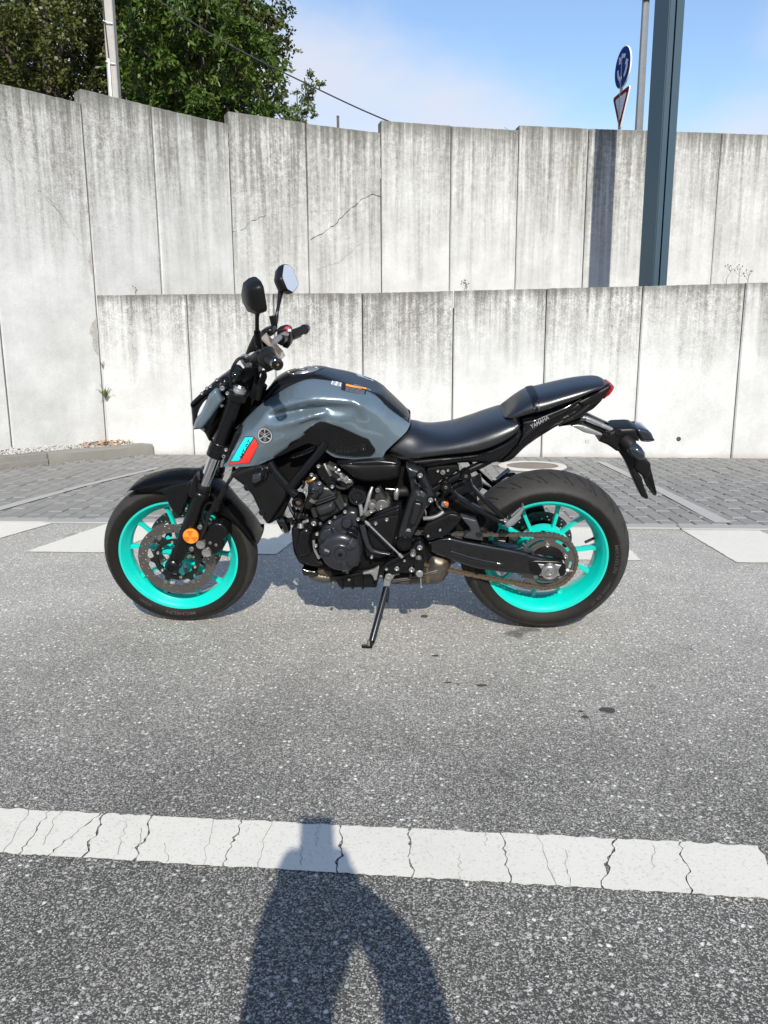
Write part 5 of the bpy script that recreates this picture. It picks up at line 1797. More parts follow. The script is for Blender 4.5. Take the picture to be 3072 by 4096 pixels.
lathe('gauge_cup', [(0, .012), (.014, .012), (.0175, .006), (.0175, -.014)], 'gloss_black', bike, 20, ((-.3937,1.0296)[0], -.08, (-.3937,1.0296)[1]), (-.3, -.6, .7))

# ------------------------------------------------------------------ fuel tank
class TPS:
    """thin plate spline through points (x, z) -> y"""
    def __init__(self, pts, lam=0.0):
        P = np.array([(p[0], p[2]) for p in pts]); y = np.array([p[1] for p in pts])
        n = len(P)
        self.P = P
        K = self.phi(np.linalg.norm(P[:, None] - P[None], axis=2)) + lam * np.eye(n)
        A = np.zeros((n + 3, n + 3)); A[:n, :n] = K; A[:n, n] = 1; A[:n, n + 1:] = P; A[n:, :n] = A[:n, n:].T
        self.w = np.linalg.solve(A, np.concatenate([y, np.zeros(3)]))
    @staticmethod
    def phi(r):
        return np.where(r > 1e-9, r * r * np.log(np.maximum(r, 1e-9)), 0)
    def __call__(self, x, z):
        r = np.hypot(self.P[:, 0] - x, self.P[:, 1] - z)
        n = len(self.P)
        return float(self.w[:n] @ self.phi(r) + self.w[n] + self.w[n + 1] * x + self.w[n + 2] * z)

def feature(*lines):
    """points along feature lines, dense enough for the spline to follow them without ripples"""
    out = []
    for ln in lines:
        P = smooth_path([Vector(p) for p in ln], 6) if len(ln) > 2 else [Vector(p) for p in ln]
        acc = 0; out.append(P[0])
        for a, b in zip(P, P[1:]):
            acc += (b - a).length
            if acc > .017:
                out.append(b); acc = 0
    keep = []
    for p in out:
        if all((p.x - q.x) ** 2 + (p.z - q.z) ** 2 > .006 ** 2 for q in keep):
            keep.append(p)
    return keep
tank_y = TPS(feature(
    [(-.398,-.078,.8369),(-.3623,-.08,.873),(-.3272,-.082,.906),(-.249,-.085,.9572),(-.1946,-.087,.986),(-.1337,-.089,1.0019),(-.0386,-.09,.9883),(.0381,-.089,.9648),(.0839,-.086,.9408),(.1142,-.082,.9053),(.1553,-.076,.8687),(.1943,-.07,.8388)],
    [(-.3012,-.104,.9118),(-.2236,-.11,.9607),(-.1383,-.116,.9896),(-.0562,-.119,.9817),(.0198,-.118,.9621),(.08,-.11,.9286),(.1302,-.097,.8826),(.1867,-.081,.8333)],
    [(-.2758,-.124,.9208),(-.21,-.131,.955),(-.1359,-.138,.9763),(-.0592,-.142,.9688),(.0163,-.141,.9508),(.0759,-.132,.9119),(.1256,-.114,.8661),(.1713,-.094,.8295)],
    [(-.2956,-.14,.8924),(-.2669,-.149,.9065),(-.2277,-.161,.9201),(-.1847,-.169,.9321),(-.133,-.172,.939),(-.0823,-.172,.941),(-.0322,-.168,.9398),(.0177,-.162,.9361),(.0524,-.155,.9295)],
    [(-.2746,-.142,.8908),(-.2334,-.139,.8931),(-.1914,-.14,.8991),(-.1388,-.143,.9073),(-.0865,-.148,.9133),(-.0346,-.153,.9177),(.0167,-.156,.9195)],
    [(-.3541,-.14,.8173),(-.3186,-.15,.8392),(-.284,-.162,.8525),(-.2452,-.172,.8618),(-.1971,-.177,.8764),(-.1503,-.176,.8918),(-.12,-.17,.9016),(-.085,-.163,.9048)],
    [(-.2968,-.16,.8262),(-.2425,-.167,.839),(-.1896,-.168,.8553),(-.1478,-.166,.8706),(-.1066,-.163,.8818),(-.0452,-.16,.8872),(.0154,-.155,.8805),(.0757,-.146,.8567),(.1308,-.128,.8139),(.1613,-.112,.8089)],
    [(-.3933,-.15,.7658),(-.3531,-.159,.7797),(-.2981,-.166,.793),(-.2455,-.164,.8032),(-.193,-.159,.8232),(-.1448,-.16,.8476),(-.1082,-.16,.8556),(-.0475,-.157,.8387),(.0131,-.151,.8155),(.0738,-.142,.7803),(.1148,-.132,.7717)],
    [(-.435,-.15,.7186),(-.3892,-.156,.7375),(-.3341,-.16,.7527),(-.2805,-.158,.7686),(-.2277,-.152,.7886)],
    [(-.4554,-.146,.706),(-.3649,-.154,.7163),(-.3227,-.15,.7217),(-.253,-.143,.7494),(-.1991,-.14,.7738),(-.1441,-.145,.8027),(-.0925,-.146,.7868),(-.0413,-.144,.7644),(.0105,-.142,.7529),(.0776,-.134,.7366)],
    [(-.3906,-.118,.8187),(-.3998,-.134,.7935)]), 1.3e-5)
tank_loop = [(-.4611,.6997),(-.4444,.7156),(-.4186,.7619),(-.3967,.8032),(-.3883,.8251)] + [(-.3964,.8378),(-.3784,.8597),(-.3266,.9062),(-.282,.9366),(-.249,.9572),(-.1949,.9855),(-.162,.9969),(-.1343,1.0009),(-.0905,.9961),(-.0391,.9871),(.0121,.9723),(.0634,.9543),(.0863,.9374),(.1144,.9061),(.1556,.8712),(.1947,.8432)] + [(.197,.8319),(.185,.8136),(.1404,.7798),(.1139,.7546),(.103,.7319),(.0765,.7274),(-.0028,.7272),(-.0662,.7343),(-.1048,.7619),(-.1341,.8112),(-.164,.7948),(-.2027,.7673),(-.2577,.7406),(-.3297,.7101),(-.3734,.7033)]
tank = relief('fuel_tank', tank_loop, 'body_paint', bike, -.06, 0, 0, .0065, fn=tank_y, rnd=.2, sharp=60)
mt = mirror_copy(tank)
# dark cover over the top of the tank
edge = [(-.3984,.8334),(-.3784,.8592),(-.3266,.9057),(-.2821,.9361),(-.2491,.9567),(-.195,.985),(-.1621,.9964),(-.1343,1.0004),(-.0905,.9956),(-.0392,.9866),(.0121,.9718),(.0634,.9538),(.0863,.9369),(.1144,.9055),(.1556,.8707),(.1947,.8426)]
crest = [(-.4307,.8094),(-.3906,.8495),(-.3442,.906),(-.3019,.9532),(-.2768,.9818),(-.2383,1.0007),(-.1832,1.0103),(-.1288,1.0122),(-.0751,.999),(-.0268,.9852),(.0322,.9647),(.0942,.9409),(.1237,.9149),(.1616,.8798),(.1888,.8511),(.1975,.8205)]
bm = bmesh.new()
rings = []
E_ = smooth_path([Vector((a, b, 0)) for a, b in edge], 3); K_ = smooth_path([Vector((a, b, 0)) for a, b in crest], 3)
ye_ = [p for p in smooth_path([Vector((v, 0, 0)) for v in (.077, .079, .082, .084, .086, .088, .089, .090, .091, .091, .090, .089, .086, .082, .076, .070)], 3)]
for a, b, yy in zip(E_, K_, ye_):
    w_ = yy.x
    half_ = [(-w_ + .004, -.10), (-w_ - .003, -.03), (-w_ - .0015, .14), (-w_ + .006, .50), (-w_ + .016, .80), (-w_ + .032, .955), (-.02, 1.03), (0, 1.05)]
    ring = []
    for (y, h) in half_ + [(-q, g) for q, g in half_[-2::-1]]:
        p = a + (b - a) * h
        ring.append(bm.verts.new((p.x, y, p.y)))
    rings.append(ring)
for A, B in zip(rings, rings[1:]):
    for q in range(len(A) - 1):
        bm.faces.new((A[q], A[q + 1], B[q + 1], B[q]))
bm.faces.new(rings[0]); bm.faces.new(rings[-1])
tcv = finish('tank_cover', bm, 'satin_black', bike, 40)
# raised spine plate behind the filler, seams and the filler cap
capc = Vector((-.1822, 0, 1.0035))
cap_n = Vector((-.16, 0, 1)).normalized()
cap = lathe('filler_cap', [(0, .006), (.020, .006), (.021, .008), (.036, .008), (.0375, .006), (.046, .006), (.047, .008), (.055, .007), (.0575, .003), (.0575, -.012)], 'alloy', bike, 40, capc, cap_n)
for k in range(6):
    a = k * math.pi / 3
    e1 = Vector((1, 0, .16)).normalized(); e2 = Vector((0, 1, 0))
    p = capc + cap_n * .0065 + e1 * (.0505 * math.cos(a)) + e2 * (.0505 * math.sin(a))
    lathe('cap_screw', [(0, .002), (.003, .002), (.004, .0)], 'steel', cap, 10, p, cap_n)
bm = bmesh.new(); bm_box(bm, -.012, .012, -.007, .007, .006, .0115, .002)
kf = finish('key_flap', bm, 'steel', cap); kf.matrix_local = Matrix.Translation(capc) @ Vector((0, 0, 1)).rotation_difference(cap_n).to_matrix().to_4x4()
tube('cover_seam', [(-.1337,-.0925,1.0027),(-.1341,-.085,1.0145),(-.1255,-.066,1.0206),(-.104,-.03,1.022)], .0014, 'deep_black', tcv, 6, 4)
tube('cover_seam', [(x_, -w_ - .002, z_ + .001) for (x_, z_), w_ in list(zip(edge, (.077, .079, .082, .084, .086, .088, .089, .090, .091, .091, .090, .089, .086, .082, .076, .070)))[1:-1]], .0016, 'deep_black', tcv, 6, 3)
# black side insert with hexagon texture
pad_loop = [(-.1065,.8693),(-.0871,.8678),(-.0364,.8492),(.004,.8279),(.0344,.8119),(.0559,.8033),(.0678,.7807),(.0798,.7612),(.0627,.7415),(.0012,.7403),(-.0498,.7446),(-.0765,.7565),(-.1042,.7772),(-.1249,.7804),(-.1531,.7901),(-.1961,.7694),(-.2504,.743),(-.2826,.7352),(-.2384,.765),(-.1945,.7955),(-.1562,.8278),(-.1261,.8598)]
pad_fn = lambda x, z: tank_y(x, z) - .007
pad = relief('knee_insert', pad_loop, 'matte_black', bike, -.11, 0, 0, .008, fn=pad_fn, rnd=.2, sharp=60)
mirror_copy(pad)
pl = np.array([(-.0581,.8236),(.0032,.8022),(.0258,.7806),(.0122,.7589),(-.061,.7533)])
bm = bmesh.new()
hx = .0075
for i in range(-2, 26):
    for j in range(-2, 22):
        X = pl[:, 0].min() + i * hx * .87; Z = pl[:, 1].min() + j * hx + (hx * .5 if i % 2 else 0)
        if not inside(np.array([[X, Z]]), pl)[0]: continue
        vv = [bm.verts.new((X + hx * .36 * math.cos(a), pad_fn(X, Z) - .0011, Z + hx * .36 * math.sin(a))) for a in np.linspace(0, 2 * math.pi, 7)[:-1]]
        bm.faces.new(vv)
finish('hexagon_texture', bm, 'gloss_black', pad, smooth=False)
c_ = (.0386,.7742)
lathe('insert_screw', [(0, -.001), (.004, -.001), (.005, -.005), (.0085, -.005), (.010, -.002), (.013, -.002), (.0145, .001), (.0145, .008)], 'gloss_black', pad, 24, (c_[0], pad_fn(*c_) - .001, c_[1]))
# small gills ahead of the insert
for lp in ([(-.1668,.8294),(-.1387,.8517),(-.1261,.856),(-.1313,.8443),(-.1556,.8262)], [(-.2129,.7933),(-.1781,.8085),(-.1867,.7955),(-.2262,.7737)]):
    relief('gill', lp, 'gloss_black', tank, -.12, 0, 0, .006, fn=lambda x, z: tank_y(x, z) - .0025, rnd=.1)
relief('lower_gill', [(-.2294,.7275),(-.1673,.7497),(-.1268,.7706),(-.1437,.7487),(-.2002,.7287)], 'satin_black', tank, -.10, -.14, .006)
# front scoop edge
relief('scoop_edge', [(-.4619,.702),(-.4461,.7368),(-.4216,.7977),(-.4074,.8251),(-.3871,.8386),(-.3893,.8207),(-.3978,.8021),(-.4196,.7619),(-.4455,.7156)], 'matte_black', tank, -.05, -.142, .010, rnd=.15, mirror=True)

# stickers
def decal(name, loop, mat, off, parent=tank):
    return relief(name, loop, mat, parent, 0, 0, 0, .004, fn=lambda x, z: tank_y(x, z) - off, rnd=0, back=False)
decal('sticker_border', [(-.3761,.8094),(-.3376,.8127),(-.3211,.7894),(-.3623,.7184),(-.4372,.7087),(-.4319,.7204)], 'decal_black', .0012)
decal('cyan_sticker', [(-.3737,.8072),(-.3403,.811),(-.3989,.7261),(-.4285,.7227)], 'decal_cyan', .0020)
decal('red_sticker', [(-.3369,.8083),(-.3227,.7888),(-.3638,.7195),(-.4355,.7098),(-.4314,.7193),(-.3975,.7239)], 'decal_red', .0020)
text_at('MT-07', (-.3717,.7691), rad(61), .072, .0125, 'decal_black', tank, lambda x, z: tank_y(x, z) - .0030, bold=.01)
ec = (-.2983,.8202)
er = .0275
eb = decal('emblem', [(ec[0] + er * math.cos(a), ec[1] + er * math.sin(a)) for a in np.linspace(0, 2 * math.pi, 41)[:-1]], 'decal_black', .0022)
def ring_decal(r0, r1, mat):
    bm = bmesh.new(); n = 48
    A = []; B = []
    for k in range(n):
        a = 2 * math.pi * k / n
        for lst, r_ in ((A, r0), (B, r1)):
            X, Z = ec[0] + r_ * math.cos(a), ec[1] + r_ * math.sin(a)
            lst.append(bm.verts.new((X, tank_y(X, Z) - .0030, Z)))
    for k in range(n):
        bm.faces.new((A[k], A[(k + 1) % n], B[(k + 1) % n], B[k]))
    return finish('emblem_ring', bm, mat, eb)
ring_decal(.0215, .0260, 'silver_print')
bm = bmesh.new()
for k in range(3):
    a = math.pi / 2 + k * 2 * math.pi / 3
    e = np.array([math.cos(a), math.sin(a)]); n_ = np.array([-e[1], e[0]])
    def bar(r0, r1, s0, w0, w1):
        q = [e * r0 + n_ * (s0 - w0), e * r0 + n_ * (s0 + w0), e * r1 + n_ * (s0 + w1), e * r1 + n_ * (s0 - w1)]
        bm.faces.new([bm.verts.new((ec[0] + p[0], tank_y(ec[0] + p[0], ec[1] + p[1]) - .0032, ec[1] + p[1])) for p in q])
    bar(.004, .0205, 0, .0010, .0010); bar(.018, .0235, 0, .0020, .0004); bar(.0125, .0185, 0, .0012, .0024)
    e, n_ = -e, -n_
    bar(.002, .0205, .0030, .0008, .0008); bar(.002, .0205, -.0030, .0008, .0008); bar(.0018, .0045, 0, .0036, .0036)
finish('emblem_forks', bm, 'silver_print', eb, smooth=False)
decal('warning_label', [(-.0324,.986),(-.0217,.9845),(.0492,.9662),(.0478,.9511),(-.0228,.9684),(-.034,.9716)], 'decal_black', .0012)
decal('label_stripe', [(-.0202,.9834),(.0482,.9656),(.0476,.962),(-.0204,.9793)], 'decal_orange', .0018)
label_row = np.array([(-.02,.9772),(.043,.961),(.0429,.9604),(-.02,.9766)])
for k in range(4):
    decal('label_line', [tuple(p) for p in label_row + np.array([0, -k * .0024])], 'silver_print', .0018)
decal('tyre_label', [(-.0678,.9944),(-.0359,.9871),(-.0368,.9793),(-.0687,.9862)], 'decal_white', .0012)
for p in [(-.0599,.9887),(-.0442,.9845)]:
    decal('label_disc', [(p[0] + .0065 * math.cos(a), p[1] + .0045 * math.sin(a)) for a in np.linspace(0, 6.283, 17)[:-1]], 'silver_print', .0018)

# ------------------------------------------------------------------ seats
seat_top = [(.2015,.8174),(.2208,.8133),(.2509,.8036),(.2909,.7988),(.3507,.8036),(.4099,.8227),(.4621,.8418),(.514,.858),(.5414,.8606)]
seat_low = [(.1153,.7554),(.1233,.7442),(.1703,.7277),(.2269,.7292),(.3268,.7466),(.426,.7599),(.4991,.7873),(.5528,.8208),(.5729,.8451)]
prof = [(.86, -.06), (.97, .02), (1.0, .14), (1.0, .34), (.965, .56), (.88, .75), (.74, .88), (.52, .965), (.25, .995), (0, 1.0)]
wd = [.098, .108, .122, .138, .152, .158, .158, .150, .138]
seat = hull_x('rider_seat', [(a[0], a[1], b[0], b[1], w_) for a, b, w_ in zip(seat_top, seat_low, wd)], prof, 'seat_vinyl', bike, sub=6)
# pillion
pil_top = [(p[0], p[2]) for p in [(.5325,.02,.8674),(.5447,.04,.8793),(.5712,.06,.9059),(.6064,.07,.929),(.6508,.07,.9388),(.7122,.06,.954),(.7729,.05,.9678),(.8271,.04,.9744),(.8543,.02,.975),(.8667,0,.9714)]]
pil_low = [(p[0], p[2]) for p in [(.5209,-.07,.861),(.5265,-.09,.8616),(.5537,-.1,.8631),(.6185,-.11,.8862),(.6484,-.11,.8937),(.6956,-.11,.91),(.7503,-.1,.926),(.7987,-.09,.9457),(.8352,-.06,.9544),(.8602,-.03,.9608)]]
wd = [.075, .094, .108, .118, .118, .115, .108, .096, .080, .050]
pillion = hull_x('pillion_seat', [(a[0], a[1], b[0], b[1], w_) for a, b, w_ in zip(pil_top, pil_low, wd)], prof, 'seat_vinyl', bike, sub=6)
# grab strap across the pillion seat: a band that follows the seat section
st_p = [(a[0], a[1], b[0], b[1], w_) for a, b, w_ in zip(pil_top, pil_low, wd)]
bm = bmesh.new()
loops = []
for t in (3.02, 3.22, 3.42, 3.60):
    q = [float(np.interp(t, range(len(st_p)), [k[c1] for k in st_p])) for c1 in range(5)]
    lift = .0035 if 3.1 < t < 3.5 else .0022
    full = [(-y, h) for y, h in prof[1:]] + [(y, h) for y, h in prof[-2:0:-1]]
    loops.append([bm.verts.new((q[2] + (q[0] - q[2]) * h, y * (q[4] + lift), q[3] + (q[1] - q[3]) * h + lift * h)) for y, h in full])
for A, B in zip(loops, loops[1:]):
    for k in range(len(A) - 1):
        bm.faces.new((A[k], A[k + 1], B[k + 1], B[k]))
bmesh.ops.solidify(bm, geom=bm.faces[:], thickness=.002)
finish('grab_strap', bm, 'seat_vinyl', pillion, 60)

# ------------------------------------------------------------------ tail
tail_loop = [(p[0], p[2]) for p in [(.5784,-.11,.8592),(.6235,-.11,.8668),(.6632,-.11,.8794),(.73,-.09,.8949),(.8002,-.07,.9231),(.8294,-.055,.9465),(.8454,-.05,.9598),(.8618,-.047,.9649),(.8827,-.045,.9619),(.877,-.046,.9441),(.8539,-.053,.9059),(.8283,-.06,.8802),(.7927,-.072,.8631),(.7167,-.1,.8341),(.6517,-.11,.807),(.6008,-.11,.7636),(.5615,-.11,.724),(.5228,-.11,.7053),(.5141,-.11,.7128),(.5595,-.11,.7636),(.5859,-.11,.8113)]]
tail = relief('tail_cowl', tail_loop, 'satin_black', bike, 0, -.112, .022, mirror=True, rnd=.2, taper=(.62, .88, .40))[0]
tail_hi = [(.5809,.8555),(.623,.864),(.6587,.8766),(.7256,.8996),(.7793,.9286),(.7907,.9348),(.7803,.9162),(.7273,.8766),(.68,.8597),(.6331,.8321),(.5982,.7999),(.5672,.7652),(.5811,.8128)]
relief('tail_panel', tail_hi, 'gloss_black', tail, -.09, -.119, .010, mirror=True, rnd=.2, taper=(.62, .88, .44))
relief('tail_fin', [(p[0], p[2]) for p in [(.7668,-.08,.9132),(.8037,-.07,.9294),(.812,-.065,.9377),(.8493,-.055,.9506),(.8638,-.05,.9577),(.8739,-.048,.9626),(.8819,-.046,.9604),(.8717,-.05,.9388),(.8441,-.06,.9078),(.8165,-.066,.884),(.7915,-.074,.8735),(.7573,-.085,.8681),(.7154,-.1,.8511),(.6823,-.11,.837),(.7148,-.1,.8596),(.7563,-.085,.8808),(.7895,-.075,.895)]], 'matte_black', tail, -.08, -.119, .012, mirror=True, rnd=.2, taper=(.62, .88, .44))
text_at('YAMAHA', (.6375,.8553), rad(28), .068, .0150, 'silver_print', tail, lambda x, z: -.1205 * float(np.interp(x, [.62, .88], [1.0, .44])) - .0040, bold=.012, shear=.1)
relief('tail_light', [(.8949,.9589),(.8914,.9451),(.8809,.9283),(.8612,.9127),(.8668,.9262),(.8752,.9451),(.8828,.9589)], 'tail_red', tail, 0, -.050, .010, mirror=True)
relief('tail_light_upper', [(.8592,.9649),(.8783,.969),(.886,.9648),(.8718,.9607)], 'tail_red', tail, 0, -.030, .006, mirror=True)
relief('seat_lock_tab', [(.8634,.9646),(.8733,.9688),(.8765,.9654),(.8713,.9595)], 'matte_black', tail, .01, -.012, .003)
# side cover below the rider seat
sc = [(.1841,.7158),(.2645,.7299),(.3768,.7427),(.4632,.7586),(.5238,.786),(.571,.8228),(.5807,.8132),(.5671,.7796),(.5411,.745),(.5084,.714),(.4775,.7073),(.4275,.7111),(.3588,.707),(.2837,.6934),(.2446,.6879),(.1904,.7052)]
scov = relief('side_cover', sc, 'satin_black', bike, 0, -.132, .018, mirror=True, rnd=.2)[0]
relief('side_cover_crease', [(.1869,.7166),(.277,.7281),(.3889,.7382),(.4751,.7515),(.4262,.7331),(.327,.7216),(.2459,.7048)], 'matte_black', scov, -.11, -.139, .008, rnd=.15)
relief('seat_base', [(.1196,.7375),(.2268,.7244),(.3271,.7412),(.4267,.7546),(.5063,.7841),(.5716,.8325),(.5798,.8165),(.513,.7711),(.4271,.7414),(.2646,.7179),(.1699,.7143)], 'deep_black', bike, 0, -.125, .01, mirror=True)
relief('undertray', [(.4806,.7047),(.5288,.7548),(.5765,.8008),(.6369,.8268),(.6971,.8461),(.7447,.8653),(.7903,.9032),(.8304,.9282),(.7874,.8652),(.7043,.832),(.6393,.7878),(.5976,.7549),(.5562,.7083),(.5189,.6961)], 'matte_black', bike, 0, -.095, .014, mirror=True)
bolt(scov, (.222,.701), -.137, .0045, 'gloss_black')
# licence plate holder
arm1 = [(.7811,.8489),(.8014,.8541),(.8249,.8458),(.9246,.7996),(.9173,.79),(.9044,.7944),(.8024,.8424)]
la = relief('plate_arm', arm1, 'alloy', bike, -.025, -.048, .004, mirror=True)[0]
relief('plate_arm_brace', [(.7533,.8221),(.7801,.8256),(.8011,.8221),(.8703,.7915),(.8678,.7827),(.8076,.795),(.7771,.8112)], 'alloy', la, -.025, -.050, .005, mirror=True)
relief('plate_arm_cover', [(.7133,.817),(.7413,.8323),(.7775,.8461),(.8064,.8461),(.8072,.8375),(.7749,.827),(.7338,.8214)], 'matte_black', la, 0, -.055, .006, mirror=True)
relief('arm_web', [(.7948,.8308),(.8074,.8299),(.8899,.7935),(.8861,.7904),(.8647,.7948)], 'deep_black', la, 0, -.040, .004)
ph = [(.8565,.7656),(.8634,.777),(.8676,.7902),(.9039,.8077),(.9157,.8142),(.9649,.8164),(.9807,.8142),(.9878,.7946),(.9984,.7662),(.9703,.7661),(.9553,.7586),(.9526,.7374),(.9244,.7276),(.8921,.7506)]
hold = relief('plate_holder', ph, 'matte_black', bike, 0, -.060, .014, mirror=True, rnd=.15)[0]
for p in [(.8825,.7944),(.9196,.8014)]:
    lathe('screw_recess', [(0, -.001), (.006, -.001), (.007, -.003), (.0105, -.003), (.0115, .002)], 'gloss_black', hold, 18, (p[0], -.061, p[1]))
relief('plate_lamp', [(.981,.8114),(1.008,.8097),(1.0251,.804),(1.0388,.7922),(1.0475,.7747),(1.0464,.7703),(1.0297,.7646),(1.0009,.7703),(.9905,.7887)], 'smoke_lens', hold, 0, -.055, .012, mirror=True)
relief('lamp_base', [(.9976,.7734),(1.0289,.7712),(1.0483,.7747),(1.0474,.7686),(1.0297,.7642),(1.0026,.7659)], 'matte_black', hold, 0, -.058, .004)
fl_ = [(.9163,.7462),(.9512,.7507),(.9743,.7285),(.9838,.6793),(.9992,.6545),(1.0191,.634),(1.0304,.602),(1.051,.5595),(1.0497,.552),(1.0439,.5501),(1.0267,.5593),(1,.6087),(.9598,.6882)]
relief('mud_flap', fl_, 'matte_black', hold, -.01, -.062, .008, rnd=.12)
relief('mud_flap', [(1.0047,.692),(1.0453,.6781),(1.0651,.6642),(1.1132,.5314),(1.1103,.5188),(1.102,.5217),(1.072,.5592),(1.0514,.6006),(1.0233,.6407)], 'gloss_black', hold, .075, .05, .006, rnd=.12)
relief('flap_bridge', [(.9366,.7283),(.9833,.7284),(1.0293,.6967),(1.0479,.6831),(1.0489,.637),(1.0374,.6254),(1.0045,.6508),(.9711,.6829)], 'matte_black', hold, .06, -.055, .008)
relief('plate_back', [(1.0415,.683),(1.0488,.6821),(1.093,.5553),(1.0892,.5505),(1.0462,.6231)], 'deep_black', hold, .07, -.02, .003)
sig = lathe('rear_indicator', [(0, .062), (.008, .060), (.017, .050), (.022, .030), (.022, .010), (.017, 0), (.010, -.012)], 'smoke_lens', hold, 20, ((.9603,.7588)[0], -.085, (.9603,.7588)[1]), (.75, -.5, -.65))
lathe('indicator_boot', [(.010, .012), (.020, .008), (.024, 0), (.024, -.03)], 'rubber', hold, 20, ((.961,.7588)[0], -.080, (.961,.7588)[1]), (.5, -.7, -.4))

# ------------------------------------------------------------------ frame
fm = tube('main_frame', [(-.2944,-.145,.7166),(-.2758,-.15,.6849),(-.238,-.155,.6382),(-.2058,-.158,.5989)], .0165, 'satin_black', bike, 16, 3)
mirror_copy(fm)
f2 = tube('frame_brace', [(-.0921,-.145,.7913),(-.1125,-.15,.7602),(-.1665,-.155,.6976),(-.2243,-.157,.6284)], .0152, 'satin_black', fm, 16, 3)
mirror_copy(f2)
tube('frame_gusset', [(-.2271,-.165,.6442),(-.2267,-.168,.6241),(-.2056,-.168,.6092)], [.007, .009, .007], 'satin_black', fm, 8, 3)
c_ = (-.1994,.5732)
lathe('engine_mount', [(0, .012), (.014, .012), (.016, -.008), (.0195, -.010), (.0215, -.006), (.0215, .05)], 'gloss_black', fm, 32, (c_[0], -.162, c_[1]))
lathe('mount_bolt', [(0, .004), (.010, .006), (.012, .010)], 'chain_rust', fm, 12, (c_[0] + .001, -.162, c_[1] - .003))
bt = tube('upper_frame', [(-.385,-.12,.6942),(-.3356,-.125,.6904),(-.2865,-.13,.6867)], .015, 'satin_black', fm, 12, 3)
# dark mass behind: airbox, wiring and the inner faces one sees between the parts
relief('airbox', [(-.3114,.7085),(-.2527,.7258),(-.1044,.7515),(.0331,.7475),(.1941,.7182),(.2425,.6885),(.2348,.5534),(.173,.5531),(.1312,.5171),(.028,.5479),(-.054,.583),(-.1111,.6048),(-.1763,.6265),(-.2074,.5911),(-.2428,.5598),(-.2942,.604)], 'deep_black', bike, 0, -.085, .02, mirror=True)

# ------------------------------------------------------------------ radiator and its shroud
sh = [(-.4364,.6716),(-.4071,.6889),(-.3733,.7008),(-.3391,.7098),(-.3058,.7088)] + [(-.2897,.7054),(-.2759,.688),(-.235,.6154),(-.2406,.5906),(-.2655,.5515),(-.3059,.4986),(-.3172,.4896)] + [(-.3224,.4936),(-.3351,.5161),(-.3482,.5528),(-.3642,.5972),(-.3905,.6322),(-.4219,.6586)]
rsh = relief('radiator_shroud', sh, 'matte_black', bike, -.10, -.160, .014, rnd=.15, mirror=True)[0]
relief('shroud_rib', [(-.3425,.7081),(-.2923,.7112),(-.2881,.6937),(-.3066,.6702),(-.3242,.6584),(-.3469,.6553),(-.351,.673),(-.3507,.6935)], 'satin_black', rsh, -.12, -.172, .012)
lathe('indicator_socket', [(0, .004), (.014, .002), (.017, -.008), (.0235, -.010), (.0255, -.006), (.0255, .02)], 'gloss_black', rsh, 28, ((-.3226,.6845)[0], -.166, (-.3226,.6845)[1]))
relief('indicator_stub', [(-.3473,.6882),(-.3175,.6895),(-.3174,.6668),(-.3389,.6541),(-.3516,.6588)], 'smoke_lens', rsh, -.15, -.192, .008)
for p in [(-.377,.6267),(-.3313,.5313)]:
    lathe('shroud_screw', [(0, -.002), (.004, -.002), (.005, -.004), (.009, -.004), (.0105, 0), (.013, .002)], 'gloss_black', rsh, 18, (p[0], -.161, p[1]))
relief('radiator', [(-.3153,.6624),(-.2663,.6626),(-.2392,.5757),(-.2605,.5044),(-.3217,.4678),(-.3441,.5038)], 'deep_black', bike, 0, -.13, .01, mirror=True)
relief('shroud_inner', [(-.2984,.677),(-.266,.6216),(-.2495,.5958),(-.267,.5477),(-.312,.4943),(-.3347,.5208),(-.3228,.6214)], 'deep_black', rsh, -.10, -.150, .006)

# ------------------------------------------------------------------ engine
blk = [(-.2437,.4411),(-.2073,.4867),(-.1728,.5848),(-.1383,.6155),(-.0897,.6071),(-.0257,.568),(.0315,.5639),(.1658,.525),(.1688,.3526),(.092,.2766),(.024,.2758),(-.0877,.2554),(-.1212,.2741),(-.2185,.2968),(-.241,.3485)]
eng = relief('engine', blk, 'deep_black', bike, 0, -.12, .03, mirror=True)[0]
# cylinder and head, leaning forward
cyl_ = relief('cylinder', [(-.158,.5615),(-.1391,.5747),(-.1018,.5923),(-.0692,.5989),(-.0509,.5491),(-.0426,.5316),(-.0894,.5048),(-.1148,.4869),(-.1308,.4957),(-.1495,.5309)], 'cylinder_metal', eng, -.05, -.150, .020, rnd=.2)
relief('barrel', [(-.1419,.5562),(-.1014,.5725),(-.0707,.5835),(-.0614,.5444),(-.0832,.5268),(-.1204,.5142),(-.1353,.5264)], 'cylinder_metal', cyl_, -.12, -.166, .022, rnd=.2, crown=.006)
relief('cylinder_head', [(-.1656,.6092),(-.1528,.6222),(-.1159,.6352),(-.0841,.6268),(-.0649,.6054),(-.0634,.5925),(-.1026,.5749),(-.1397,.5617),(-.1558,.565),(-.165,.5833)], 'cylinder_metal', eng, -.05, -.158, .016, rnd=.2)
for fin in ([(-.1484,-.162,.5706),(-.1071,-.164,.5863),(-.0666,-.162,.602)], [(-.1362,-.164,.5663),(-.0991,-.166,.5803),(-.0634,-.164,.5951)]):
    tube('fin', fin, .0035, 'cylinder_metal', cyl_, 8, 2)
for stud in ([(-.1507,-.152,.5534),(-.1405,-.152,.514)], [(-.0652,-.152,.5843),(-.0457,-.152,.5454)], [(-.0553,-.15,.5965),(-.0376,-.15,.5533)]):
    tube('stud_boss', stud, .010, 'cylinder_metal', cyl_, 12, 1)
c_ = (-.1347,.6236)
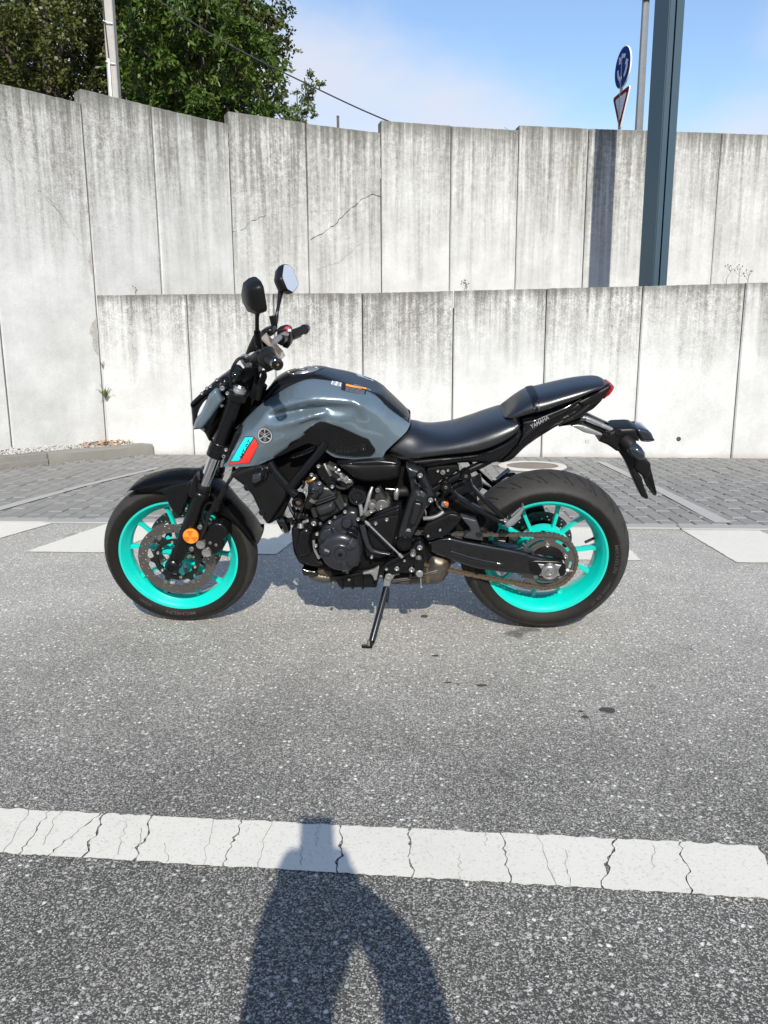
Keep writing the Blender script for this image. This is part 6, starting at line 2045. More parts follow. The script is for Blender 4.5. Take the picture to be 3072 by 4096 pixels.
cc = lathe('coolant_cover', [(0, .034), (.006, .030), (.014, .016), (.024, .010), (.0275, .004), (.0285, -.004), (.030, -.008), (.030, -.03)], 'crank_metal', eng, 28, (c_[0], -.156, c_[1]), (-.2, -1, .25))
for k in range(4):
    a = k * math.pi / 2 + .4
    tube('cover_rib', [(c_[0] + .004 * math.cos(a), -.186, c_[1] + .004 * math.sin(a)), (c_[0] + .022 * math.cos(a), -.170, c_[1] + .022 * math.sin(a))], [.004, .0025], 'crank_metal', cc, 6, 1)
tube('coolant_hose', [(-.1252,-.168,.6161),(-.1373,-.172,.6026),(-.1502,-.172,.5854),(-.1642,-.168,.56)], [.012, .014, .015, .014], 'rubber', eng, 14, 4)
tube('hose_clamp', [(-.1409,-.172,.5941),(-.1479,-.172,.5833)], .0165, 'dull_steel', eng, 14, 1)
tube('top_hose', [(-.1623,-.15,.643),(-.1455,-.15,.6579),(-.1327,-.14,.6606)], [.010, .012, .012], 'cylinder_metal', eng, 12, 3)
tube('hose_clip', [(-.1649,-.152,.648),(-.1466,-.157,.655),(-.1349,-.152,.663)], [.006, .007, .005], 'brass', eng, 8, 2)
relief('head_bracket', [(-.13,.7123),(-.1179,.7173),(-.1006,.7082),(-.0844,.6706),(-.0618,.6411),(-.0664,.6262),(-.0825,.624),(-.1051,.6536),(-.1238,.6788)], 'satin_black', eng, -.14, -.163, .005)
for p in [(-.1176,.7129),(-.1433,.6816),(-.1171,.6497),(-.0728,.6372),(-.1698,.6202),(-.0873,.5024),(-.0316,.5422),(.0142,.5142),(-.1356,.4555),(-.1424,.4091)]:
    bolt(eng, p, -.172, .0068, 'steel')
for p in [(-.0316,.5647),(-.1236,.4911),(-.0698,.5157),(.0023,.3298),(-.13,.3605)]:
    bolt(eng, p, -.160, .0055, 'dull_steel')
# injector and throttle body clutter in the gap behind the head
bm = bmesh.new()
rr = random.Random(5)
for (x_, z_) in [(-.0665,.691),(-.055,.6805),(-.0435,.6679),(-.038,.6531),(-.0303,.6446),(-.0204,.6403),(-.048,.653),(-.0278,.6573),(-.0162,.6468),(-.0593,.6721)]:
    M = Matrix.Translation((x_, -.135 + rr.uniform(-.01, .005), z_)) @ Matrix.Rotation(rr.uniform(0, 3), 4, 'Y') @ Matrix.Rotation(rr.uniform(0, 3), 4, 'X')
    vs = bm_box(bm, -.010, .010, -.004, .004, -.006, .006, .0015)
    bmesh.ops.transform(bm, matrix=M, verts=list({v for v in vs}))
finish('throttle_linkage', bm, 'steel', eng)
tube('throttle_body', [(-.1025,-.1,.6845),(-.0472,-.1,.6505),(-.0158,-.1,.6204)], .030, 'cylinder_metal', eng, 16, 2)
tube('fuel_rail', [(-.1023,-.14,.7112),(-.0928,-.145,.6879),(-.0818,-.145,.6669)], [.006, .009, .007], 'dull_steel', eng, 10, 3)
tube('wire_loom', [(-.1957,-.12,.6315),(-.1564,-.13,.6568),(-.1099,-.12,.6448),(-.0466,-.12,.6106),(-.0067,-.11,.6243)], .007, 'rubber', eng, 8, 5)
tube('wire_loom', [(-.1836,-.15,.6216),(-.1746,-.15,.6387),(-.1799,-.15,.6514)], .005, 'rubber', eng, 8, 4)
tube('breather_hose', [(-.0621,-.13,.6015),(-.0471,-.13,.5712),(-.0341,-.13,.5363)], .010, 'rubber', eng, 10, 3)
lathe('cam_plug', [(0, -.004), (.013, -.004), (.014, -.001), (.020, -.001), (.0215, -.008), (.031, -.008), (.034, -.004), (.034, .03)], 'gloss_black', eng, 36, ((.012,.5913)[0], -.145, (.012,.5913)[1]))
# alternator cover
st_l = [(-.1302,.4511),(-.1157,.4735),(-.0787,.5003),(-.0448,.5198),(-.0272,.5391),(-.0137,.5453),(.005,.5424),(.0131,.5316),(.0141,.4966),(.0147,.4613),(.0241,.4167),(.0279,.3783),(.0195,.3394),(-.0061,.3123),(-.0487,.3054),(-.0897,.3197),(-.1193,.3539),(-.1352,.3926),(-.1384,.4264)]
ac = relief('alternator_cover', st_l, 'crank_metal', eng, -.10, -.168, .018, rnd=.25)
cc_ = (-.0513,.3886)
C3_ = (cc_[0], 0, cc_[1])
lathe('cover_dome', [(.020, -.199), (.024, -.203), (.036, -.2035), (.040, -.2005), (.048, -.199), (.060, -.196), (.069, -.190), (.0745, -.181), (.0765, -.168), (.0765, -.15)], 'crank_metal', ac, 64, C3_)
lathe('centre_plug', [(0, -.2005), (.0065, -.2005), (.0075, -.2055), (.019, -.2060), (.0215, -.2045), (.0225, -.199)], 'crank_metal', ac, 40, C3_)
lathe('plug_hex', [(0, -.2025), (.0068, -.2025), (.0080, -.2065), (.0082, -.205)], 'satin_black', ac, 6, C3_)
for k, a in enumerate((rad(42), rad(168), rad(286))):
    e = Vector((math.cos(a), 0, math.sin(a))); n_ = Vector((-math.sin(a), 0, math.cos(a)))
    bm = bmesh.new()
    secs = []
    for (rho, w_, h_) in ((.031, .006, -.200), (.040, .013, -.2125), (.058, .018, -.210), (.074, .021, -.196), (.081, .017, -.176)):
        c1 = Vector(C3_) + e * rho
        secs.append([bm.verts.new(c1 + n_ * q * w_ + Vector((0, y, 0))) for q, y in ((-1, h_ + .020), (-.75, h_ + .004), (-.3, h_), (.3, h_), (.75, h_ + .004), (1, h_ + .020))])
    for A, B in zip(secs, secs[1:]):
        for q in range(5):
            bm.faces.new((A[q], A[q + 1], B[q + 1], B[q]))
    bm.faces.new(secs[0]); bm.faces.new(secs[-1])
    finish('cover_lug', bm, 'crank_metal', ac, 30)
c_ = (-.0264,.4998)
lathe('cover_boss', [(0, -.186), (.014, -.186), (.017, -.183), (.0185, -.175), (.0215, -.168), (.0215, -.15)], 'crank_metal', ac, 32, (c_[0], 0, c_[1]))
ridge_l = [(-.0836,.4827),(-.0715,.4828),(-.0602,.4607),(-.0216,.4633),(-.0098,.4523),(-.0222,.4455),(-.0627,.4474),(-.0711,.4429)]
relief('cover_rib', ridge_l, 'crank_metal', ac, -.15, -.178, .006)
relief('cover_shoulder', [(-.1262,.4526),(-.111,.4736),(-.0843,.4804),(-.0738,.4405),(-.0884,.4314),(-.1113,.4223),(-.1291,.4356)], 'crank_metal', ac, -.15, -.178, .010)
c_ = (-.0072,.468)
of = lathe('oil_filler_cap', [(0, -.187), (.017, -.187), (.020, -.184), (.0205, -.160)], 'satin_black', eng, 28, (c_[0], 0, c_[1]))
bm = bmesh.new(); bm_box(bm, -.021, .021, -.199, -.184, -.0055, .0055, .002)
o = finish('cap_grip', bm, 'satin_black', of); o.location = (c_[0], 0, c_[1]); o.rotation_euler = (0, rad(28), 0)
stk = [(-.106,.4283),(-.0855,.4486),(-.079,.4388),(-.0983,.4181)]
plate('engine_sticker', stk, 'decal_black', ac, -.175, -.1800, 0)
text_at('YAMALUBE', (-.0938,.436), rad(34), .024, .0065, 'decal_white', ac, lambda x, z: -.1806)
plate('sticker_stripe', [(-.1016,.4252),(-.0822,.4415),(-.0806,.4388),(-.0997,.4221)], 'decal_red', ac, -.176, -.1804, 0)
bolt(ac, (.0134,.3981), -.176, .0085, 'steel')
# sprocket cover
sc_l = [(.0155,.4881),(.021,.4947),(.0418,.5041),(.0651,.5226),(.0919,.541),(.1208,.5541),(.1602,.5672),(.1623,.5311),(.1592,.5258),(.1511,.4839),(.1396,.4199),(.1382,.4038),(.1181,.3601),(.0787,.3542),(.037,.362),(.0292,.3919),(.0195,.4403)]
spc = relief('sprocket_cover', sc_l, 'satin_black', eng, -.08, -.164, .012, rnd=.15)
relief('cover_panel', [(.0434,.5036),(.0689,.5143),(.0942,.5223),(.1609,.5371),(.1625,.5306),(.1537,.4861),(.141,.4223),(.1284,.3831),(.0991,.3855),(.0652,.3974),(.0534,.4174),(.0456,.4481),(.0417,.4852)], 'matte_black', spc, -.15, -.170, .010, rnd=.15)
relief('cover_lip', [(.0165,.4916),(.0239,.4961),(.0412,.4944),(.0435,.4588),(.0522,.4188),(.0651,.3946),(.0991,.3842),(.1284,.3817),(.1246,.3722),(.0892,.3746),(.0551,.3837),(.0385,.4052),(.0249,.4453)], 'crank_metal', spc, -.15, -.177, .007, rnd=.15)
relief('cover_edge', [(.0484,.5115),(.0702,.5216),(.0992,.5341),(.1209,.5446),(.1591,.5564),(.1625,.5332),(.1398,.5291),(.0917,.5184),(.0531,.5063)], 'satin_black', spc, -.15, -.176, .007, rnd=.15)
lathe('cover_dimple', [(0, -.166), (.013, -.166), (.016, -.170), (.019, -.1705)], 'deep_black', spc, 24, ((.0859,.4292)[0], 0, (.0859,.4292)[1]))
for p in [(.076,.4979),(.1156,.5133)]:
    bolt(spc, p, -.172, .0068, 'steel')
for p in [(.0583,.3611),(.0115,.3901)]:
    bolt(spc, p, -.165, .006, 'steel')
relief('starter_bracket', [(.0816,.6183),(.0925,.6222),(.1005,.5991),(.1193,.5734),(.1335,.5526),(.1093,.5473),(.0803,.5523),(.0687,.5731),(.0714,.5887)], 'cylinder_metal', eng, -.10, -.148, .008)
lathe('starter_motor', [(0, -.150), (.022, -.150), (.026, -.146), (.026, -.145), (.030, -.143), (.030, -.08)], 'dull_steel', eng, 24, ((.0976,.5545)[0], 0, (.0976,.5545)[1]))
bolt(eng, (.0842,.6165), -.150, .0085, 'dull_steel')
bolt(eng, (.0945,.5503), -.152, .0075, 'steel')
tube('sensor_cable', [(.065,-.14,.6247),(.0555,-.15,.6003),(.0469,-.158,.5673),(.0378,-.16,.5343)], [.005, .007, .0075, .0075], 'alloy', eng, 10, 4)
tube('breather_pipe', [(.0216,-.158,.5646),(.025,-.162,.5454),(.027,-.165,.5206)], .0075, 'alloy', eng, 10, 3)
# gear linkage
relief('shift_arm', [(.0342,.5366),(.0525,.5522),(.0598,.56),(.0717,.5601),(.0787,.5524),(.0665,.542),(.0447,.5276)], 'dull_steel', eng, -.178, -.188, .003)
lathe('shift_shaft', [(0, -.196), (.008, -.196), (.010, -.192), (.014, -.188), (.014, -.15)], 'dull_steel', eng, 20, ((.0652,.569)[0], 0, (.0652,.569)[1]))
bolt(eng, (.0628,.5531), -.189, .0075, 'steel')
lathe('shift_joint', [(0, -.212), (.006, -.210), (.010, -.204), (.0115, -.197), (.010, -.190), (.006, -.185)], 'rubber', eng, 16, ((.0335,.5284)[0], 0, (.0335,.5284)[1]))
tube('shift_rod', [(.0357,-.198,.5245),(.0509,-.2,.5086),(.1684,-.21,.3874)], .0036, 'steel', bike, 10, 1)
for nut in ([(.044,-.2,.5163),(.0556,-.2,.5047)], [(.1601,-.21,.3967),(.172,-.21,.384)]):
    tube('rod_nut', nut, .0062, 'steel', bike, 6, 1)
# air duct cover under the tank
dl = [(-.0601,.7175),(-.0382,.7234),(.0169,.7285),(.0991,.7336),(.1497,.728),(.1659,.7128),(.164,.665),(.1253,.6531),(.062,.6469),(.0303,.6476),(.0049,.6581),(-.022,.6831)]
duct = relief('duct_cover', dl, 'matte_black', bike, -.06, -.158, .020, rnd=.2, crown=.010)
relief('duct_crest', [(-.0536,.7193),(.0173,.7286),(.0954,.7329),(.1537,.7257),(.1595,.7146),(.0989,.7082),(.0245,.708),(-.0302,.7152)], 'satin_black', duct, -.13, -.166, .010, rnd=.2)
# front engine cover
fcv = [(-.2359,.439),(-.2262,.4681),(-.2102,.4749),(-.1848,.4751),(-.1562,.4909),(-.1403,.4835),(-.1487,.4621),(-.1575,.4522),(-.1624,.4126),(-.1539,.3786),(-.1353,.3352),(-.1171,.3252),(-.1217,.3159),(-.1492,.3081),(-.1801,.3161),(-.2137,.3343),(-.2243,.3802)]
fco = relief('front_cover', fcv, 'matte_black', eng, -.06, -.150, .014, rnd=.12)
relief('cover_facet', [(-.2041,.4559),(-.1847,.473),(-.1685,.4718),(-.1564,.4541),(-.1654,.4159),(-.157,.3797),(-.1745,.3612),(-.2038,.3563),(-.2177,.4018)], 'satin_black', fco, -.13, -.168, .020, rnd=.1)
washer_bolt(fco, (-.1464,.4932), -.160, .0095, 'satin_black', 'steel', 1.7)
tube('cover_trim', [(-.1517,-.158,.4229),(-.1495,-.158,.3867),(-.1355,-.158,.3501)], .005, 'alloy', fco, 8, 3)
# horn at the front, valve bits above it
hc = (-.2633,.4725)
hn = lathe('horn', [(0, .010), (.018, .012), (.020, .018), (.034, .020), (.040, .014), (.042, .004), (.036, -.006), (.020, -.016), (0, -.018)], 'gloss_black', bike, 36, (hc[0], -.11, hc[1]), (-.85, -.45, -.30))
tube('horn_bracket', [(-.2581,-.115,.4703),(-.2606,-.12,.5129),(-.2671,-.12,.5395)], [.006, .004, .003], 'dull_steel', hn, 8, 3, .5)
bm = bmesh.new()
for (x_, z_) in [(-.2099,.5041),(-.2022,.4953),(-.1968,.4819),(-.2038,.4684),(-.196,.4594),(-.178,.4843),(-.2132,.5174),(-.1888,.5132),(-.1724,.511),(-.2349,.4995),(-.2234,.4862)]:
    M = Matrix.Translation((x_, -.14 + rr.uniform(-.01, .01), z_)) @ Matrix.Rotation(rr.uniform(0, 3), 4, 'Y') @ Matrix.Rotation(rr.uniform(0, 3), 4, 'X')
    vs = bm_box(bm, -.011, .011, -.007, .007, -.007, .007, .002)
    bmesh.ops.transform(bm, matrix=M, verts=list({v for v in vs}))
finish('thermostat', bm, 'satin_black', eng)
tube('sensor_plug', [(-.187,-.15,.4907),(-.1715,-.155,.4983),(-.1686,-.155,.4988)], [.006, .006, .007], 'alloy', eng, 8, 2)
tube('sensor_body', [(-.1963,-.15,.4862),(-.1965,-.155,.4706)], [.011, .013], 'dull_steel', eng, 12, 1)
for hose in ([(-.2414,-.12,.5529),(-.2246,-.135,.5195),(-.2001,-.14,.504),(-.1721,-.13,.5177)], [(-.2258,-.12,.5397),(-.2123,-.135,.5196),(-.1919,-.14,.5041),(-.1726,-.13,.5088)], [(-.2101,-.12,.5265),(-.2,-.135,.5196),(-.1837,-.14,.5042),(-.173,-.13,.4999)]):
    tube('small_hose', hose, .006, 'rubber', eng, 8, 4)
# header pipes and bellows
hp = tube('exhaust_header', [(-.1824,-.06,.277),(-.1783,-.07,.2459),(-.1515,-.08,.2345),(-.117,-.08,.231),(-.0742,-.075,.2328)], .021, 'exhaust_steel', bike, 18, 5)
mirror_copy(hp)
lathe('bellows', [(.0225, -.03), (.0225, -.02)] + [(.0235 + .0035 * (k % 2), -.02 + .006 * k) for k in range(8)] + [(.022, .03)], 'chain_rust', hp, 24, ((-.1242,.2628)[0], -.08, (-.1242,.2628)[1]), (.94, 0, -.25))
relief('header_shield', [(-.2096,.2874),(-.1894,.2805),(-.1555,.2747),(-.1475,.2619),(-.1737,.2543),(-.2038,.254),(-.2092,.2659)], 'gloss_black', hp, -.05, -.118, .008)
# sump
sm_l = [(-.0977,.2681),(-.0593,.2733),(.0174,.286),(.0766,.2937),(.0782,.244),(.0706,.2046),(.0642,.2016),(-.0706,.1998),(-.077,.2108),(-.0904,.2395)]
sump = relief('oil_sump', sm_l, 'satin_black', eng, 0, -.110, .012, rnd=.12, mirror=True)[0]
tube('sump_flange', [(-.103,-.118,.2503),(-.0602,-.118,.2556),(.0168,-.118,.2731)], .0065, 'satin_black', sump, 8, 1)
for rib in ([(-.0608,-.112,.2548),(-.0596,-.11,.2008)], [(-.0223,-.112,.26),(-.0209,-.11,.2013)], [(.0162,-.112,.2676),(.0177,-.11,.2018)]):
    tube('sump_rib', rib, .005, 'satin_black', sump, 8, 1)
for p in [(-.0381,.2735),(-.0327,.2426),(-.093,.2275),(-.0959,.2106)]:
    bolt(sump, p, -.117, .006, 'dull_steel')
relief('oil_filter', [(-.1013,.2846),(-.0591,.278),(-.0637,.2685),(-.0854,.2587),(-.0999,.268)], 'deep_black', eng, -.05, -.125, .01)

# ------------------------------------------------------------------ silencer box under the engine
mf_l = [(.0924,.2492),(.1329,.2554),(.1801,.2692),(.2237,.281),(.2554,.2964),(.2602,.3263),(.2673,.3448),(.2865,.3502),(.3262,.3425),(.3462,.3302),(.349,.29),(.3422,.2599),(.3239,.2274),(.2962,.2114),(.1798,.2091),(.1257,.2107),(.0919,.2187)]
muf = relief('silencer', mf_l, 'exhaust_steel', bike, 0, -.118, .045, rnd=.2, mirror=True, crown=.012)[0]
tube('weld_seam', [(.1259,-.126,.2475),(.1801,-.13,.2571),(.2237,-.131,.2672),(.2638,-.132,.2825),(.3204,-.122,.2968)], .0035, 'chain_steel', muf, 8, 4)
tube('weld_seam', [(.1259,-.127,.2397),(.18,-.131,.2508),(.2271,-.132,.2595),(.2672,-.132,.2751),(.3138,-.124,.2903)], .003, 'exhaust_steel', muf, 8, 4)
relief('hanger_strap', [(.2554,.299),(.263,.2991),(.2705,.2692),(.2694,.2427),(.2608,.2312),(.2533,.2425),(.2512,.2689)], 'chain_rust', muf, -.12, -.133, .004)
relief('hanger_strap', [(.1937,.2758),(.203,.2766),(.2053,.257),(.203,.2343),(.1935,.2341),(.1909,.2531)], 'chain_rust', muf, -.12, -.132, .004)
tube('drain_pin', [(.2365,-.14,.2638),(.2373,-.142,.2385),(.2387,-.143,.2284)], [.0035, .003, .006], 'steel', muf, 8, 2)
tube('tail_pipe', [(.303,.05,.2445),(.3326,.1,.2279),(.3563,.16,.2026)], .028, 'exhaust_steel', muf, 18, 3)

# ------------------------------------------------------------------ pivot plate, footrest hanger
pv = [(.1825,.7142),(.2115,.7054),(.2399,.6956),(.2469,.6882),(.2563,.6672),(.2724,.6309),(.2835,.6027),(.2836,.5867),(.2741,.5731),(.2564,.5627),(.2494,.5441),(.2405,.5182),(.2257,.4841),(.2089,.4469),(.2028,.4282),(.2028,.4095),(.1943,.3986),(.1772,.3936),(.159,.3999),(.1507,.421),(.1534,.4517),(.1683,.5072),(.1829,.554),(.1954,.59),(.2025,.6129),(.1979,.6482),(.1887,.688)]
hole = [(.2096,.667),(.2255,.6583),(.2302,.6458),(.2396,.6308),(.2463,.6152),(.2279,.6227),(.219,.6327),(.215,.6508)]
piv = relief('pivot_plate', pv, 'plate_metal', bike, -.10, -.176, .016, rnd=.2, holes=[hole], mirror=True)[0]
relief('plate_recess', [(.2104,.5865),(.221,.5937),(.2399,.5867),(.2458,.5765),(.24,.5535),(.2258,.5172),(.2163,.4911),(.202,.4831),(.1852,.4843),(.1901,.5143),(.1997,.548)], 'satin_black', piv, -.15, -.1785, .004, rnd=.2)
relief('plate_inlay', [(.214,.5827),(.2375,.579),(.2387,.5688),(.2282,.5328),(.2163,.4989),(.2032,.4949),(.1972,.504),(.2056,.5378)], 'plate_metal', piv, -.15, -.1825, .007, rnd=.2)
relief('plate_mark', [(.1823,.4719),(.1881,.4798),(.1976,.4799),(.2015,.4684)], 'alloy', piv, -.16, -.1795, .001, rnd=0)
c_ = (.1768,.4236)
lathe('pivot_cap', [(0, -.183), (.012, -.183), (.0125, -.186), (.0165, -.1865), (.017, -.182), (.022, -.182), (.0225, -.186), (.0262, -.186), (.0275, -.180), (.0275, -.15)], 'satin_black', piv, 40, (c_[0], 0, c_[1]))
for p in [(.2337,.6833),(.2699,.5919)]:
    washer_bolt(piv, p, -.176, .0092, 'satin_black', 'steel', 1.55)
hg = [(.0979,.3233),(.1184,.3455),(.1528,.3627),(.1944,.3849),(.1997,.4011),(.2162,.4254),(.2343,.4319),(.2476,.4216),(.2545,.3909),(.2605,.3585),(.2467,.3447),(.2444,.3228),(.2211,.306),(.1916,.3042),(.1621,.3053),(.1572,.2997),(.1178,.3047),(.1031,.3129)]
hgr = relief('footrest_hanger', hg, 'satin_black', bike, -.14, -.178, .006, rnd=.2, mirror=True)[0]
washer_bolt(hgr, (.2327,.4113), -.182, .0100, 'gloss_black', 'steel', 1.35)
lathe('lever_pivot', [(0, -.199), (.0045, -.199), (.005, -.204), (.0095, -.204), (.0105, -.200), (.0105, -.17)], 'steel', hgr, 20, ((.2092,.3915)[0], 0, (.2092,.3915)[1]))
for p, r_ in zip([(.1781,.3573),(.1502,.3259),(.2041,.3227),(.1122,.3238)], (.0050, .0092, .0105, .0062)):
    washer_bolt(hgr, p, -.180, r_, 'satin_black', 'steel', 1.25)
lev = [(.1,.3394),(.1161,.3586),(.1539,.3792),(.1974,.4011),(.2034,.3966),(.1974,.3912),(.1587,.3725),(.1245,.3532),(.1097,.334)]
plate('shift_lever', lev, 'satin_black', hgr, -.196, -.204, .002, rnd=.15)
tube('toe_peg', [(.0949,-.2,.3274),(.0965,-.245,.333),(.097,-.262,.3325)], [.0095, .0105, .0085], 'rubber', hgr, 14, 2)
lathe('toe_peg_tip', [(0, .004), (.005, .002), (.006, 0)], 'steel', hgr, 12, ((.0972,.3348)[0], -.264, (.0972,.3348)[1]), (0, -1, -.2))
# rubber footrest, pointing out towards the viewer
fp0, fp1 = [Vector(p) for p in [(.2305,-.195,.3563),(.2331,-.285,.3581)]]
tube('footrest_mount', [Vector([(.2283,-.175,.3667)][0]), fp0], [.012, .010], 'dull_steel', hgr, 10, 1)
bm = bmesh.new()
d_ = (fp1 - fp0).normalized(); e1 = Vector((1, 0, 0)); e2 = d_.cross(e1).normalized(); e1 = e2.cross(d_)
for j in range(4):
    o_ = (j - 1.5) * .0085
    vs = bm_box(bm, -.0036, .0036, 0, (fp1 - fp0).length, .009, .0125, .0012)
    M = Matrix.Translation(fp0 + e1 * o_) @ Matrix(((e1.x, d_.x, e2.x, 0), (e1.y, d_.y, e2.y, 0), (e1.z, d_.z, e2.z, 0), (0, 0, 0, 1)))
    bmesh.ops.transform(bm, matrix=M, verts=list({v for v in vs}))
vs = bm_box(bm, -.0168, .0168, 0, (fp1 - fp0).length, -.010, .0095, .004, 2)
bmesh.ops.transform(bm, matrix=Matrix.Translation(fp0) @ Matrix(((e1.x, d_.x, e2.x, 0), (e1.y, d_.y, e2.y, 0), (e1.z, d_.z, e2.z, 0), (0, 0, 0, 1))), verts=list({v for v in vs}))
ft = finish('footrest', bm, 'rubber', hgr)
mirror_copy(ft)
lathe('footrest_end', [(0, .004), (.010, .003), (.013, 0), (.013, -.004)], 'alloy', hgr, 18, fp1 + d_ * .002, d_)

# ------------------------------------------------------------------ side stand
ss = plate('stand_bracket', [(.097,.2354),(.1004,.2581),(.1057,.2751),(.1159,.2865),(.1596,.2921),(.1596,.2856),(.1408,.2826),(.1344,.2699),(.1255,.257),(.1227,.2372)], 'alloy', bike, -.135, -.158, .003, rnd=.15)
bolt(ss, (.1195,.2804), -.159, .0135, 'alloy', h=.5)
foot = Vector((.050, -.291, .0605))
s_top = Vector([(.11,-.15,.2296)][0]); s_bot = Vector([(.061,-.283,.0803)][0])
tube('stand_leg', [s_top, s_bot], .0125, 'gloss_black', ss, 18, 1)
tube('stand_spring', [(.1143,-.14,.2122),(.1099,-.165,.1734)], .006, 'satin_black', ss, 8, 1)
# foot plate on the ground plane (the bike leans, so the plate is tilted back in the bike's frame)
bm = bmesh.new()
lp = round_loop([(-.024, -.007), (.006, -.011), (.016, -.007), (.016, .008), (.004, .011), (-.020, .008)], 3, .3)
top_ = [bm.verts.new((a, b, .009)) for a, b in lp]; bot_ = [bm.verts.new((a * 1.04, b * 1.04, .0005)) for a, b in lp]
bm.faces.new(top_); bm.faces.new(bot_[::-1])
for k in range(len(lp)):
    bm.faces.new((top_[k], top_[(k + 1) % len(lp)], bot_[(k + 1) % len(lp)], bot_[k]))
fo = finish('stand_foot', bm, 'satin_black', ss)
inv = Matrix.Rotation(rad(-11.6247), 4, 'X') @ Matrix.Translation((0, 0, -.001))
fo.matrix_local = inv @ Matrix.Translation((.047, -.300, 0))
tube('foot_tang', [(.05,-.288,.0857),(.0518,-.291,.0636)], [.006, .010], 'dull_steel', ss, 10, 1)
tube('stand_toe', [s_bot, inv @ Vector((.052, -.298, .006))], [.0125, .009], 'gloss_black', ss, 14, 1)
relief('toe_guard', [(.0219,.2865),(.064,.301),(.0809,.3138),(.0837,.3092),(.0744,.2575),(.0651,.256),(.0592,.2738),(.051,.2831),(.0238,.2804)], 'alloy', bike, -.135, -.148, .003, rnd=.12)

# ------------------------------------------------------------------ swingarm
sa_l = [(.2564,.4082),(.2989,.4267),(.3413,.4289),(.3972,.4146),(.476,.3994),(.5746,.3803),(.6473,.3628)] + [(.6226,.3645),(.6756,.3504),(.7374,.3364),(.7607,.3264),(.7686,.3033),(.7667,.281),(.7533,.2674),(.6851,.2695),(.6319,.2779)] + [(.6326,.2777),(.5463,.2852),(.4465,.299),(.3797,.3206),(.3263,.3448),(.2698,.3664)]
arm = relief('swingarm', sa_l, 'gloss_black', bike, -.085, -.138, .016, rnd=.15)
arm_r = mirror_copy(arm)
relief('arm_crease', [(.3254,.3851),(.3648,.3746),(.411,.3586),(.4771,.341),(.5529,.3271),(.5435,.3178),(.4645,.3243),(.405,.3384),(.3587,.3544)], 'gloss_black', arm, -.12, -.1425, .010, rnd=.2)
relief('axle_end', [(.6268,.3363),(.6481,.3429),(.7348,.3399),(.7578,.3329),(.7638,.3109),(.7629,.2887),(.7503,.2762),(.6782,.2783),(.6383,.2873)], 'satin_black', arm, -.12, -.144, .006, rnd=.2)
box('arm_crossmember', .10, .20, -.13, .13, .385, .43, 'satin_black', arm, .01)
ax_ = (.7038,.3046)
star = []
for a, r_ in ((148, .050), (118, .026), (62, .030), (28, .047), (0, .030), (-28, .045), (-62, .030), (-118, .026), (-148, .042), (180, .028)):
    star.append((ax_[0] + r_ * math.cos(rad(a)), ax_[1] + r_ * math.sin(rad(a))))
ad = plate('axle_adjuster', star, 'alloy', arm, -.14, -.1485, .002)
relief('adjuster_end', [(.7501,.3377),(.7576,.3353),(.7602,.3182),(.7572,.301),(.7525,.2762),(.7423,.2662),(.7394,.2761),(.7488,.296),(.7517,.3157)], 'alloy', arm, -.125, -.142, .003)
lathe('axle_nut', [(0, -.163), (.006, -.163), (.007, -.167), (.0125, -.167), (.0145, -.163), (.018, -.156), (.022, -.154), (.027, -.160), (.0300, -.160), (.0315, -.156), (.0315, -.145)], 'steel', ad, 40, (ax_[0], 0, ax_[1]))
lathe('nut_hex', [(.0065, -.1655), (.0135, -.1655), (.0155, -.162), (.0155, -.15)], 'steel', ad, 6, (ax_[0], 0, ax_[1]))
tube('adjuster_bolt', [(.754,-.132,.3028),(.7761,-.132,.2981),(.7914,-.132,.2963)], [.0045, .0045, .003], 'steel', arm, 8, 2)
tube('adjuster_nut', [(.7659,-.132,.3004),(.7747,-.132,.2986)], .008, 'steel', arm, 6, 1)
# chain guard
cg = relief('chain_guard', [(.3766,.5101),(.4009,.5061),(.4349,.4958),(.4429,.4754),(.4447,.4612),(.4577,.4399),(.4611,.4141),(.3899,.4264),(.3961,.4393),(.4136,.452),(.4099,.468),(.3983,.4821)], 'grey_plastic', bike, -.085, -.136, .006, rnd=.12)
lathe('guard_screw', [(0, -.137), (.004, -.137), (.005, -.140), (.009, -.140), (.0105, -.137), (.013, -.136), (.013, -.12)], 'plate_metal', cg, 20, ((.4457,.441)[0], 0, (.4457,.441)[1]))
hgd = relief('heel_guard', [(.2448,.4748),(.256,.4907),(.2974,.5138),(.3385,.5342),(.3639,.5306),(.3762,.5213),(.3771,.5091),(.3648,.4916),(.3476,.4721),(.3303,.4525),(.3047,.4416),(.279,.4307),(.2596,.427),(.2466,.4447)], 'matte_black', bike, -.150, -.166, .006, rnd=.2, mirror=True)[0]
for p in [(.3048,.474),(.2627,.45)]:
    washer_bolt(hgd, p, -.167, .0052, 'satin_black', 'steel', 2.2)
for p in [(.3213,.505),(.3361,.5152),(.3436,.5058),(.3301,.497),(.3562,.5111)]:
    lathe('guard_hole', [(0, -.1672), (.0050, -.1672), (.0056, -.166)], 'deep_black', hgd, 12, (p[0], 0, p[1]))
relief('rear_hugger', [(.2854,.5002),(.3243,.5325),(.363,.5575),(.4079,.5823),(.4555,.6086),(.4589,.6034),(.4374,.5684),(.4418,.5333),(.4295,.5065),(.458,.4853),(.4301,.4869),(.3773,.5008),(.3449,.4791),(.2989,.4715)], 'matte_black', bike, .05, -.085, .012, rnd=.15)
relief('arm_brace', [(.2559,.4799),(.3112,.5089),(.4087,.5166),(.4748,.4815),(.5247,.4533),(.5039,.4024),(.4112,.4235),(.3453,.4302),(.2993,.4152),(.2564,.4002)], 'deep_black', bike, .06, -.092, .012)

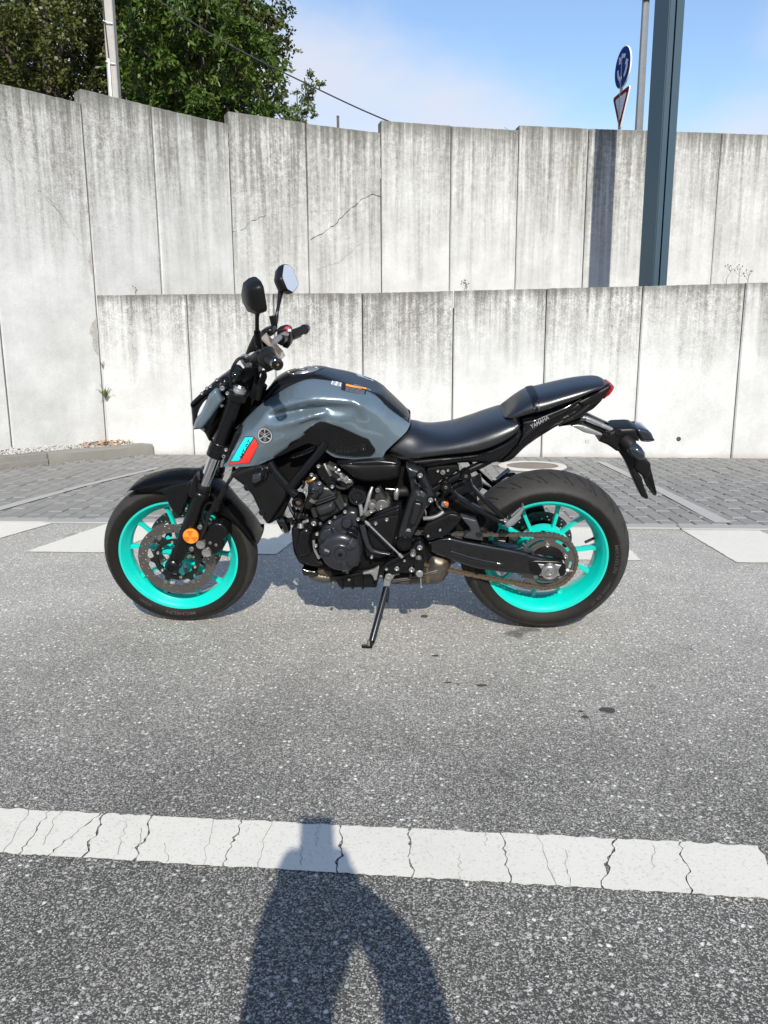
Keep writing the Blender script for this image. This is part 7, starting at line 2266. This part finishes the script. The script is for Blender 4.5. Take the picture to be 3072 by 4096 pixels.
relief('inner_plate', [(.1433,.3992),(.18,.4142),(.2729,.4077),(.2867,.3489),(.2602,.3187),(.2132,.3332),(.1527,.3326)], 'deep_black', bike, 0, -.115, .01)

# ------------------------------------------------------------------ chain and sprocket
sp_c = Vector((.70, -.098, .318)); sf_c = Vector((.0814, -.098, .3934))
RR, RF, PITCH = .1087, .0407, .015875
gear = []
NT = 43
for k in range(NT):
    for da, r_ in ((-.36, .1045), (-.16, .1135), (.16, .1135), (.36, .1045)):
        a = 2 * math.pi * (k + da) / NT
        gear.append((r_ * math.cos(a), r_ * math.sin(a)))
slots = []
for k in range(5):
    a0 = 2 * math.pi * k / 5 + rad(50)
    slots.append([(.082 * math.cos(a0 + t), .082 * math.sin(a0 + t)) for t in np.linspace(-.40, .40, 10)] + [(.093 * math.cos(a0 + t), .093 * math.sin(a0 + t)) for t in np.linspace(.38, -.38, 10)])
spk = plate('rear_sprocket', gear, 'disc_steel', bike, .004, -.004, .0008, holes=[circ(.052, 36)] + slots)
spk.location = sp_c
lathe('sprocket_carrier', [(.030, -.016), (.052, -.014), (.062, -.008), (.070, -.006), (.073, .002), (.073, .02)], 'satin_black', spk, 40)
lathe('carrier_ring', [(.064, -.005), (.066, -.0075), (.0735, -.0075), (.075, -.004)], 'disc_steel', spk, 48)
for k in range(5):
    a = rad(93 + 72 * k)
    bolt(spk, (.070 * math.cos(a), .070 * math.sin(a)), -.009, .0085, 'steel')
ang_c = math.atan2(sp_c.z - sf_c.z, sp_c.x - sf_c.x); D_ = math.hypot(sp_c.x - sf_c.x, sp_c.z - sf_c.z)
al = math.asin((RR - RF) / D_)
def cpt(c_, r_, a): return Vector((c_.x + r_ * math.cos(a), c_.y, c_.z + r_ * math.sin(a)))
path = []
aT = ang_c + math.pi / 2 + al; aB = ang_c - math.pi / 2 - al
t1 = cpt(sf_c, RF, aT); t2 = cpt(sp_c, RR, aT); b2 = cpt(sp_c, RR, aB); b1 = cpt(sf_c, RF, aB)
n = 40
path += [t1.lerp(t2, k / n) - Vector((0, 0, .004 * math.sin(math.pi * k / n))) for k in range(n)]
path += [cpt(sp_c, RR, aT + (aB - aT) * k / n) for k in range(n)]
path += [b2.lerp(b1, k / n) - Vector((0, 0, .012 * math.sin(math.pi * k / n))) for k in range(n)]
path += [cpt(sf_c, RF, aB + (aT - 2 * math.pi - aB) * k / 20) for k in range(20)]
P_ = np.array([tuple(p) for p in path + [path[0]]])
seg = np.linalg.norm(np.diff(P_, axis=0), axis=1); cum = np.concatenate([[0], np.cumsum(seg)])
NL = int(round(cum[-1] / PITCH / 2) * 2)
pit = cum[-1] / NL
def along(s_):
    s_ = s_ % cum[-1]
    return Vector([float(np.interp(s_, cum, P_[:, i])) for i in range(3)])
def link_me(name, w_out, mat, roller):
    bm = bmesh.new()
    h = pit / 2
    out = []
    for k in range(9): a = math.pi / 2 + math.pi * k / 8; out.append((-h + .0068 * math.cos(a), .0068 * math.sin(a)))
    out.append((0, -.0050))
    for k in range(9): a = -math.pi / 2 + math.pi * k / 8; out.append((h + .0068 * math.cos(a), .0068 * math.sin(a)))
    out.append((0, .0050))
    for sg in (-1, 1):
        A = [bm.verts.new((x_, sg * w_out, z_)) for x_, z_ in out]; B = [bm.verts.new((x_, sg * (w_out - .0020), z_)) for x_, z_ in out]
        bm.faces.new(A); bm.faces.new(B[::-1])
        for k in range(len(out)):
            bm.faces.new((A[k], A[(k + 1) % len(out)], B[(k + 1) % len(out)], B[k]))
    for x_ in (-h, h):
        if roller:
            bm_lathe(bm, [(.0050, -w_out), (.0050, w_out)], 10, (x_, 0, 0))
        else:
            bm_lathe(bm, [(0, -w_out - .0022), (.0026, -w_out - .0020), (.0032, -w_out - .0010), (.0032, w_out + .001), (0, w_out + .002)], 8, (x_, 0, 0))
    bmesh.ops.recalc_face_normals(bm, faces=bm.faces[:])
    me = bpy.data.meshes.new(name); bm.to_mesh(me); bm.free()
    me.materials.append(MATS[mat])
    return me
chain = tube('drive_chain', [along(0), along(.01)], .002, 'chain_steel', bike, 6, 1)
lm = {}
for wear in ('chain_steel', 'chain_rust'):
    lm[wear] = (link_me('link', .0098, wear, False), link_me('link', .0074, wear, True))
for k in range(NL):
    a, b = along(k * pit), along((k + 1) * pit)
    mid = (a + b) / 2
    wear = 'chain_rust' if mid.z < .33 else 'chain_steel'
    o = bpy.data.objects.new('link', lm[wear][k % 2])
    COL.objects.link(o); o.parent = chain
    d_ = (b - a)
    o.location = mid
    o.rotation_euler = (0, -math.atan2(d_.z, d_.x), 0)

# ------------------------------------------------------------------ subframe, pillion footrests, rear brake
sf = tube('subframe', [(.2521,-.115,.5848),(.2793,-.118,.6062),(.3409,-.12,.6438),(.3973,-.115,.676),(.4539,-.105,.7012),(.482,-.1,.7162)], .0135, 'satin_black', bike, 14, 3)
mirror_copy(sf)
tube('subframe_strut', [(.2975,-.11,.5622),(.3417,-.112,.6117),(.3859,-.11,.6351)], .012, 'satin_black', sf, 12, 2)
h1 = relief('pillion_hanger', [(.3087,.6298),(.3124,.64),(.3227,.6451),(.3353,.6401),(.3466,.6249),(.3692,.5979),(.4045,.5742),(.4399,.5538),(.4754,.5333),(.5143,.5127),(.5365,.5129),(.5465,.5025),(.5408,.4885),(.5296,.4884),(.4923,.5056),(.4405,.5331),(.3921,.5638),(.3534,.5978),(.3373,.613),(.3232,.6113),(.3127,.6163)], 'satin_black', bike, -.135, -.163, .008, rnd=.2)
relief('hanger_arm', [(.3769,.6704),(.3798,.6804),(.3909,.6848),(.4032,.6788),(.41,.6589),(.4185,.6337),(.4412,.6085),(.4673,.5814),(.5,.5507),(.5295,.5267),(.5426,.5182),(.5336,.5059),(.5141,.5162),(.4845,.5437),(.455,.5745),(.4224,.6084),(.4059,.6353),(.3961,.6538),(.3835,.6554)], 'satin_black', h1, -.135, -.163, .008, rnd=.2)
for p in [(.3226,.6327),(.3914,.6738)]:
    lathe('hanger_boss', [(0, -.160), (.005, -.160), (.006, -.164), (.0095, -.164), (.010, -.162), (.0145, -.162), (.017, -.167), (.0185, -.165), (.0185, -.12)], 'satin_black', h1, 28, (p[0], 0, p[1]))
    bolt(h1, p, -.161, .0058, 'dull_steel')
mirror_copy(h1)
h1r = mirror_copy([c for c in h1.children if c.name.startswith('hanger_arm')][0])
pgl = relief('pillion_footrest', [(.5304,.5017),(.5369,.5121),(.5608,.5363),(.5814,.5604),(.5898,.5774),(.5938,.5723),(.5911,.5536),(.5741,.5193),(.5609,.5019),(.5411,.4879)], 'alloy', h1, -.165, -.188, .006, rnd=.15)
relief('footrest_rubber', [(.5379,.534),(.5785,.5668),(.586,.5719),(.588,.5634),(.5616,.5308),(.545,.5169)], 'rubber', h1, -.150, -.184, .008, rnd=.15)
for k in range(9):
    t_ = k / 8
    p = [(.5524,.5367),(.5791,.5641)]
    q = (p[0][0] + (p[1][0] - p[0][0]) * t_, p[0][1] + (p[1][1] - p[0][1]) * t_)
    box('tread', q[0] - .0016, q[0] + .0016, -.1895, -.183, q[1] - .004, q[1] + .004, 'alloy', pgl, .0006)
bolt(h1, (.533,.5107), -.165, .0075, 'steel')
pr_ = tube('pillion_footrest', [(.5302,.17,.5379),(.5778,.19,.574)], .0095, 'alloy', h1, 10, 1)
tube('footrest_loop', [(.4901,.15,.5415),(.5262,.16,.5322),(.5611,.17,.5531),(.5928,.175,.5589),(.595,.175,.5514),(.5723,.17,.5381)], .0075, 'satin_black', h1, 10, 4)
# lock, horn bracket and reservoir in the gap
lathe('seat_lock', [(0, -.137), (.006, -.137), (.0085, -.136), (.009, -.120)], 'steel', bike, 20, ((.3123,.6771)[0], 0, (.3123,.6771)[1]))
box('key_slot', (.3115,.6796)[0] - .001, (.3115,.6796)[0] + .001, -.1380, -.136, (.3122,.6753)[1], (.3121,.6836)[1], 'deep_black', bike)
for p in [(.2949,.6821),(.3298,.6845)]:
    bolt(bike, p, -.132, .005, 'steel')
relief('lock_bracket', [(.2548,.6891),(.2895,.6959),(.3587,.7028),(.3716,.6895),(.3406,.6591),(.309,.6488),(.2871,.6248),(.2679,.6213),(.2582,.652)], 'deep_black', bike, -.09, -.128, .005)
relief('shock_reservoir', [(.3089,.56),(.3366,.5514),(.3337,.5285),(.3077,.5336)], 'alloy', bike, -.08, -.104, .005)
lathe('reservoir_cap', [(0, -.1095), (.007, -.1085), (.0085, -.104)], 'reflector_dark', bike, 14, ((.3277,.5467)[0], 0, (.3277,.5467)[1]))
tube('shock_absorber', [(.2724,-.05,.4874),(.3117,-.05,.5309),(.3638,-.05,.5703)], .028, 'satin_black', bike, 16, 2)
lathe('shock_collar', [(.018, -.004), (.034, -.004), (.036, 0), (.034, .004), (.018, .004)], 'alloy', bike, 28, ((.3066,.5385)[0], -.06, (.3066,.5385)[1]), (.8, -.3, .5))
tube('silver_pipe', [(.2461,-.11,.4914),(.2721,-.115,.4955),(.2981,-.115,.5045),(.3174,-.11,.5185)], .008, 'alloy', bike, 10, 4)
tube('clamp', [(.1478,-.13,.5764),(.1498,-.135,.5991),(.153,-.13,.6143)], [.008, .010, .008], 'alloy', bike, 10, 3)
tube('intake_hose', [(.1488,-.11,.5927),(.1747,-.11,.5963),(.2003,-.1,.5891)], .020, 'rubber', bike, 14, 3)
tube('hot_wire', [(.1113,-.13,.6141),(.1307,-.132,.614),(.1466,-.13,.6109)], .0025, 'steel', bike, 6, 2)
# rear caliper behind the wheel
relief('rear_caliper', [(.6443,.4477),(.6808,.4555),(.7089,.4481),(.7201,.4178),(.6933,.4024),(.6722,.3663),(.6303,.366),(.6234,.407)], 'deep_black', bike, .125, .085, .01)

# ================================================================== THE PHOTOGRAPHER (out of frame; throws the long shadow on the painted line)
def skin_body(name, verts, edges, radii, root, mat, parent=None, sub=2):
    me = bpy.data.meshes.new(name)
    me.from_pydata([tuple(v) for v in verts], edges, [])
    o = bpy.data.objects.new(name, me)
    COL.objects.link(o)
    sk = o.modifiers.new('skin', 'SKIN')
    sk.use_smooth_shade = True
    for i, r_ in enumerate(radii):
        me.skin_vertices[0].data[i].radius = (r_, r_) if isinstance(r_, float) else r_
        me.skin_vertices[0].data[i].use_root = (i == root)
    ss_ = o.modifiers.new('sub', 'SUBSURF'); ss_.levels = sub; ss_.render_levels = sub
    dg = bpy.context.evaluated_depsgraph_get()
    m2 = bpy.data.meshes.new_from_object(o.evaluated_get(dg))
    bpy.data.objects.remove(o)
    m2.materials.clear(); m2.materials.append(MATS[mat])
    for p in m2.polygons: p.use_smooth = True
    r = link_mesh(name, m2, None, parent)
    return r
SH = Vector((SUN_DIR.x, SUN_DIR.y, SUN_DIR.z)) / SUN_DIR.z
def up_ray(gx, gy, z):
    """point at height z whose shadow falls on ground point (gx, gy)"""
    return Vector((gx, gy, 0)) + SH * z
person = empty('person', (0.36, -3.75, 0), 'person crouching in dark shirt and trousers photographing with a phone, seen as a shadow', 'person')
PO = Vector((0.36, -3.75, 0))
head_c = up_ray(.055, -1.70, 1.10) - PO
neck = up_ray(.055, -1.93, .985) - PO
chest = Vector((0.0, .02, .74)); belly = Vector((0.0, -.10, .50)); pelvis = Vector((0, -.20, .30))
phone_c = Vector((CAM.x, CAM.y - .035, CAM.z)) - PO
shL = chest + Vector((-.08, .02, .10)); shR = chest + Vector((.19, .02, .10))
elR = up_ray(.222, -1.775, .70) - PO
hdR = phone_c + Vector((.045, -.03, -.085)); hdL = phone_c + Vector((-.045, -.03, -.09))
elL = up_ray(-.004, -1.70, .76) - PO
hipL, hipR = pelvis + Vector((-.12, 0, 0)), pelvis + Vector((.12, 0, 0))
knL, knR = Vector((-.20, .30, .42)), Vector((.22, .26, .40))
anL, anR = Vector((-.19, .02, .09)), Vector((.21, -.02, .09))
toL, toR = Vector((-.20, .20, .04)), Vector((.22, .16, .04))
V = [pelvis, belly, chest, neck, shL, elL, hdL + (elL - hdL) * .22, shR, elR, hdR + (elR - hdR) * .22, hipL, knL, anL, toL, hipR, knR, anR, toR, head_c - Vector((0, 0, .07))]
Ed = [(0, 1), (1, 2), (2, 3), (2, 4), (4, 5), (5, 6), (2, 7), (7, 8), (8, 9), (0, 10), (10, 11), (11, 12), (12, 13), (0, 14), (14, 15), (15, 16), (16, 17), (3, 18)]
Rd = [.16, .15, .15, .055, .075, .052, .034, .075, .055, .034, .10, .075, .05, .045, .10, .075, .05, .045, .06]
body = skin_body('body', V, Ed, Rd, 0, 'shirt', person)
# head with nose, ears, hair
bm = bmesh.new()
bmesh.ops.create_uvsphere(bm, u_segments=24, v_segments=16, radius=1)
for v in bm.verts:
    k = v.co.copy()
    w_ = 1 - .18 * max(0, -k.z)
    v.co = head_c + Vector((k.x * .076 * w_, k.y * .095 * w_, k.z * .115))
    if k.y > .85 and abs(k.x) < .3 and -.35 < k.z < .15: v.co.y += .018
finish('head', bm, 'skin', body, 60)
bm = bmesh.new()
bmesh.ops.create_uvsphere(bm, u_segments=20, v_segments=12, radius=1)
for v in bm.verts:
    k = v.co.copy()
    v.co = head_c + Vector((k.x * .082, -.012 + k.y * .098, .028 + k.z * .098))
finish('hair', bm, 'hair', body, 60)
for sg in (-1, 1):
    lathe('ear', [(0, .008), (.012, .006), (.016, 0), (.012, -.006), (0, -.008)], 'skin', body, 12, head_c + Vector((sg * .074, -.005, -.01)), (1, .2, 0))
# hands: palm and five fingers closed on the phone
for sg, hc_, ec_ in ((-1, hdL, elL), (1, hdR, elR)):
    pv_ = [hc_ + (ec_ - hc_) * .24, hc_ + (ec_ - hc_) * .06, hc_ + Vector((sg * .004, .0, .02))]
    ed = [(0, 1), (1, 2)]; rd_ = [.027, .034, .028]
    for k in range(4):
        b = len(pv_)
        r0 = hc_ + Vector((sg * .006, .004, .030 - k * .017))
        pv_ += [r0 + Vector((sg * .012, .016, 0)), r0 + Vector((sg * .006, .028, .002)), r0 + Vector((-sg * .014, .030 - .002 * k, .002))]
        ed += [(1, b), (b, b + 1), (b + 1, b + 2)]; rd_ += [.010, .009, .008]
    b = len(pv_)
    pv_ += [hc_ + Vector((-sg * .002, -.012, .030)), hc_ + Vector((-sg * .014, -.014, .055)), hc_ + Vector((-sg * .022, -.008, .072))]
    ed += [(1, b), (b, b + 1), (b + 1, b + 2)]; rd_ += [.012, .010, .009]
    skin_body('hand', pv_, ed, rd_, 1, 'skin', body, 1)
ph = empty('phone', (CAM.x, CAM.y, CAM.z), 'black phone held up in both hands by the crouching person', 'phone')
box('case', -.037, .037, -.024, -.0145, -.138, .018, 'gloss_black', ph, .003, 2)
box('screen', -.034, .034, -.0250, -.0242, -.132, .012, 'smoke_lens', ph)
